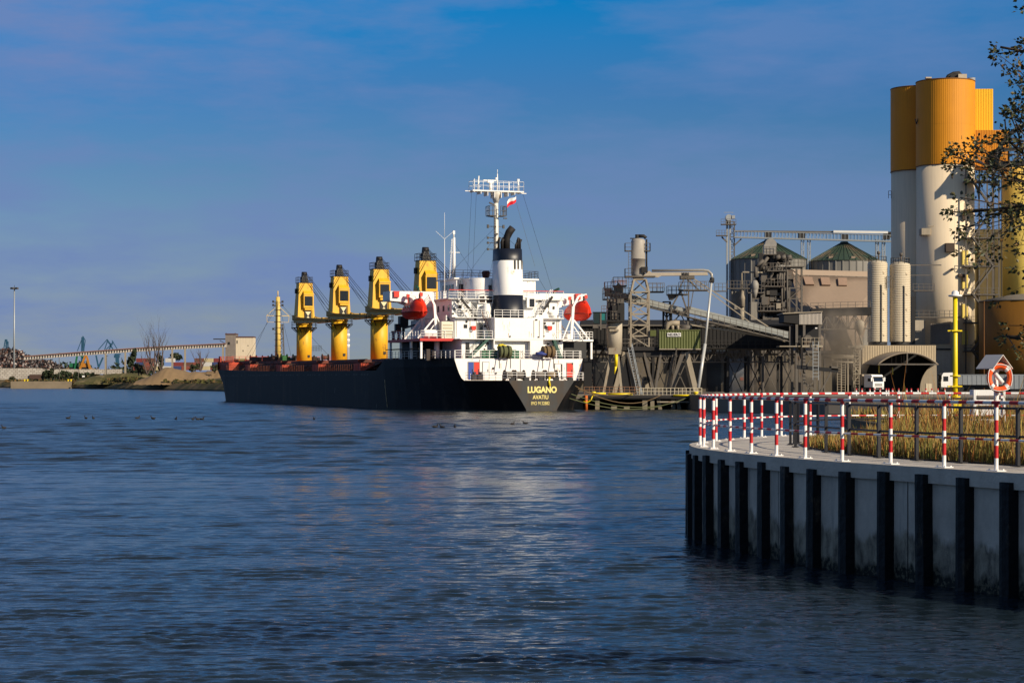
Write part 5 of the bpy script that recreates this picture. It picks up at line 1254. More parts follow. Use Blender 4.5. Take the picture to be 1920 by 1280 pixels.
# boom conveyor with the head cluster
Yb = 298; bc_ = T('boom_conveyor', 'grey inclined boom conveyor with lattice underside running down to the transfer house', 'conveyor', 1300, Yb); CUR = bc_
def f(a):
    for (xa, ya, xb, yb) in ((1144, 556, 1290, 592), (1290, 586, 1478, 634)):
        p = Vector(A(xa, ya, Yb)); q = Vector(A(xb, yb, Yb)); d = q - p
        a.prism([p, q, q + Vector((0, 0, .95)), p + Vector((0, 0, .95))], (0, 2.2, 0))
part('belt_housing', mat('belt_grey', (.30, .31, .29), .6, var=.2, scale=.6, streak=.2), f)
part('walkway_rail', STEELD, lambda a: a.rail([Vector(A(1144, 557.5, Yb - .8)), Vector(A(1292, 594, Yb - .8)), Vector(A(1480, 636, Yb - .8))], 1.1, .9, .045, (.5,)))
part('walkway', STEELD, lambda a: (a.bar(Vector(A(1144, 559, Yb - .4)), Vector(A(1480, 640, Yb - .4)), .9, .12)))
def f(a):
    n = 13
    for yy in (0, 2.0):
        P_ = [Vector(A(1290 + 186 * i / n, 594 + 45 * i / n, Yb)) + Vector((0, yy, 0)) for i in range(n + 1)]; Q_ = [Vector(A(1296 + 160 * i / n, 609 + 24 * i / n, Yb)) + Vector((0, yy, 0)) for i in range(n + 1)]
        for i in range(n):
            a.bar(P_[i], P_[i + 1], .2); a.bar(Q_[i], Q_[i + 1], .2); a.bar(P_[i], Q_[i], .14); a.bar(Q_[i], P_[i + 1], .14)
        a.bar(Q_[n], P_[n], .16)
part('lattice', DUSTY, f)
part('stay', DUSTY, lambda a: (a.bar(A(1297, 520, Yb), A(1440, 612, Yb), .16), a.bar(A(1300, 526, Yb + 2), A(1420, 614, Yb + 2), .12), a.bar(A(1290, 520, Yb), A(1310, 545, Yb), .12)))
def f(a):
    for (x0, x1, y, h) in ((1131, 1180, 560, 1.6), (1150, 1175, 535, 1.2), (1216, 1245, 546, 1.2), (1252, 1290, 551, 1.2), (1275, 1328, 543, 1.2)):
        z = Z_(y, Yb); a.bx(X_(x0, Yb), X_(x1, Yb), Yb - .5, Yb + 2.5, z - .15, z); a.rail([(X_(x0, Yb), Yb - .5, z), (X_(x1, Yb), Yb - .5, z)], h, .6, .045, (.5,)); a.rail([(X_(x0, Yb), Yb + 2.5, z), (X_(x1, Yb), Yb + 2.5, z)], h, .8, .045, (.5,))
    a.prism([A(1252, 551, Yb), A(1275, 551, Yb), A(1262, 562, Yb), A(1256, 562, Yb)], (0, 1.6, 0))
part('service_platforms', STEELD, f)
part('head_frame', mat('faded_red_rail', (.25, .12, .08), .8), lambda a: (a.rail([A(1133, 545, Yb + .5), A(1170, 541, Yb + .5)], 1.2, .5, .05), a.bar(A(1134, 560, Yb), A(1134, 528, Yb), .1), a.rail([A(1147, 533, Yb + 1), A(1175, 533, Yb + 1)], .6, .6, .04)))
part('drive_housing', mat('housing_tan', (.34, .26, .17), .7, var=.3), lambda a: (a.prism([A(1151, 548, Yb), A(1168, 548, Yb), A(1168, 538, Yb), A(1160, 530, Yb), A(1152, 538, Yb)], (0, 1.6, 0)), a.box(A(1140, 548, Yb + .5), (1.0, 1, 1.2))))
part('control_box', DUSTY, lambda a: (a.prism([A(1146, 553, Yb - .6), A(1184, 562, Yb - .6), A(1184, 553, Yb - .6), A(1147, 543, Yb - .6)], (0, .5, 0))))
part('box_window', GLASS, lambda a: a.prism([A(1148.5, 551, Yb - .63), A(1153, 552, Yb - .63), A(1153, 547, Yb - .63), A(1148.5, 546, Yb - .63)], (0, .02, 0)))
def f(a):
    for s, y in ((0, Yb - .2), (1, Yb + 2.6)):
        for (xa, ya, xb, yb, w_) in ((1276, 545, 1259, 576, .22), (1259, 576, 1259, 600, .22), (1276, 545, 1290, 588, .22), (1290, 588, 1290, 650, .28), (1291, 545, 1291, 588, .2), (1284, 520, 1272, 545, .16), (1290, 520, 1290, 545, .16), (1284, 520, 1312, 545, .16), (1259, 598, 1259, 610, .2), (1264, 600, 1286, 582, .12), (1259, 582, 1290, 588, .25), (1275, 586, 1285, 606, .14), (1275, 586, 1264, 606, .14), (1300, 545, 1294, 580, .12)): a.bar(A(xa, ya, y), A(xb, yb, y), w_)
    a.box(A(1288, 520, Yb + 1), (2.0, 2.4, .6)); a.box(A(1294, 519, Yb + .5), (.9, .9, .8))
part('a_frame', STEELD, f)
part('support_column', STEELB, lambda a: (a.tower((X_(1252, Yb), Yb + 2, Z_(650, Yb)), 1.0, 1.0, 6.6, 4, .14), a.bar(A(1250, 650, Yb), A(1250, 580, Yb), .3)))

# second, shorter unloader column at the left with driver's cab
Yc = 290; u2 = T('unloader_column', 'dusty cream unloader column with a dark teal driver cabin beside the ship', 'ship unloader', 1153, Yc, 1.95); CUR = u2
def f(a):
    c = (X_(1153, Yc), Yc + 1.5, Z_(655, Yc)); h = Z_(560, Yc) - c[2]; a.lathe([(1.05, 0), (1.12, h * .35), (1.12, h * .52), (1.05, h * .53), (1.05, h)], c, 20)
part('column', mat('column_cream', (.46, .40, .31), .6, var=.25, scale=.8, streak=.35), f)
part('lower_frame', DUSTY, lambda a: (pxbox(a, 1141, 1165, 652, 664, Yc, 3), pxbox(a, 1143, 1160, 617, 621, Yc - .1, .6), pxbox(a, 1141, 1158, 612, 614, Yc, .5)))
part('machinery', STEELB, lambda a: (pxbox(a, 1140, 1150, 565, 600, Yc + .2, 1), pxbox(a, 1158, 1171, 568, 600, Yc - .1, 1.2), a.rail([A(1138, 600, Yc - .6), A(1170, 600, Yc - .6)], 1.3, .5, .06), pxbox(a, 1137, 1171, 600, 603, Yc - .6, 3), a.rail([A(1138, 566, Yc - .6), A(1170, 566, Yc - .6)], 1.2, .5, .06), pxbox(a, 1148, 1156, 572, 582, Yc - .4, .8)))
part('upper_casing', STEELD, lambda a: (pxbox(a, 1139, 1170, 560, 578, Yc + .3, 2.2), pxbox(a, 1147, 1158, 582, 598, Yc - .3, 1)))
part('cab', mat('cab_dark', (.015, .03, .03), .4), lambda a: (pxbox(a, 1113, 1137, 586, 606, Yc - 1, 2.2), pxbox(a, 1112, 1138, 584.6, 586, Yc - 1.1, 2.4)))
part('cab_window', mat('cab_glass', (.02, .16, .15), .15, spec=.7), lambda a: (pxbox(a, 1128, 1134, 588, 600, Yc - 1.05, .04)))
part('cab_frame', STEELD, lambda a: (pxbox(a, 1112, 1120, 603, 614, Yc - .8, 1), pxbox(a, 1125, 1128, 587, 618, Yc - 1.08, .1), a.rail([A(1128, 585, Yc - .8), A(1137, 585, Yc - .8)], .9, .35, .05), pxbox(a, 1112, 1137, 612, 615, Yc - .9, 2)))
for xa, xb in ((1146, 1131), (1158, 1166)): part('leg', DUSTY, lambda a: a.bar(A(xa, 662, Yc + 1), (X_(xb, Yc), Yc, 1.95), .35))
part('yellow_chute', YPOLE, lambda a: (a.tube(A(1155.5, 664, Yc), A(1155, 686, Yc), .24), a.tube(A(1155, 686, Yc), A(1152, 701, Yc), .2, .05)))

# ---------------------------------------------------------------- transfer house
Yt = 303; th = T('transfer_house', 'pale corrugated transfer house on steel legs where the boom conveyor ends', 'transfer house', 1508, Yt); CUR = th
def corr_front(a, x0, x1, y0, y1, Y, n, d=.08):
    vs = []
    for i in range(n + 1):
        x = X_(x0 + (x1 - x0) * i / n, Y); q = d if i % 2 else 0; vs += [(x, Y - .02 - q, Z_(y1, Y)), (x, Y - .02 - q, Z_(y0, Y))]
    a.add(vs, [(2 * i, 2 * i + 2, 2 * i + 3, 2 * i + 1) for i in range(n)])
part('clad_box', CLADG, lambda a: (corr_front(a, 1498, 1541, 585, 608, Yt, 34), pxbox(a, 1498, 1541, 585, 608, Yt, 6)))
part('side_box', GALLERY, lambda a: a.prism([A(1470, 588, Yt), A(1498, 586, Yt), A(1498, 607, Yt), A(1470, 604, Yt)], (0, 6, 0)))
part('roof', DUSTY, lambda a: a.prism([A(1468, 586.5, Yt - .3), A(1542.5, 583.2, Yt - .3), A(1542.5, 585, Yt - .3), A(1468, 588.5, Yt - .3)], (0, 7, 0)))
part('inner_room', BLACK, lambda a: pxbox(a, 1494, 1534, 608, 650, Yt + 2, 4))
part('frame', STEELD, lambda a: [a.bar((X_(px, Yt), Yt + dy, GZ), (X_(px, Yt), Yt + dy, Z_(608, Yt)), .36) for px in (1494, 1508, 1537) for dy in (.2, 5)] + [a.bar((X_(xa, Yt), Yt + .1, Z_(ya, Yt)), (X_(xb, Yt), Yt + .1, Z_(yb, Yt)), .16) for xa, ya, xb, yb in ((1508, 716, 1536, 736), (1536, 700, 1510, 735), (1494, 655, 1508, 700), (1508, 655, 1537, 690), (1537, 655, 1508, 690))])
part('platform', DUSTY, lambda a: (pxbox(a, 1504, 1543, 647, 651, Yt - 1, 4), a.rail([A(1504, 647, Yt - 1), A(1543, 647, Yt - 1)], 1.1, .6, .05), pxbox(a, 1462, 1504, 648, 650, Yt - .5, 4)))
part('dust_filter', STEELD, lambda a: (pxbox(a, 1508, 1523, 632, 647, Yt - .6, 1.4), a.prism([A(1508, 632, Yt - .6), A(1523, 632, Yt - .6), A(1518, 628, Yt - .6), A(1512, 628, Yt - .6)], (0, 1.4, 0))))
part('ladder', STEEL, lambda a: (a.ladder((X_(1527, Yt), Yt - 1.3, GZ + 2), (X_(1527, Yt), Yt - 1.3, Z_(640, Yt)), .8, .5, .09)))
part('lamp', WHT, lambda a: pxbox(a, 1528.5, 1532.5, 614, 616, Yt - .12, .1))
part('belt_feeder', BLACK, lambda a: a.prism([A(1494, 684, Yt), A(1572, 691, Yt), A(1572, 698, Yt), A(1494, 691, Yt)], (0, 2, 0)))
part('belt_hood', STEELD, lambda a: (a.prism([A(1559, 686, Yt), A(1571, 687, Yt), A(1571, 694, Yt), A(1559, 693, Yt)], (0, 2.1, 0)), a.bar(A(1558, 697, Yt), A(1538, 736, Yt), .2)))

# ---------------------------------------------------------------- process tower with cleaning machinery
Yp = 335; pt = T('process_tower', 'cluttered steel grain cleaning tower with ducts, platforms and hoppers', 'process tower', 1450, Yp); CUR = pt
def f(a):
    for px in (1412, 1432, 1472, 1480, 1503):
        for dy in (0, 6): a.bar((X_(px, Yp), Yp + dy, GZ), (X_(px, Yp), Yp + dy, Z_({1412: 528, 1432: 480, 1472: 500, 1480: 500, 1503: 500}[px], Yp)), .3)
    for y_ in (502, 540, 560, 585, 600): a.bar(A(1412 if y_ > 520 else 1432, y_, Yp), A(1503, y_, Yp), .2)
    for (xa, ya, xb, yb) in ((1480, 502, 1503, 540), (1503, 540, 1480, 560), (1480, 560, 1503, 585), (1432, 540, 1472, 580), (1484, 505, 1503, 520), (1472, 500, 1432, 540)): a.bar(A(xa, ya, Yp), A(xb, yb, Yp), .14)
part('frame', STEELD, f)
rg = random.Random(17)
part('machinery', STEELB, lambda a: [a.box((X_(rg.uniform(1430, 1482), Yp), Yp + rg.uniform(.5, 5.5), Z_(rg.uniform(478, 615), Yp)), (rg.uniform(.5, 2.2), rg.uniform(.6, 3), rg.uniform(.5, 2.2))) for _ in range(85)])
part('machinery', STEELD, lambda a: [a.box((X_(rg.uniform(1428, 1480), Yp), Yp + rg.uniform(-.4, .6), Z_(rg.uniform(482, 612), Yp)), (rg.uniform(.3, 1.5), rg.uniform(.3, .8), rg.uniform(.3, 1.6))) for _ in range(48)])
part('chutes', STEELD, lambda a: [a.tube(A(xa, ya, Yp - .6), A(xb, yb, Yp - .6), r) for xa, ya, xb, yb, r in ((1424, 505, 1440, 482, .28), (1417, 520, 1417, 500, .3), (1417, 500, 1432, 488, .3), (1446, 515, 1460, 492, .25), (1458, 535, 1464, 508, .2), (1466, 600, 1466, 500, .16), (1470, 560, 1470, 500, .12), (1440, 530, 1452, 505, .2), (1476, 590, 1476, 505, .14))])
part('walkways', STEELD, lambda a: [(a.rail([A(x0, y_, Yp - 1), A(x1, y_, Yp - 1)], 1.2, .55, .05), a.bar(A(x0, y_ + 1, Yp - .6), A(x1, y_ + 1, Yp - .6), 1.0, .15)) for x0, x1, y_ in ((1430, 1456, 476), (1473, 1508, 499), (1402, 1434, 548), (1428, 1470, 536), (1420, 1470, 582), (1438, 1474, 507), (1340, 1362, 545), (1364, 1412, 540))])
part('head_dome', mat('dome_steel', (.30, .28, .25), .5, metal=.3, var=.2), lambda a: (a.tube(A(1445.5, 458, Yp - .5), (X_(1445.5, Yp), Yp + 1.2, Z_(458, Yp)), .95, n=18), a.box(A(1443, 468, Yp), (1.9, 1.2, 1.6)), a.box(A(1445, 472, Yp - .3), (.7, .5, 1.0))))
for px, w_, y0_, y1_ in ((1414, 1.0, 531, 545), (1414, .8, 541, 548)): part('cyclone', mat('cyclone_grey', (.26, .24, .21), .6), lambda a: a.lathe([(.2, -1.3), (w_ * .62, -.2), (w_ * .62, .5), (w_ * .35, 1.0), (.1, 1.1)], (X_(px, Yp), Yp - 1, Z_((y0_ + y1_) / 2, Yp)), 14))
for px in (1458, 1468, 1479): part('screening_drum', STEELD, lambda a: a.tube(A(px - 4, 484, Yp - .7), A(px + 5, 481, Yp - .7), .38, n=12))
part('left_machine_room', mat('room_tan', (.22, .20, .17), .7, var=.25, streak=.3), lambda a: (pxbox(a, 1408, 1420, 566, 606, Yp - 1, 3), pxbox(a, 1371, 1391, 546, 580, Yp + 1, 3)))
part('duct', DUSTY, lambda a: (a.path([A(1391, 560, Yp), A(1391, 512, Yp), A(1393, 510, Yp), A(1441, 511, Yp)], .13, 8), a.lathe([(.42, 0), (.42, 1.2), (.5, 1.3), (.3, 2.0), (.3, 2.6), (.45, 2.8)], (X_(1391, Yp), Yp - .5, Z_(575, Yp)), 12), a.tube(A(1391, 608, Yp), A(1391, 575, Yp), .42)))
part('lower_box', STEELB, lambda a: (pxbox(a, 1408, 1480, 603, 640, Yp, 6)))
part('white_cabinet', DUSTY, lambda a: (pxbox(a, 1455.5, 1464, 568.5, 578, Yp - 1.2, .7)))

# ---------------------------------------------------------------- elevator tower, gantry conveyor and the two green roofed silos
Ye = 450; et = T('bucket_elevator', 'tall pale steel bucket elevator tower with round head', 'elevator tower', 1367, Ye); CUR = et
part('shaft', STEEL, lambda a: (pxbox(a, 1367.5, 1370.5, 412, 600, Ye, .8), pxbox(a, 1362, 1365.5, 412, 600, Ye, .8)))
part('lattice', STEELD, lambda a: a.tower((X_(1373.5, Ye), Ye + 1, GZ), 1.0, 1.0, Z_(415, Ye) - GZ, 22, .1))
part('head', STEEL, lambda a: (a.tube((X_(1366.5, Ye), Ye - .2, Z_(408, Ye)), (X_(1366.5, Ye), Ye + 1.2, Z_(408, Ye)), .72, n=16), pxbox(a, 1361, 1370, 408, 420, Ye, 1), a.box(A(1375, 407, Ye), (.7, .7, .7)), a.rail([A(1358, 399, Ye), A(1375, 399, Ye)], .1, 3, .05)))
part('platforms', STEELD, lambda a: [(a.bar(A(x0, y_, Ye - .3), A(x1, y_, Ye - .3), 1.6, .2), a.rail([A(x0, y_, Ye - 1), A(x1, y_, Ye - 1)], 1.2, .6, .05)) for x0, x1, y_ in ((1352, 1380, 421), (1343, 1364, 442))] + [a.bar(A(1353, 444, Ye), A(1363, 454, Ye), .3), a.bar(A(1390, 448, Ye), A(1377, 460, Ye), .3)])
gc = T('gantry_conveyor', 'long horizontal steel conveyor bridge over the green silo roofs', 'conveyor bridge', 1520, Ye); CUR = gc
def f(a):
    p, q = Vector(A(1376, 445, Ye)), Vector(A(1674, 453, Ye)); a.bar(p, q, 1.4, .25)
    a.truss(p + Vector((0, 0, 1.35)), q + Vector((0, 0, 1.35)), 1.4, 1.25, 46, .075, diag=False); 
part('bridge', STEEL, f)
part('covered_part', mat('cover_bright', (.62, .62, .60), .4, var=.08), lambda a: a.bar(A(1562, 434.5, Ye - .4), A(1664, 436, Ye - .4), 1.2, .5))
part('conveyor_tube', STEELD, lambda a: a.bar(A(1376, 433.5, Ye), A(1562, 435, Ye), .5, .35))
for px in (1505, 1517, 1645, 1657):
    part('support', STEEL, lambda a: (a.tower((X_(px, Ye), Ye + .3, GZ), .62, .62, Z_(449, Ye) - GZ, 34, .07)))
part('drop_head', STEELB, lambda a: [a.box(A(px, y_, Ye), (1.4, 1.3, 1.2)) for px, y_ in ((1440, 440), (1584, 445), (1503, 442), (1662, 444), (1670, 440))])
for i, (xa, ya, x0, x1, ye, lab) in enumerate(((1441, 449, 1374, 1514, 487, 'grey grain silo with green conical roof, the left one, behind the process tower'), (1583, 453, 1515, 1647, 490.5, 'grey grain silo with green conical roof, the right one, above the brown warehouse'))):
    Ys_ = 452; si = thing('grain_silo', lab, 'silo', (X_(xa, Ys_), Ys_, GZ), 0, 'green roofed grain silos'); c = (X_(xa, Ys_), Ys_, GZ); CUR = si
    r = (x1 - x0) / 2 / FPX * Ys_; ze = Z_(ye, Ys_) - GZ; zt = Z_(ya, Ys_) - GZ
    def f(a):
        n = 40; a.lathe([(r * 1.03, ze - .1), (r * 1.03, ze), (r * .14, zt - .5), (r * .10, zt)], c, n, smooth=False)
        for j in range(n):
            t = 2 * math.pi * j / n; a.bar((c[0] + r * 1.03 * math.cos(t), c[1] + r * 1.03 * math.sin(t), GZ + ze + .05), (c[0] + r * .14 * math.cos(t), c[1] + r * .14 * math.sin(t), GZ + zt - .42), .1)
    part('roof', GROOF, f)
    part('wall', SILOG, lambda a: ([a.lathe([(r, 0), (r, ze)], c, 32, smooth=False)], [a.bx(c[0] + r * math.cos(t) - .12, c[0] + r * math.cos(t) + .12, c[1] + r * math.sin(t) - .12, c[1] + r * math.sin(t) + .12, GZ, GZ + ze) for t in np.linspace(math.pi, 2 * math.pi, 17)]))
    part('roof_hatch', BROWN, lambda a: (a.box((c[0] - r * .5, c[1] - r * .72, GZ + ze + .6), (.9, .9, .5)), a.box((c[0] + r * .1, c[1] - r * .9, GZ + ze + .5), (.9, .9, .5))))

# ---------------------------------------------------------------- brown warehouse with steep roof
Yw = 364; wr = T('brown_warehouse', 'large brown warehouse with a steep ribbed roof behind the white ribbed silos', 'warehouse', 1580, Yw); CUR = wr
def lp(px, py, Y): return Vector(at(px, py, Y))
r0, r1, e1, e0_ = lp(1484, 516, 370), lp(1655, 520.5, 376), lp(1606, 668, 361), lp(1528, 668, 354)
def f(a):
    a.add([r0, r1, e1, e0_], [(3, 2, 1, 0)]); n = 90
    for i in range(n): 
        p = r0.lerp(r1, i / n) ; q = e0_.lerp(e1, i / n); a.bar(p + Vector((0, -.05, .03)), q + Vector((0, -.05, .03)), .12)
part('roof', BROWN, f)
part('ridge', BROWNL, lambda a: a.add([lp(1482, 505, 371), lp(1655, 509.5, 377), r1 + Vector((0, -.25, .1)), r0 + Vector((0, -.25, .1))], [(3, 2, 1, 0)]))
part('gable_wall', mat('gable_grey', (.16, .14, .13), .9, var=.2), lambda a: a.add([r0, e0_, Vector((e0_.x, e0_.y, GZ)), Vector((r0.x - 3, r0.y + 16, GZ)), Vector((r0.x - 2, r0.y + 16, e0_.z))], [(0, 4, 3, 2, 1)]))
part('front_wall', DUSTY, lambda a: a.add([Vector((e0_.x, e0_.y, GZ)), Vector((e1.x, e1.y, GZ)), e1, e0_], [(0, 1, 2, 3)]))
for f0 in (.17, .36, .555):
    def f(a):
        P_ = lambda s, t: r0.lerp(r1, s).lerp(e0_.lerp(e1, s), t); s0, s1 = f0 - .055, f0 + .045
        q = [P_(s0, .0 + .035), P_(s1, .035), P_(s1 + .01, .13), P_(s0 + .01, .13)]; a.prism([v + Vector((0, -.1, .0)) for v in q][::-1], (0, -.55, .25))
    part('roof_vent', mat('vent_brown', (.24, .16, .115), .8), f)

# elevated dark duct and truss through the dust
dg_ = T('duct_bridge', 'dark pipe bridge on a lattice behind the drifting dust', 'pipe bridge', 1575, 345); CUR = dg_
part('duct', GALLERY, lambda a: a.bar(A(1520, 586, 345), A(1632, 583, 345), 2.0, 1.3)); part('handrail', STEELD, lambda a: a.rail([A(1520, 579, 344), A(1632, 576, 344)], 1.0, 1.2, .05))
part('lattice', STEELD, lambda a: (a.truss(Vector(A(1535, 592, 345)), Vector(A(1630, 590, 345)), 1.6, 2.3, 7, .13), a.bar(A(1546, 610, 345), (X_(1546, 345), 345, GZ), .25), a.bar(A(1604, 610, 345), (X_(1604, 345), 345, GZ), .25)))
cy = T('dust_cyclone', 'small dusty cyclone hopper with bent pipe left of the ribbed silos', 'cyclone', 1613, 343); CUR = cy
part('hopper', DUSTY, lambda a: (a.lathe([(.15, -1.6), (.75, -.2), (.8, 0), (.8, .7), (.3, 1.1)], A(1612, 612, 343), 14), a.path([A(1611, 620, 343), A(1613, 632, 343), A(1617, 646, 343)], .18, 8), pxbox(a, 1590, 1622, 648, 652, 343, 2)))
part('ladder', DUSTY, lambda a: (a.ladder((X_(1607, 342.5), 342.5, GZ), (X_(1607, 342.5), 342.5, Z_(642, 342.5)), .7, .45, .09), a.tower((X_(1607, 343), 344, GZ), 1.2, 1.2, Z_(650, 343) - GZ, 5, .12)))
lt = T('loading_pipe_rack', 'low dusty pipe rack and ladder cage left of the truck', 'pipe rack', 1575, 340); CUR = lt
part('pipe', DUSTY, lambda a: (a.tube(A(1543, 668, 340), A(1600, 669, 340), .35), a.tube(A(1555, 678, 340), A(1600, 679, 340), .15), a.box(A(1570, 668, 340), (2, .8, .6)))); part('rack', DUSTY, lambda a: (a.ladder((X_(1574, 339), 339, GZ), (X_(1574, 339), 339, Z_(672, 339)), .7, .4, .09), a.ladder((X_(1581, 339), 339, GZ), (X_(1581, 339), 339, Z_(680, 339)), .7, .4, .09), a.bar(A(1590, 669, 340), (X_(1590, 340), 340, GZ), .2)))

# ---------------------------------------------------------------- arched loading shed, two ribbed silos on top
Ya = 350; ash = T('arched_shed', 'corrugated truck loading shed with a wide arched canopy over the dark gateway', 'shed', 1686, Ya); CUR = ash
cxp, hw = 1684, 68
def arch(f): return 660 + 22 * (f * f) ** 1.15     # crown to springing, rows
def f(a):
    n = 26; vs = []
    # fascia with arched opening below, corrugated
    N2 = 60
    for i in range(N2 + 1):
        px = 1616 + 138.5 * i / N2; fr = (px - 1686) / 67; bot = min(682, 659 + 23 * abs(fr) ** 2.2); q = .05 if i % 2 else 0
        vs += [(X_(px, Ya), Ya - q, Z_(bot, Ya)), (X_(px, Ya), Ya - q, Z_(648, Ya))]
    a.add(vs, [(2 * i, 2 * i + 2, 2 * i + 3, 2 * i + 1) for i in range(N2)]); a.bx(X_(1616, Ya), X_(1755, Ya), Ya, Ya + .1, Z_(649.5, Ya), Z_(647.2, Ya))
part('fascia', mat('fascia_tan', (.40, .32, .21), .75, var=.15, streak=.3), f)
def f(a):
    n = 24; p0 = []; p1 = []
    for i in range(n + 1):
        t = -1 + 2 * i / n; z = Z_(659.5 + 22.5 * abs(t) ** 2.2, Ya); p0.append((X_(1686 + 68 * t, Ya), Ya - .1, z)); 
        z1 = Z_(661.5 + 22 * abs(t) ** 2.2, Ya - 7); p1.append((X_(1702 + 57 * t, Ya - 7), Ya - 7, z1))
    a.add(p0 + p1, [(i, i + 1, n + 2 + i, n + 1 + i) for i in range(n)], True)
    a.add([(x, y, z - .12) for x, y, z in p0 + p1], [(n + 1 + i, n + 2 + i, i + 1, i) for i in range(n)], True)
    a.path(p1, .14, 6)
part('canopy', mat('canopy_tan', (.26, .21, .155), .7, var=.15, streak=.2), f)
def f(a):
    y = Ya - 7; a.bar(A(1646, 682.8, y), A(1759, 682.8, y), .25, .25); a.bar(A(1701, 662, y), A(1701, 683, y), .2)
    for px in (1672, 1680, 1690, 1695): a.bar(A(px, 664 + abs(px - 1702) * .08, Ya - 3), A(px, 682, Ya - 3), .12)
part('tie_beam', STEELD, f)
def f(a):
    # side walls left and right of the gateway, with the curved inner edge
    n = 10; L_ = [(1616, 682), (1616, 736)] + [(1619 + 12 * (k / n) ** 2.2, 736 - 53 * (k / n)) for k in range(n + 1)]
    a.prism([(X_(x, Ya), Ya, Z_(y, Ya)) for x, y in L_], (0, .4, 0)); 
    return
def f2(a):
    n = 10
    Rr_ = [(1756, 682)] + [(1757 - 0, 736)] + [(1727 - 2 + 24 * (k / n) ** 2.6, 736 - 54 * (k / n)) for k in range(n + 1)]
    a.prism([(X_(x, Ya), Ya, Z_(y, Ya)) for x, y in Rr_][::-1], (0, .4, 0))
part('front_wall', mat('shed_front', (.30, .25, .185), .85, var=.15, streak=.3), f); part('front_wall', mat('shed_front', (.3, .25, .18)), f2)
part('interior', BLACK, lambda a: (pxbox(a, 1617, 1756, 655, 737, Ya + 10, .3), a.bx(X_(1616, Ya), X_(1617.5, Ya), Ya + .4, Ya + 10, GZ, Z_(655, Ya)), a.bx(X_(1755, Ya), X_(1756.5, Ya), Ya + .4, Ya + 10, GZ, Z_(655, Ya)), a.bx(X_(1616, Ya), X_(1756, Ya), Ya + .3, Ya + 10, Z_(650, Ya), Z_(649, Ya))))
part('hanging_marker', mat('marker_yellow', (.45, .38, .08), .6), lambda a: [a.tube(A(px, y0, Ya - 2), A(px, y1, Ya - 2), .12) for px, y0, y1 in ((1648, 682, 699), (1673.5, 689, 702))]); part('hanging_marker', STEELD, lambda a: a.tube(A(1699, 685, Ya - 2), A(1699, 699, Ya - 2), .12))
part('side_door', CREAMR, lambda a: pxbox(a, 1736, 1747, 719, 737, Ya - .08, .08))
for i, (x0, x1, yt, lab) in enumerate(((1626.5, 1664, 494, 'cream ribbed steel silo standing on the shed roof, the left of the pair'), (1668, 1707, 497, 'cream ribbed steel silo standing on the shed roof, the right of the pair'))):
    Ys_ = Ya + 3.5; si = thing('ribbed_silo', lab, 'silo', (X_((x0 + x1) / 2, Ys_), Ys_, Z_(648, Ys_)), 0, 'ribbed silos on the loading shed'); CUR = si; c = (X_((x0 + x1) / 2, Ys_), Ys_, 0)
    r = (x1 - x0) / 2 / FPX * Ys_; zb = Z_(641, Ys_); zt = Z_(yt, Ys_); n = 44; prof = []
    for k in range(n): z = zb + (zt - zb) * k / n; h = (zt - zb) / n; prof += [(r * .965, z), (r, z + h * .35), (r, z + h * .65), (r * .965, z + h)]
    part('shell', CREAMR, lambda a: (a.lathe(prof, c, 36, smooth=False), a.lathe([(r * .96, zt), (r * .9, zt + .25), (r * .25, zt + .55)], c, 36)))
    part('skirt', STEELB, lambda a: a.lathe([(r * .9, zb - .7), (r * .9, zb)], c, 24)); part('top_rail', STEELD, lambda a: (a.rail([(c[0] + r * .9 * math.cos(t), c[1] + r * .9 * math.sin(t), zt + .1) for t in np.linspace(0, 6.28, 11)[:-1]], 1.1, .8, .045, (.5,), True), a.tube((c[0] + .2, c[1], zt + .4), (c[0] + .2, c[1], zt + 2.0), .14), a.tube((c[0] + .2, c[1], zt + 1.6), (c[0] + .2, c[1], zt + 2.1), .3)))
    part('ladder', BLACK, lambda a: (a.bar((c[0] + r * .2, c[1] - r - .05, zb), (c[0] + r * .2, c[1] - r - .05, zb + (zt - zb) * .72), .16), a.bar((c[0] + r * .1, c[1] - r - .05, zb + (zt - zb) * .72), (c[0] + r * .2, c[1] - r - .05, zb + (zt - zb) * .72), .12)))
    part('inspection_port', CREAM, lambda a: [a.box((c[0] + r * .5, c[1] - r * .9, zb + (zt - zb) * f_), (.3, .2, .3)) for f_ in (.09, .27, .42, .62, .88)])
lk = T('silo_link', 'small steel frame and pipes linking the two ribbed silos', 'steel frame', 1666, Ya + 3); CUR = lk
part('frame', STEELD, lambda a: (a.rail([A(1662, 540, Ya + 2), A(1671, 540, Ya + 2)], 2, .5, .06), a.tower((X_(1666, Ya), Ya + 3, Z_(648, Ya)), .5, .5, Z_(500, Ya) - Z_(648, Ya), 16, .07)))

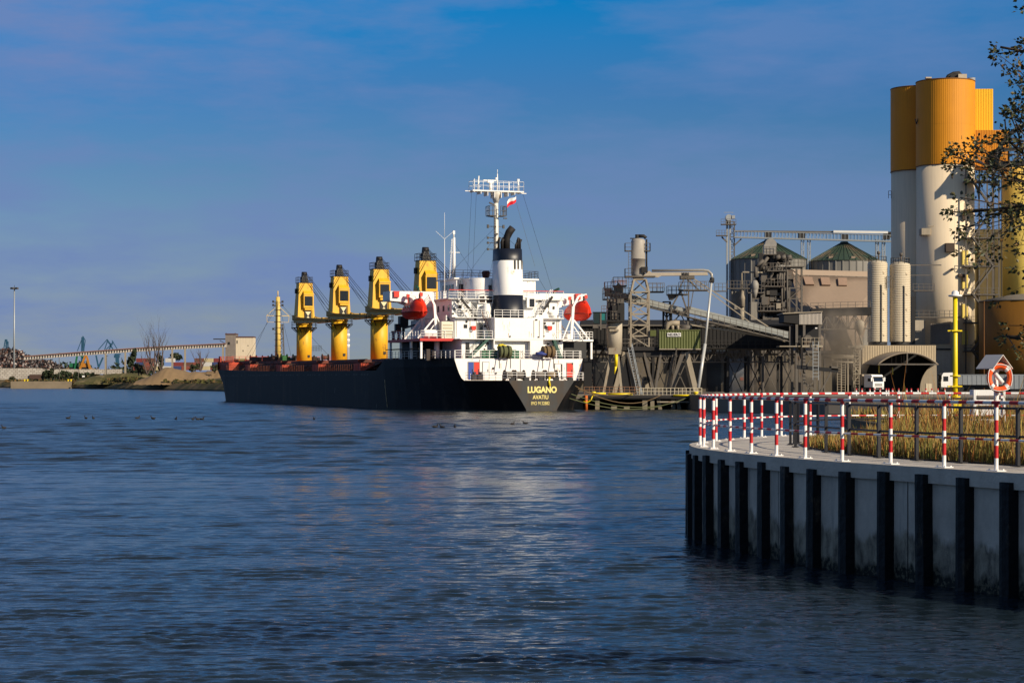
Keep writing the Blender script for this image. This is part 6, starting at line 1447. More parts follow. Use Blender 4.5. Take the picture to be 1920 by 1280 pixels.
# ---------------------------------------------------------------- the big tower: two concrete cylinders with yellow cladding
Yk = 378; bt = T('silo_tower', 'twin white concrete silo tower clad in yellow ribbed sheet at the top', 'silo tower', 1760, Yk); CUR = bt
cf = (X_(1772.5, Yk), Yk, 0); rf = 53.5 / FPX * Yk; cl_ = (X_(1721, Yk + 9), Yk + 9, 0); rl_ = 49.5 / FPX * (Yk + 9)
part('left_cylinder', CREAM, lambda a: a.lathe([(rl_, GZ), (rl_, Z_(321, Yk + 9))], cl_, 64)); part('front_cylinder', CREAM, lambda a: a.lathe([(rf, GZ), (rf, Z_(313, Yk))], cf, 64))
part('left_cladding', YELC, lambda a: a.lathe([(rl_ * 1.02, Z_(322.5, Yk + 9)), (rl_ * 1.02, Z_(168, Yk + 9))], cl_, 180, rib=-.004))
part('front_cladding', YELC, lambda a: (a.lathe([(rf * 1.015, Z_(312, Yk)), (rf * 1.015, Z_(238, Yk))], cf, 200, rib=-.004), a.lathe([(rf * 1.018, Z_(238, Yk)), (rf * 1.018, Z_(155, Yk))], cf, 200, rib=-.004)))
part('cladding_trim', mat('trim_dark_ochre', (.18, .07, .008), .6), lambda a: (a.lathe([(rl_ * 1.03, Z_(168.5, Yk + 9)), (rl_ * 1.03, Z_(166.8, Yk + 9))], cl_, 64), a.lathe([(rf * 1.03, Z_(155.5, Yk)), (rf * 1.03, Z_(153.8, Yk))], cf, 64), a.lathe([(rf * 1.02, Z_(313.5, Yk)), (rf * 1.02, Z_(312, Yk))], cf, 64), a.lathe([(rl_ * 1.03, Z_(323.5, Yk + 9)), (rl_ * 1.03, Z_(322, Yk + 9))], cl_, 64)))
def ribbed_box(a, x0, x1, y0, y1, Y, d, n):
    pxbox(a, x0, x1, y0, y1, Y, d); vs = []
    for i in range(n): x = X_(x0 + (x1 - x0) * (i + .3) / n, Y); a.bx(x, x + .12, Y - .07, Y, Z_(y1, Y), Z_(y0, Y))
part('stair_head_block', mat('cladding_sunlit', (.85, .50, .01), .55, var=.06), lambda a: ribbed_box(a, 1800, 1862, 167, 246, Yk + 6, 8, 20)); part('conveyor_head_block', YELC, lambda a: ribbed_box(a, 1812, 1892, 244, 312, Yk - 1, 8, 26))  # stair head yellow brightened, direct sun on its face put into the colour
part('roof_plant', STEELB, lambda a: (a.path([A(1773, 153, Yk + 2), A(1778, 143, Yk + 2), A(1788, 138, Yk + 2), A(1798, 137, Yk + 2), A(1801, 141, Yk + 2)], .35, 8), a.prism([A(1776, 153, Yk + 1), A(1784, 141, Yk + 1), A(1800, 136, Yk + 1), A(1803, 143, Yk + 1), A(1802, 153, Yk + 1)], (0, 1.4, 0)), pxbox(a, 1738, 1744, 146, 153, Yk + 2, .8)))
part('roof_cabinet', mat('cabinet_tan', (.45, .38, .28), .6), lambda a: (pxbox(a, 1797, 1813, 139, 154, Yk + .5, 1.5), pxbox(a, 1736, 1747, 144.5, 147, Yk + 1.8, 1))); part('roof_tank', STEEL, lambda a: a.tube((X_(1821.5, Yk + 4), Yk + 4, Z_(166, Yk + 4)), (X_(1821.5, Yk + 4), Yk + 4, Z_(146.5, Yk + 4)), .7, n=18))
part('wall_box', DUSTY, lambda a: (a.box((X_(1728, Yk), Yk - rf * .55, Z_(437, Yk)), (1.6, 2.4, 1.2)), a.box((X_(1737, Yk), Yk - rf * .8, Z_(427, Yk)), (1.2, .2, .1))))
def onf(px, py, w_, h_, d=.5):
    x = X_(px, Yk); y = Yk - math.sqrt(max(0, rf ** 2 - (x - cf[0]) ** 2)); return (x, y - d / 2 + .1, Z_(py, Yk)), (w_ / FPX * Yk, d, h_ / FPX * Yk)
part('wall_opening', mat('rusty_box', (.06, .04, .028), .8), lambda a: (a.box(*onf(1768, 468, 16, 16, 1.3)), a.box(*onf(1797, 411, 9, 9, .8)), a.box(*onf(1796, 525, 8, 12, .8)), a.box(*onf(1792, 519, 14, 5, .9)), a.tube(onf(1773, 508, 1, 1)[0], tuple(Vector(onf(1773, 508, 1, 1)[0]) + Vector((0, -.8, 0))), .25)))
part('wall_patch', mat('patch_grey', (.24, .21, .18), .9, var=.2), lambda a: a.lathe([(rf + .03, Z_(648, Yk)), (rf + .03, Z_(610, Yk))], cf, 64) if False else [a.box(*onf(1738 + k * 3, 627, 3.2, 37, .3)) for k in range(11)])
part('mark_on_yellow', BLACK, lambda a: (a.bar(A(1716, 223, Yk - 1), A(1718.5, 233, Yk - 1), .15), a.bar(A(1721, 223, Yk - 1), A(1718.5, 233, Yk - 1), .15)))
part('gallery_platform', STEELD, lambda a: [(a.bar(A(x0, y_, Yk - 7), A(x1, y_, Yk - 7), 1.4, .2), a.rail([A(x0, y_, Yk - 7.6), A(x1, y_, Yk - 7.6)], 1.25, .9, .06, (.5,))) for x0, x1, y_ in ((1712, 1752, 545), (1713, 1800, 595))])
part('pipe_run', STEELD, lambda a: (a.bar(A(1707, 497, Yk - 6), A(1765, 497, Yk - 6), .2), a.bar(A(1707, 516, Yk - 7), A(1748, 516, Yk - 7), .15), a.bar(A(1748, 516, Yk - 7), A(1748, 545, Yk - 7), .12), a.rail([A(1666, 372, Yk + 8), A(1671, 372, Yk + 8)], 1.4, .4, .06)))
part('lower_annex', mat('annex_cream', (.40, .35, .28), .85, var=.2, streak=.3), lambda a: (pxbox(a, 1755, 1785, 655, 735, Yk - 9, 5), pxbox(a, 1712, 1756, 600, 648, Yk - 3, 4)))
part('annex_gutter', BLACK, lambda a: (pxbox(a, 1755, 1783, 653, 656, Yk - 9.2, 1), pxbox(a, 1709, 1716, 556, 645, Yk - 8, 3)))

# steel stair tower on the right of the big tower
Yx = 372; stt = T('stair_tower', 'tall grey steel stair tower between the white silo and the yellow silo', 'stair tower', 1845, Yx); CUR = stt
def f(a):
    for px in (1811, 1836, 1863, 1873): 
        for dy in (0, 5): a.bar((X_(px, Yx), Yx + dy, GZ), (X_(px, Yx), Yx + dy, Z_(318 if px < 1870 else 300, Yx)), .22)
    for i, y_ in enumerate(range(340, 700, 53)):
        a.bar(A(1808, y_, Yx), A(1872, y_, Yx), .3, .25)
part('frame', STEELD, f)
for i, y_ in enumerate(range(340, 700, 53)):
    part('landing', STEELD, lambda a: (a.bx(X_(1808, Yx), X_(1872, Yx), Yx - .5, Yx + 3, Z_(y_ + 1.5, Yx), Z_(y_, Yx)), a.rail([A(1808, y_, Yx - .5), A(1872, y_, Yx - .5)], 1.15, 1.2, .05, (.5,))))
    part('flight', STEELD, lambda a: a.stair(A(1822 if i % 2 else 1862, y_ + 53, Yx - .2) if y_ + 53 < 735 else A(1822, 735, Yx - .2), A(1862 if i % 2 else 1824, y_, Yx - .2), .9, .08))
part('yellow_doors', YELB, lambda a: [pxbox(a, 1804, 1815, y_, y_ + 26, Yx + .6, .3) for y_ in (470, 515, 570, 620)])
part('top_stair', STEEL, lambda a: (a.stair(A(1868, 322, Yx - 1), A(1830, 300, Yx - 1), .9, .1), a.bar(A(1812, 303, Yx - 1), A(1832, 303, Yx - 1), .9, .12), a.rail([A(1812, 303, Yx - 1.4), A(1832, 303, Yx - 1.4)], 1.2, .6, .06)))
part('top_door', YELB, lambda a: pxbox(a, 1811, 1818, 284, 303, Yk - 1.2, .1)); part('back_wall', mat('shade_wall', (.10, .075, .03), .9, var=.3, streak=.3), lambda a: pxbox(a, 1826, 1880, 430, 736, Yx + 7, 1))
# bright yellow silo and the arched conveyor
ys = T('yellow_silo', 'pale yellow concrete silo at the right edge behind the tree', 'silo', 1925, 384); CUR = ys
part('wall', YELB, lambda a: a.lathe([(5.2, GZ), (5.2, Z_(312, 384))], (X_(1931, 384), 384, 0), 48)); part('side_wall', YELB, lambda a: a.lathe([(3.0, GZ), (3.0, Z_(470, 388))], (X_(1850, 388), 389, 0), 32))
part('downpipe', BLACK, lambda a: a.bar(A(1878, 330, 378), A(1878, 560, 378), .12))
ca = T('arched_conveyor', 'dark arched conveyor bridge rising to the yellow tower head at the right edge', 'conveyor', 1900, 368); CUR = ca
part('arch', GALLERY, lambda a: (a.path([A(px, y_, 366) for px, y_ in ((1860, 303), (1868, 288), (1880, 268), (1893, 252), (1910, 240), (1935, 228), (1965, 222))], .42, 8), a.prism([A(1858, 290, 367), A(1865, 280, 367), A(1882, 278, 367), A(1870, 312, 367), A(1852, 312, 367)], (0, 3, 0))))
part('bridge_deck', GALLERY, lambda a: (a.prism([A(1872, 303, 366), A(2000, 296, 366), A(2000, 306, 366), A(1872, 312, 366)], (0, 3, 0)), a.bar(A(1874, 282, 366), A(2000, 272, 366), .7, .6), [a.bar(A(px, 280, 366), A(px, 304, 366), .3) for px in (1891, 1908, 1930)])); part('rail', STEELD, lambda a: a.rail([A(1870, 296, 365), A(2000, 291, 365)], 1.2, 1.5, .06))
# ochre tank
ot = T('ochre_tank', 'large squat ochre yellow tank with grey dished roof at the right edge', 'tank', 1925, 352); CUR = ot
to = (X_(1935, 356), 362, 0); ro = 97 / FPX * 362
part('shell', OCHRE, lambda a: a.lathe([(ro, GZ), (ro, Z_(561, 352))], (X_(1935, 362), 362, 0), 96, smooth=True)); part('roof', mat('tank_roof', (.20, .17, .13), .8), lambda a: a.lathe([(ro * 1.01, Z_(562, 352)), (ro * 1.01, Z_(560, 352)), (ro * .4, Z_(548, 352)), (.1, Z_(545, 352))], (X_(1935, 362), 362, 0), 64))
part('seam', mat('seam_brown', (.16, .06, .01), .7), lambda a: [a.bar((X_(px, 345), 362 - math.sqrt(max(0, ro ** 2 - (X_(px, 352) - X_(1935, 362)) ** 2)) - .03, GZ), (X_(px, 345), 362 - math.sqrt(max(0, ro ** 2 - (X_(px, 352) - X_(1935, 362)) ** 2)) - .03, Z_(562, 352)), .12) for px in (1877,)])

# ---------------------------------------------------------------- trucks
def truck(px, Y, rz, label_, body, cab, length, high=0):
    t = thing('truck', label_, 'truck', (X_(px, Y), Y, GZ + .02), rz); 
    # local: x forward
    def P(nm, m, f, par=t):
        a = MB(); f(a); return a.build(nm, m, par, local=True)
    h = 2.75 + high
    c = P('cab', cab, lambda a: a.prism([(0, -1.25, .75), (0.02, -1.25, 1.6), (-.12, -1.25, h - .3), (-.4, -1.25, h + .1), (-2.1, -1.25, h + .15), (-2.1, -1.25, .75)], (0, 2.5, 0)))
    P('windscreen', GLASS, lambda a: a.prism([(.03, -1.05, 1.72), (-.07, -1.05, h - .42), (-.07, 1.05, h - .42), (.03, 1.05, 1.72)], (.03, 0, 0)), c)
    P('side_window', GLASS, lambda a: (a.bx(-1.2, -.35, -1.28, -1.24, 1.75, h - .5)), c); P('side_window', GLASS, lambda a: a.bx(-1.2, -.35, 1.24, 1.28, 1.75, h - .5), c)
    P('grille', mat('grille_grey', (.10, .10, .09), .5), lambda a: [a.bx(.02, .06, -.85, .85, .98 + k * .12, 1.04 + k * .12) for k in range(4)], c)
    P('bumper', mat('bumper_dark', (.05, .05, .05), .6), lambda a: a.bx(-.3, .1, -1.25, 1.25, .35, .78), c)
    for s in (-1, 1):
        P('headlight', WHT, lambda a: a.bx(.09, .13, *sorted((s * .75, s * 1.1)), .5, .68), c); P('mirror', cab, lambda a: (a.box((-.1, s * 1.5, 2.1), (.12, .22, .65)), a.bar((-.2, s * 1.25, 2.3), (-.1, s * 1.5, 2.3), .05)), c)
    P('sun_visor', BLACK, lambda a: a.bx(-.1, .12, -1.1, 1.1, h - .38, h - .22), c)
    tr_ = P('trailer', body, lambda a: (a.bx(-length, -2.6, -1.25, 1.25, 1.15, 2.85), [a.bx(-length + i * .8, -length + .12 + i * .8, -1.3, -1.25, 1.15, 2.85) for i in range(int((length - 2.6) / .8) + 1)], [a.bx(-length + i * .8, -length + .12 + i * .8, 1.25, 1.3, 1.15, 2.85) for i in range(int((length - 2.6) / .8) + 1)], a.bx(-length, -2.6, -1.32, 1.32, 2.8, 2.92)))
    P('chassis', BLACK, lambda a: a.bx(-length, -1, -.5, .5, .6, 1.1))
    for x in (-.9, -3.4, -length + 1.2, -length + 2.5, -length + 3.8):
        for s in (-1, 1): P('wheel', TYRE, lambda a: (a.tube((x, s * 1.2, .5), (x, s * .85, .5), .5, n=18), a.tube((x, s * 1.22, .5), (x, s * 1.1, .5), .22, n=10)))
    return t
truck(1647, 341.5, R(-56), 'white tipper truck coming out beneath the arched shed', mat('trailer_tan', (.40, .33, .24), .7, streak=.3), WHITE2, 9.0)
truck(1762, 352, R(180), 'white articulated truck with long grey trailer behind the yellow pole', GREYT, WHITE2, 14.2, .35)
tt = T('grey_trailer', 'second grey trailer parked at the right edge behind the lifebuoy stand', 'trailer', 1920, 350); CUR = tt
part('body', GREYT, lambda a: (pxbox(a, 1892, 2030, 703, 729, 350, 2.5), [a.bx(X_(px, 350), X_(px, 350) + .12, 349.93, 350, Z_(729, 350), Z_(703, 350)) for px in range(1893, 2030, 9)])); part('chassis', BLACK, lambda a: pxbox(a, 1895, 2030, 729, 734, 350.3, 2)); part('wheel', TYRE, lambda a: [a.tube(A(px, 732, 350), A(px, 732, 350.4), .5, n=14) for px in (1960, 1975, 1990)])
# small striped posts along the yard edge with a chain
pp = None
POSTR = mat('post_red', (.5, .03, .03), .6)
for i, px in enumerate((1605.5, 1616, 1631, 1639.5, 1650, 1661.5, 1666, 1673.5, 1685, 1700, 1708.5, 1721, 1736, 1747, 1758.5, 1771.5)):
    Yq = 262
    if pp is None:
        a = MB()
        for k in range(4): a.m = k % 2; a.tube((0, 0, k * .24), (0, 0, (k + 1) * .24), .10, n=8)
        pp = a.build('yard_post', [WHT, POSTR]); o = pp
    else: o = pp.copy(); C.objects.link(o)
    o.location = (X_(px, Yq), Yq, GZ - .02); tag(o, ('first', 'second', 'third', 'fourth', 'fifth', 'sixth', 'seventh', 'eighth', 'ninth', 'tenth', 'eleventh', 'twelfth', 'thirteenth', 'fourteenth', 'fifteenth', 'last')[i] + ' short striped post from the left along the yard edge before the trucks', 'post', 'short striped posts along the yard edge')
# dust hanging in the air beside the warehouse
def dust(c, sx, sy, sz, dens, nm, lab):
    a = MB(); a.lathe([(max(.02, math.sin(math.pi * i / 12)), -math.cos(math.pi * i / 12)) for i in range(13)], (0, 0, 0), 24); a.v = [(x * sx, y * sy, z * sz) for x, y, z in a.v]
    m = bpy.data.materials.new(nm); m.use_nodes = True; t = m.node_tree; n = t.nodes; l = t.links; n.remove(n['Principled BSDF'])
    pv = n.new('ShaderNodeVolumePrincipled'); pv.inputs['Color'].default_value = (.80, .66, .50, 1); pv.inputs['Anisotropy'].default_value = .2
    tcn = n.new('ShaderNodeTexCoord'); mp = n.new('ShaderNodeMapping'); mp.inputs['Scale'].default_value = (1 / sx, 1 / sy, 1 / sz); l.new(tcn.outputs['Object'], mp.inputs[0])
    ln = n.new('ShaderNodeVectorMath'); ln.operation = 'LENGTH'; l.new(mp.outputs[0], ln.inputs[0])
    mr = n.new('ShaderNodeMapRange'); mr.interpolation_type = 'SMOOTHSTEP'; mr.inputs[1].default_value = 1.0; mr.inputs[2].default_value = .1; l.new(ln.outputs['Value'], mr.inputs[0])
    nz = n.new('ShaderNodeTexNoise'); nz.inputs['Scale'].default_value = .22; nz.inputs['Detail'].default_value = 4; l.new(tcn.outputs['Object'], nz.inputs['Vector'])
    m2 = n.new('ShaderNodeMapRange'); m2.inputs[1].default_value = .35; m2.inputs[2].default_value = .7; l.new(nz.outputs[0], m2.inputs[0])
    mm_ = n.new('ShaderNodeMath'); mm_.operation = 'MULTIPLY'; l.new(mr.outputs[0], mm_.inputs[0]); l.new(m2.outputs[0], mm_.inputs[1])
    m3 = n.new('ShaderNodeMath'); m3.operation = 'MULTIPLY'; l.new(mm_.outputs[0], m3.inputs[0]); m3.inputs[1].default_value = dens; l.new(m3.outputs[0], pv.inputs['Density'])
    l.new(pv.outputs[0], n['Material Output'].inputs['Volume'])
    o = a.build(nm, m, local=True); o.location = c; tag(o, lab, 'dust', kind='stuff')
dust((X_(1575, 330), 330, Z_(640, 330)), 6.2, 4, 7.0, 1.1, 'dust_cloud', 'pale brown dust hanging in front of the warehouse')
dust((X_(1440, 322), 322, Z_(710, 322)), 11, 6, 3.6, .4, 'dust_haze', 'thin dust drifting low under the gallery')
# ---------------------------------------------------------------- the far shore on the left
def shoreY(px): return 1050 + (730 - 1050) * (px + 0) / 416
FZ = 3.2
a = MB(); pts = []
for px in range(-400, 760, 40): Y = shoreY(px) if px < 560 else 619 + (px - 560) * 3; pts.append((X_(px, Y), Y + 26))
pts2 = pts + [(300, 1300), (900, 3500), (-2600, 3500), (-900, 1500)]
a.prism([(x, y, -2) for x, y in pts2], (0, 0, FZ - .4 + 2)); o = a.build('far_shore', mat('far_ground', (.12, .10, .05), .95, var=.4, scale=.03)); tag(o, kind='structure')
# bank face: rough grassy slope
rg = random.Random(6); a = MB(); vs = []; m_ = 90
for i in range(m_ + 1):
    px = -300 + 880 * i / m_; Y = shoreY(px)
    for k in range(6):
        f = k / 5; vs.append((X_(px, Y), Y - 1 + f * 26 + rg.uniform(-.5, .5), -.3 + (FZ + .8) * min(1, f * 1.6) ** .8 + rg.uniform(-.35, .35) + (1.2 * max(0, math.sin(px * .05)) * f if px > 130 else 0)))
a.add(vs, [(i * 6 + k, (i + 1) * 6 + k, (i + 1) * 6 + k + 1, i * 6 + k + 1) for i in range(m_) for k in range(5)], True)
o = a.build('grassy_bank', mat('bank_grass', (.085, .07, .02), .95, var=.5, scale=.22, rust=(.22, .14, .06), rust_amt=.5, rust_scale=.08)); tag(o, kind='structure')
a = MB(); vs = []
for i in range(41):
    px = -100 + 560 * i / 40; Y = shoreY(px) - 1.1; vs += [(X_(px, Y), Y, -1), (X_(px, Y), Y, .45)]
a.add(vs, [(2 * i, 2 * i + 2, 2 * i + 3, 2 * i + 1) for i in range(40)]); o = a.build('shore_edge', mat('shore_dark', (.035, .03, .02), .95, var=.4, scale=.3)); tag(o, kind='structure')
a = MB(); Y = 1020; vs = []
for i in range(20):
    px = 20 + 115 * i / 19; Y = 942; vs += [(X_(px, Y), Y, -.5), (X_(px, Y), Y, 3.3), (X_(px, Y), Y + 30, 3.3)]
a.add(vs, [(3 * i + k, 3 * i + 3 + k, 3 * i + 4 + k, 3 * i + 1 + k) for i in range(19) for k in (0, 1)]); o = a.build('low_quay_wall', mat('old_quay', (.22, .175, .12), .95, var=.3, scale=.3), loc=(X_(75, 990), 990, 0)); tag(o, 'low weathered concrete quay wall at the far left waterline', 'wall')
# block wall
Yw_ = 1085
def brickmat():
    m = bpy.data.materials.new('block_wall'); m.use_nodes = True; t = m.node_tree; n = t.nodes; l = t.links
    g = n.new('ShaderNodeNewGeometry'); sp2 = n.new('ShaderNodeSeparateXYZ'); cb = n.new('ShaderNodeCombineXYZ'); l.new(g.outputs['Position'], sp2.inputs[0]); l.new(sp2.outputs[0], cb.inputs[0]); l.new(sp2.outputs[2], cb.inputs[1])
    b = n.new('ShaderNodeTexBrick'); b.inputs['Scale'].default_value = .5; b.inputs['Mortar Size'].default_value = .045; b.inputs['Brick Width'].default_value = 1.0; b.inputs['Row Height'].default_value = .5
    b.inputs['Color1'].default_value = (.52, .48, .42, 1); b.inputs['Color2'].default_value = (.38, .34, .29, 1); b.inputs['Mortar'].default_value = (.12, .10, .08, 1); l.new(cb.outputs[0], b.inputs['Vector'])
    l.new(b.outputs[0], n['Principled BSDF'].inputs['Base Color']); n['Principled BSDF'].inputs['Roughness'].default_value = .9; return m
BW = brickmat(); bw = T('block_wall', 'long pale wall of stacked concrete blocks below the scrap heap', 'wall', 60, Yw_, FZ)
CUR = bw
part('high_section', BW, lambda a: pxbox(a, -60, 78, 690, 712, Yw_, 1.5)); part('low_section', BW, lambda a: pxbox(a, 78.2, 228, 692, 701, Yw_, 1.5)); part('rusty_gate', mat('gate_rust', (.07, .04, .03), .9), lambda a: pxbox(a, 55, 80, 702, 713, Yw_ - 1, .5))
# scrap heap: mound with thousands of torn pieces
rg = random.Random(33); a = MB(); Yh = 1105
SCM = [mat('scrap_pale', (.36, .31, .29), .6, metal=.3), mat('scrap_grey', (.10, .09, .095), .6), mat('scrap_rust', (.13, .06, .045), .8), mat('scrap_black', (.015, .014, .017), .8)]
def heap_y(px): 
    k = [(-40, 658), (0, 656), (22, 654), (33, 656), (45, 664), (58, 671), (70, 676), (85, 676), (98, 679), (112, 688), (120, 690)]
    return ip(k, px)
for i in range(5200):
    px = rg.uniform(-20, 116); y1 = heap_y(px); py = rg.uniform(y1, 691); d = (691 - py)
    Y = Yh + (691 - py) * .55 + rg.uniform(-2, 2); c = at(px, py, Y); s = rg.uniform(.25, 1.0)
    e1_ = Vector((rg.gauss(0, 1), rg.gauss(0, 1), rg.gauss(0, 1))).normalized(); e2_ = e1_.cross(Vector((rg.gauss(0, 1), rg.gauss(0, 1), rg.gauss(0, 1)))).normalized()
    a.m = rg.choices((0, 1, 2, 3), (2.2, 3, 3, 4))[0]; l_, w_ = s * rg.uniform(.8, 2.2), s * rg.uniform(.25, .7)
    a.add([c - e1_ * l_ - e2_ * w_, c + e1_ * l_ - e2_ * w_, c + e1_ * l_ * .8 + e2_ * w_, c - e1_ * l_ + e2_ * w_], [(0, 1, 2, 3)])
vs = []; npx = 40
for i in range(npx + 1):
    px = -20 + 137 * i / npx; y1 = heap_y(px) + 1.5
    for k in range(5): py = 692 + (y1 - 692) * k / 4; vs.append(at(px, py, Yh + (692 - py) * .6 + 2))
a.m = 3; a.add(vs, [(i * 5 + k, (i + 1) * 5 + k, (i + 1) * 5 + k + 1, i * 5 + k + 1) for i in range(npx) for k in range(4)], True)
o = a.build('scrap_heap', SCM, loc=(X_(40, Yh), Yh, FZ)); tag(o, 'tall heap of tangled scrap metal behind the block wall at the left edge', 'scrap heap', kind='stuff')
# floodlight mast
Yf = 1095; fl = T('floodlight_mast', 'very tall thin floodlight mast at the far left', 'light mast', 26.5, Yf, FZ); CUR = fl
part('pole', STEEL, lambda a: a.tube((X_(26, Yf), Yf, FZ), (X_(27, Yf), Yf, Z_(541, Yf)), .55, .32, 12)); part('lamp_ring', STEELB, lambda a: (a.tube(A(27, 541.5, Yf), A(27, 540, Yf), 1.3, n=14)))
for i in range(8):
    t = 2 * math.pi * i / 8; part('lamp', BLACK if i % 2 else STEELD, lambda a: a.box((X_(27, Yf) + 1.7 * math.cos(t), Yf + 1.7 * math.sin(t), Z_(540.5, Yf)), (.9, .9, .9)))
part('antenna', STEELB, lambda a: a.tube(A(27, 540, Yf), A(27.3, 534.5, Yf), .12))
# long inclined conveyor
Yl = 1010; lc = T('inclined_conveyor', 'long pale conveyor bridge rising gently from the scrap heap to the concrete building', 'conveyor', 230, 1000, FZ); CUR = lc
LP = [(45, 668.5), (150, 660.5), (240, 654), (330, 648.5), (424, 644.5)]
def lcY(px): return 985 + .06 * (px - 45)
part('gallery', mat('gallery_pale', (.40, .36, .32), .8, var=.25, scale=.12), lambda a: [a.prism([A(x0, y0, lcY(x0)), A(x1, y1, lcY(x1)), A(x1, y1 + 6.2, lcY(x1)), A(x0, y0 + 6.2, lcY(x0))], (0, 2.5, 0)) for (x0, y0), (x1, y1) in zip(LP, LP[1:])])
part('roof_strip', mat('roof_strip_rust', (.20, .10, .075), .8, var=.3, scale=.2), lambda a: [a.bar(A(x0, y0 - .6, lcY(x0) + .3), A(x1, y1 - .6, lcY(x1)), 1.6, .4) for (x0, y0), (x1, y1) in zip(LP, LP[1:])])
part('panel_seams', STEELB, lambda a: [a.box(A(px, ip(LP, px) + 2.6, lcY(px) - .3), (.25, .3, 1.2)) for px in range(50, 424, 5)])
for px in (198, 235, 323, 347, 418): part('trestle', DUSTY, lambda a: (a.bar(A(px, ip(LP, px) + 5, lcY(px)), (X_(px, lcY(px)), lcY(px), FZ), .8), ))
# concrete building at the conveyor end
Yq = 1010; cb_ = T('concrete_building', 'pale concrete transfer building at the upper end of the long conveyor', 'building', 450, Yq, FZ); CUR = cb_
part('pale_wall', mat('bldg_cream', (.62, .52, .38), .85, var=.15, scale=.15, streak=.2), lambda a: pxbox(a, 442, 475, 632, 690, Yq, 9)); part('grey_wall', mat('bldg_grey', (.20, .17, .15), .9, var=.35, scale=.3, streak=.4), lambda a: pxbox(a, 422.5, 442, 626.5, 690, Yq - .5, 9))
part('roof', mat('bldg_roof', (.10, .05, .045), .9), lambda a: (pxbox(a, 441.5, 475.5, 630.5, 632.5, Yq - .3, 9), pxbox(a, 422, 442.3, 625, 627, Yq - .8, 9)))
for (x0, x1, y0, y1) in ((443.5, 445.5, 638, 644), (455, 456.5, 656, 659), (464, 466, 647, 648.5), (427, 431, 641, 646)): part('window', BLACK, lambda a: pxbox(a, x0, x1, y0, y1, Yq - .6 if x0 < 440 else Yq - .05, .1))
part('roof_bracket', STEELB, lambda a: (a.bar(A(400, 635.5, Yq), A(424, 635.5, Yq), .5), a.bar(A(412, 638, Yq), A(424, 645, Yq), .3), a.bar(A(424, 624, Yq), A(424, 626, Yq), .3)))
part('steel_post', STEELD, lambda a: (a.bar(A(419, 650, Yq), (X_(419, Yq), Yq, FZ), .5), a.bar(A(441, 624, Yq), A(441, 627, Yq), .4)))

# shipyard cranes, teal, far away
def luffing(px, base_y, Y, sc, arms, label_):
    t = T('shipyard_crane', label_, 'crane', px, Y, FZ, 'teal shipyard cranes beyond the conveyor'); global CUR; CUR = t
    for nm, l_ in arms.items():
        part(nm, TEAL, lambda a: [a.bar(A(px + x0, y0, Y), A(px + x1, y1, Y), w_ * .62) for x0, y0, x1, y1, w_ in l_])
luffing(14, 690, 1500, 1, {'jib': [(-4, 636, -9, 666, 1.0), (-1, 636, 2, 660, .8), (-6, 648, 0, 650, .6)], 'mast': [(-2, 636, -3, 672, 1.4), (1, 640, 1, 672, 1.2), (-4, 655, 2, 655, .8)]}, 'teal shipyard crane half hidden behind the scrap heap')
luffing(153, 690, 1400, 1, {'jib': [(2.5, 630, -8, 658, .7), (2.5, 630, 7, 638, .7), (7, 638, 4, 658, .7)], 'mast': [(1, 632, 0, 690, 1.6), (3.5, 632, 4.5, 690, 1.4), (0, 645, 4, 650, .8)], 'base': [(-4, 680, 6, 680, 2.2), (-3, 680, -5, 692, 1.4), (5, 680, 8, 692, 1.4)]}, 'teal shipyard crane with upright jib, the second from the left')
luffing(190, 690, 1400, 1, {'jib': [(11, 636, -6, 656, .8), (11, 636, 18, 646, .8), (12, 637, 6, 656, .9), (16, 648, 8, 656, .8)], 'mast': [(3, 670, -6, 690, 1.6), (-10, 666, -5, 690, 1.5)]}, 'teal shipyard crane with its jib leaning left, left of the pair')
luffing(212, 690, 1400, 1, {'jib': [(-11, 637, 0, 655, 1.2), (-2, 638, 8, 655, .8), (0, 640, -8, 656, 1.2), (-10, 642, 0, 646, .8)], 'mast': [(7, 664, 9, 690, 3.4), (3, 664, 14, 664, 1.4)], 'cab': [(2, 668, 12, 668, 3.0)]}, 'teal shipyard crane with crossed struts, right of the pair')
# two material handlers, folded arms
def handler(px, Y, m, pts_, label_, cabx=None):
    global CUR; t = T('scrap_grab', label_, 'material handler', px, Y, FZ); CUR = t
    part('arm', m, lambda a: [a.bar(A(x0, y0, Y), A(x1, y1, Y), w_ * .7) for x0, y0, x1, y1, w_ in pts_])
    part('body', m, lambda a: a.box(A(px + (cabx or 0), 686, Y + 2), (4.5, 3, 3)))
    part('tracks', BLACK, lambda a: a.box(A(px + (cabx or 0), 691, Y + 2), (4.5, 3.4, 1.6)))
handler(145, 1095, CGREEN, [(140, 692, 144, 670, 1.3), (144, 670, 145, 665, 1.2), (145, 665, 152, 666.5, 1.2), (152, 666.5, 158, 673, 1.1)], 'green material handler with bent arm beside the scrap heap', -6)
handler(160, 1092, CORANGE, [(150, 692, 158, 672, 1.4), (158, 672, 160.5, 663.5, 1.3), (160.5, 663.5, 163, 669, 1.2), (163, 669, 169, 692, 1.5)], 'orange material handler with high folded arm beside the green one', -2)
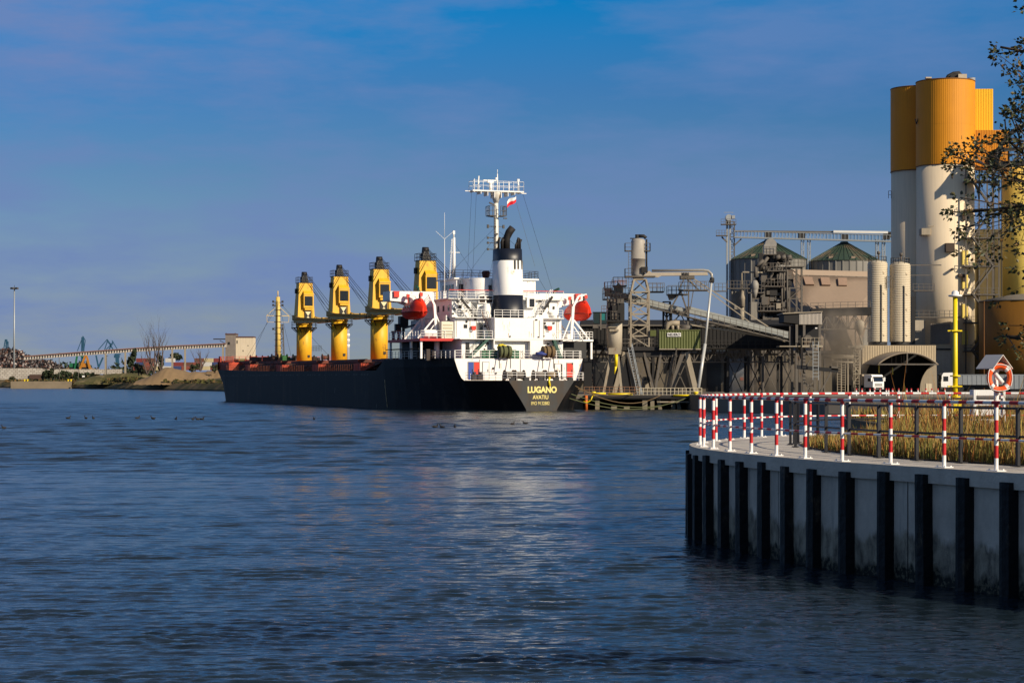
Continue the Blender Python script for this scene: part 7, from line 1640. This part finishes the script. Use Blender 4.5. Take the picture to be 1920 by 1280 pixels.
# sand mounds
def mound(pts_, Y, dep, nm, m, lab, seed):
    rg = random.Random(seed); a = MB(); n = 46; r_ = 12; vs = []; x0, x1 = pts_[0][0], pts_[-1][0]
    for i in range(n + 1):
        px = x0 + (x1 - x0) * i / n; h = Z_(ip(pts_, px), Y + dep * .5) - 2.0
        for k in range(r_ + 1):
            f = k / r_; q = math.sin(math.pi * f) ** .8; vs.append((X_(px, Y + dep * .5), Y + dep * f, 2.0 + max(0, h) * q * (1 + rg.uniform(-.05, .05)) + rg.uniform(-.12, .12)))
    a.add(vs, [(i * (r_ + 1) + k, (i + 1) * (r_ + 1) + k, (i + 1) * (r_ + 1) + k + 1, i * (r_ + 1) + k + 1) for i in range(n) for k in range(r_)], True)
    o = a.build(nm, m, loc=(X_((x0 + x1) / 2, Y), Y, FZ)); tag(o, lab, 'mound'); return o
mound([(262, 712), (280, 706), (295, 697), (308, 690), (318, 689), (340, 694), (356, 698), (372, 697), (390, 705), (412, 712)], 815, 30, 'sand_mound', SAND, 'large bare sand mound on the far shore left of the ship bow', 1)
mound([(330, 711), (350, 703), (362, 698), (385, 697), (400, 693), (470, 692), (500, 712)], 850, 24, 'sand_mound', SAND, 'lower long sand mound partly hidden by the ship bow', 2)
mound([(150, 712), (180, 704), (215, 700), (250, 699), (270, 701), (300, 712)], 900, 30, 'grass_mound', mat('mound_grass', (.075, .068, .02), .95, var=.5, scale=.3, rust=(.20, .15, .07), rust_amt=.3, rust_scale=.12), 'grassy mound with yellow green tufts left of the sand', 3)
mound([(118, 693), (135, 687), (148, 684), (165, 687), (182, 693)], 1110, 20, 'sand_mound', SAND, 'small brown heap beneath the material handlers', 4)
# rough tufts all over the bank
rg = random.Random(44); a = MB(); TM = [mat('tuft_olive', (.07, .065, .015), .9), mat('tuft_brown', (.15, .09, .035), .9), mat('tuft_dark', (.025, .028, .012), .9)]
for i in range(5200):
    px = rg.uniform(10, 640); Y = (shoreY(px) if px < 560 else 620) + rg.uniform(1, 40) ** 1.0; zt = FZ - .6 + rg.uniform(0, .8) + (1.2 if 150 < px < 280 else 0) * rg.random(); s = rg.uniform(.3, 1.1); x = X_(px, Y); t = rg.uniform(0, 3.14); dx, dy = math.cos(t) * s, math.sin(t) * s * .5
    if 295 < px < 500 and rg.random() < .6: continue
    a.m = rg.choices((0, 1, 2), (4, 3, 3))[0]; a.add([(x - dx, Y - dy, zt), (x + dx, Y + dy, zt), (x + dx * .7, Y + dy, zt + s * rg.uniform(.5, 1.1)), (x - dx * .5, Y - dy, zt + s * rg.uniform(.6, 1.3))], [(0, 1, 2, 3)])
o = a.build('bank_tufts', TM); tag(o, 'rough olive and brown tufts of grass along the far bank', 'grass tufts', kind='stuff')
# leafy things: clumps of small faces
LEAFD = [mat('shrub_dark', (.018, .03, .012), .8, var=.4), mat('shrub_mid', (.035, .05, .02), .8, var=.4), mat('shrub_brown', (.06, .05, .025), .8, var=.4)]
def clump(a, c, rx, ry, rz, n, s, rg, wts=(4, 2, 1)):
    for i in range(n):
        while True:
            v = Vector((rg.uniform(-1, 1), rg.uniform(-1, 1), rg.uniform(-1, 1)))
            if v.length <= 1: break
        v *= .75 + .25 * math.sin(v.x * 7 + v.z * 5); p = Vector((c[0] + v.x * rx, c[1] + v.y * ry, c[2] + v.z * rz)); e1_ = Vector((rg.gauss(0, 1), rg.gauss(0, 1), rg.gauss(0, 1))).normalized(); e2_ = e1_.cross(Vector((rg.gauss(0, 1), rg.gauss(0, 1), rg.gauss(0, 1)))).normalized(); q = s * rg.uniform(.5, 1.4)
        a.m = rg.choices((0, 1, 2), wts)[0]; a.add([p - e1_ * q, p + e2_ * q * .7, p + e1_ * q, p - e2_ * q * .7], [(0, 1, 2, 3)])
def shrub(px, py0, py1, w_, Y, lab, cat='shrub', nm='shrub', grp=None, n=420, s=.5, wts=(4, 2, 1), trunk=False, seed=1):
    rg = random.Random(seed + int(px * 7)); z0, z1 = Z_(py1, Y), Z_(py0, Y); rx = w_ / 2 / FPX * Y; t = thing(nm, lab, cat, (X_(px, Y), Y, z0), 0, grp)
    a = MB(); 
    for k in range(6):
        cz = z0 + (z1 - z0) * (.25 + .6 * k / 6); f = 1 - .45 * (k / 6) ** 2; clump(a, (X_(px, Y) + rg.uniform(-.5, .5) * rx, Y + rg.uniform(-1, 1), cz), rx * .62 * f, rx * .6, (z1 - z0) * .24, n // 6, s, rg, wts)
    a.build('crown', LEAFD, t)
    a = MB(); 
    for k in range(3): a.tube((X_(px, Y) + rg.uniform(-.3, .3) * rx, Y, z0 - .5), (X_(px, Y) + rg.uniform(-.5, .5) * rx, Y, z0 + (z1 - z0) * .6), .18, .06, 6)
    a.build('trunk', BARKG, t)
for i, (px, y0, y1, w_) in enumerate(((83, 692, 712, 16), (95, 690, 713, 22), (112, 694, 713, 22), (128, 695, 713, 20), (143, 696, 713, 20), (158, 697, 713, 22), (173, 698, 713, 18))):
    shrub(px, y0, y1, w_, 1060, ('leftmost dark bush before the block wall', 'tallest dark bush of the row before the block wall', 'third dark bush from the left before the block wall', 'middle dark bush before the block wall, below the material handlers', 'fifth dark bush from the left before the block wall', 'second dark bush from the right end of the row', 'rightmost low dark bush of the row before the block wall')[i], grp='dark bushes before the block wall', s=.7)
shrub(25, 705, 713, 16, 1060, 'small brown bush by the wall at the far left', s=.5, n=200, wts=(2, 1, 3))
shrub(248, 651, 692, 22, 930, 'slender dark green evergreen tree under the long conveyor', 'tree', 'evergreen_tree', n=900, s=.7)
shrub(331, 660, 676, 30, 1200, 'distant round dark tree behind the containers', 'tree', 'leafy_tree', n=500, s=.8)
shrub(302, 660, 700, 16, 880, 'ivy covered dark tree stem beside the bare trees', 'tree', 'ivy_tree', n=500, s=.5, wts=(2, 2, 3))
shrub(365, 680, 697, 24, 860, 'grey green bush behind the sand mound', n=350, s=.5, wts=(1, 2, 3)); shrub(262, 680, 702, 30, 880, 'brownish thicket below the bare trees', n=500, s=.6, wts=(1, 1, 3)); shrub(403, 682, 697, 20, 850, 'brown bush beside the ship bow', n=250, s=.5, wts=(1, 1, 3))
# distant wood line as one mass
a = MB(); rg = random.Random(9)
for i in range(46):
    px = rg.uniform(70, 420); h = rg.uniform(4, 13) if px < 290 else rg.uniform(2, 6); clump(a, (X_(px, 1300), 1300 + rg.uniform(-10, 10), FZ + h * .5), 7, 5, h * .7, 130, 1.0, rg, (3, 2, 1))
o = a.build('far_wood', LEAFD, loc=(X_(245, 1300), 1300, FZ)); tag(o, 'low distant wood along the far shore', 'wood', kind='stuff')
# bare trees
def bare(px, ytop, ybase, Y, spread, lab, seed, n0=5):
    rg = random.Random(seed); t = thing('bare_tree', lab, 'tree', (X_(px, Y), Y, Z_(ybase, Y)), 0, 'leafless trees on the far shore'); a = MB(); b = MB(); H = Z_(ytop, Y) - Z_(ybase, Y)
    def br(p, d, r, ln, dep, mb):
        pts_ = [p]; rr = [r]
        for i in range(5):
            d = (d + Vector((rg.uniform(-.12, .12), rg.uniform(-.12, .12), rg.uniform(-.02, .14)))).normalized(); p = p + d * ln / 5; pts_.append(p); rr.append(r * (1 - .8 * (i + 1) / 5))
            if dep < 4 and i > 0:
                for _ in range(1 if dep else 2):
                    if rg.random() < .85: br(p, (d + Vector((rg.uniform(-.8, .8), rg.uniform(-.8, .8), rg.uniform(0, .5)))).normalized(), rr[-1] * .62, ln * rg.uniform(.38, .55), dep + 1, b)
        mb.path(pts_, rr, 5, cap=False)
    for k in range(n0):
        ang = (k / max(1, n0 - 1) - .5) * spread; br(Vector((X_(px, Y), Y, Z_(ybase, Y) - .3)), Vector((math.sin(ang), rg.uniform(-.2, .2), math.cos(ang))), .38, H * rg.uniform(.75, .95), 1, a)
    a.build('trunk', BARKG, t); b.build('crown', BARKG, t)
bare(288, 618, 700, 870, .75, 'tall bare tree fanning out above the long conveyor', 5, 6); bare(303, 634, 700, 872, .3, 'narrower bare tree to the right of the tall one', 8, 3); bare(276, 652, 700, 868, -1.0, 'low leaning bare tree at the left of the tall one', 12, 2); bare(376, 655, 694, 860, .9, 'small bare tree behind the sand mound', 14, 4)
# containers behind the trees
rg = random.Random(12); 
CT = [('dull red', (.20, .04, .035)), ('white', (.55, .53, .50)), ('brown', (.15, .06, .04)), ('blue', (.04, .06, .16)), ('cream', (.50, .42, .25)), ('rust red', (.24, .07, .045))]
k = 0
for row, y_ in ((0, 686.5), (1, 679), (2, 671.5)):
    for j in range(9):
        px = 258 + j * 18.2 + row * 3
        if row == 2 and j in (2, 4, 5): continue
        if row == 1 and j == 3: continue
        nm_, col_ = CT[(j * 2 + row * 3 + (j // 3)) % 6]; Yc_ = 1150
        t = T('shipping_container', f'{nm_} shipping container, {("bottom", "middle", "top")[row]} tier, {("first", "second", "third", "fourth", "fifth", "sixth", "seventh", "eighth", "ninth")[j]} stack from the left under the long conveyor', 'container', px, Yc_, FZ, 'stacked containers on the far shore'); CUR = t
        m = mat('container_' + nm_.replace(' ', '_'), col_, .6, var=.2, streak=.2)
        part('box', m, lambda a: (pxbox(a, px - 8.8, px + 8.8, y_, y_ + 7.3, Yc_, 2.4), [a.bx(X_(q, Yc_), X_(q, Yc_) + .15, Yc_ - .08, Yc_, Z_(y_ + 7, Yc_), Z_(y_ + .3, Yc_)) for q in np.arange(px - 8, px + 8, 1.6)]))
# small posts and lamps near the shore
for px, y0, y1, Y, m, lab in ((111, 662, 712, 1040, STEELD, 'thin grey lamp post in front of the block wall'), (200, 667, 700, 960, STEELD, 'thin curved lamp post under the long conveyor'), (147, 692, 714, 1030, STEELD, 'short grey post by the bushes')):
    t = T('lamp_post', lab, 'lamp post', px, Y, FZ); CUR = t; part('pole', m, lambda a: a.tube((X_(px, Y), Y, FZ - .5), A(px, y0, Y), .2, .12)); part('lamp', m, lambda a: a.box(A(px + .8, y0, Y), (.9, .5, .25)))
t = T('signal_light', 'small white signal lamp post at the far waterline', 'signal light', 156.5, 985, FZ); CUR = t
part('post', WHT, lambda a: a.tube(A(156.5, 714, 985), A(156.5, 706, 985), .25)); part('lamp', WHT, lambda a: a.box(A(156.5, 705.5, 985), (1.0, .8, .9)))
yb_ = None
for px in (46, 51.5, 127.5, 133):
    Y = 944
    a = MB(); a.tube((0, 0, 0), (0, 0, .6), .35, n=8); a.tube((0, 0, .6), (0, 0, .9), .55, n=8); 
    if yb_ is None: yb_ = a.build('yellow_bollard', YPOLE); o = yb_
    else: o = yb_.copy(); C.objects.link(o)
    o.location = (X_(px, Y), Y, 3.3); tag(o, {46: 'leftmost', 51.5: 'second', 127.5: 'third', 133: 'rightmost'}[px] + ' small yellow bollard on the far left quay edge', 'bollard', 'yellow bollards on the far quay')
# pylon and striped chimney far away
t = T('pylon', 'grey lattice power pylon right of the foremast', 'pylon', 528, 1300, FZ); CUR = t
part('tower', STEELD, lambda a: a.tower((X_(528, 1300), 1300, FZ), 4.2, 1.9, Z_(614, 1300) - FZ, 9, .28)); part('arms', STEELD, lambda a: [a.bar(A(528 - w_, y_, 1300), A(528 + w_, y_, 1300), .4) for y_, w_ in ((608.5, 4), (622, 4), (635, 3.5))] + [a.tower((X_(528, 1300), 1300, Z_(614, 1300)), 1.9, 1.6, 2, 1, .25)])
t = T('chimney', 'far grey chimney with white bands between the first two yellow cranes', 'chimney', 651.5, 2200, FZ); CUR = t
part('shaft', mat('chimney_grey', (.28, .29, .33), .8), lambda a: a.tube((X_(652, 2200), 2200, FZ), (X_(652, 2200), 2200, Z_(617, 2200)), 2.3, 1.8, 16)); part('bands', mat('chimney_white', (.75, .74, .72), .7), lambda a: [a.tube(A(652, y_, 2200), A(652, y_ - 5.5, 2200), 2.1 + .03 * k_, 2.05, 16, cap=False) for k_, y_ in enumerate((631, 641, 651))])
part('bands', WHT, lambda a: [a.lathe([(2.35, 0), (2.3, 2.6)], A(652, y_, 2200), 16) for y_ in (630, 640, 650)])
BORD = ('first', 'second', 'third', 'fourth', 'fifth', 'sixth', 'seventh', 'eighth', 'ninth', 'tenth', 'eleventh', 'twelfth', 'thirteenth', 'fourteenth', 'fifteenth', 'last')
BPX = (128, 161, 175, 258, 287, 330, 362, 371, 379, 589, 7, 816, 829, 853, 961, 985)
# seabirds resting on the water
dk = None
for i, (px, py) in enumerate(((128, 785.5), (161, 785.5), (175, 785.5), (258, 785.5), (287, 786), (330, 787), (362, 787.5), (371, 787.5), (379, 787.5), (589, 787.5), (7, 804.5), (816, 802.5), (829, 803), (853, 802), (961, 797), (985, 795.5))):
    Y = 16128 / (py - HY)
    if dk is None:
        a = MB(); prof = [(-.22, .02, .02), (-.16, .09, .07), (-.04, .12, .09), (.08, .11, .08), (.17, .05, .05), (.2, .01, .02)]
        n = 8; vs = []
        for x, ry, rz_ in prof:
            for j in range(n): t_ = 2 * math.pi * j / n; vs.append((x, ry * math.cos(t_), .05 + rz_ * math.sin(t_)))
        a.add(vs, [(i_ * n + j, i_ * n + (j + 1) % n, (i_ + 1) * n + (j + 1) % n, (i_ + 1) * n + j) for i_ in range(5) for j in range(n)], True)
        a.path([(.12, 0, .08), (.17, 0, .18), (.19, 0, .24), (.23, 0, .25)], [.045, .035, .045, .03], 6); a.path([(.23, 0, .25), (.30, 0, .235)], [.018, .006], 5); a.path([(-.18, 0, .08), (-.28, 0, .12)], [.04, .01], 5)
        dk = a.build('duck', mat('duck_dark', (.022, .018, .016), .8)); o = dk
    else: o = dk.copy(); C.objects.link(o)
    o.location = (X_(px, Y), Y, .07); o.rotation_euler = (0, 0, (i * 2.3) % 6.28); o.scale = (1.15,) * 3; tag(o, 'small dark water bird on the water, ' + BORD[sorted(BPX).index(px)] + ' from the left of all the birds', 'water bird', 'small birds on the water')
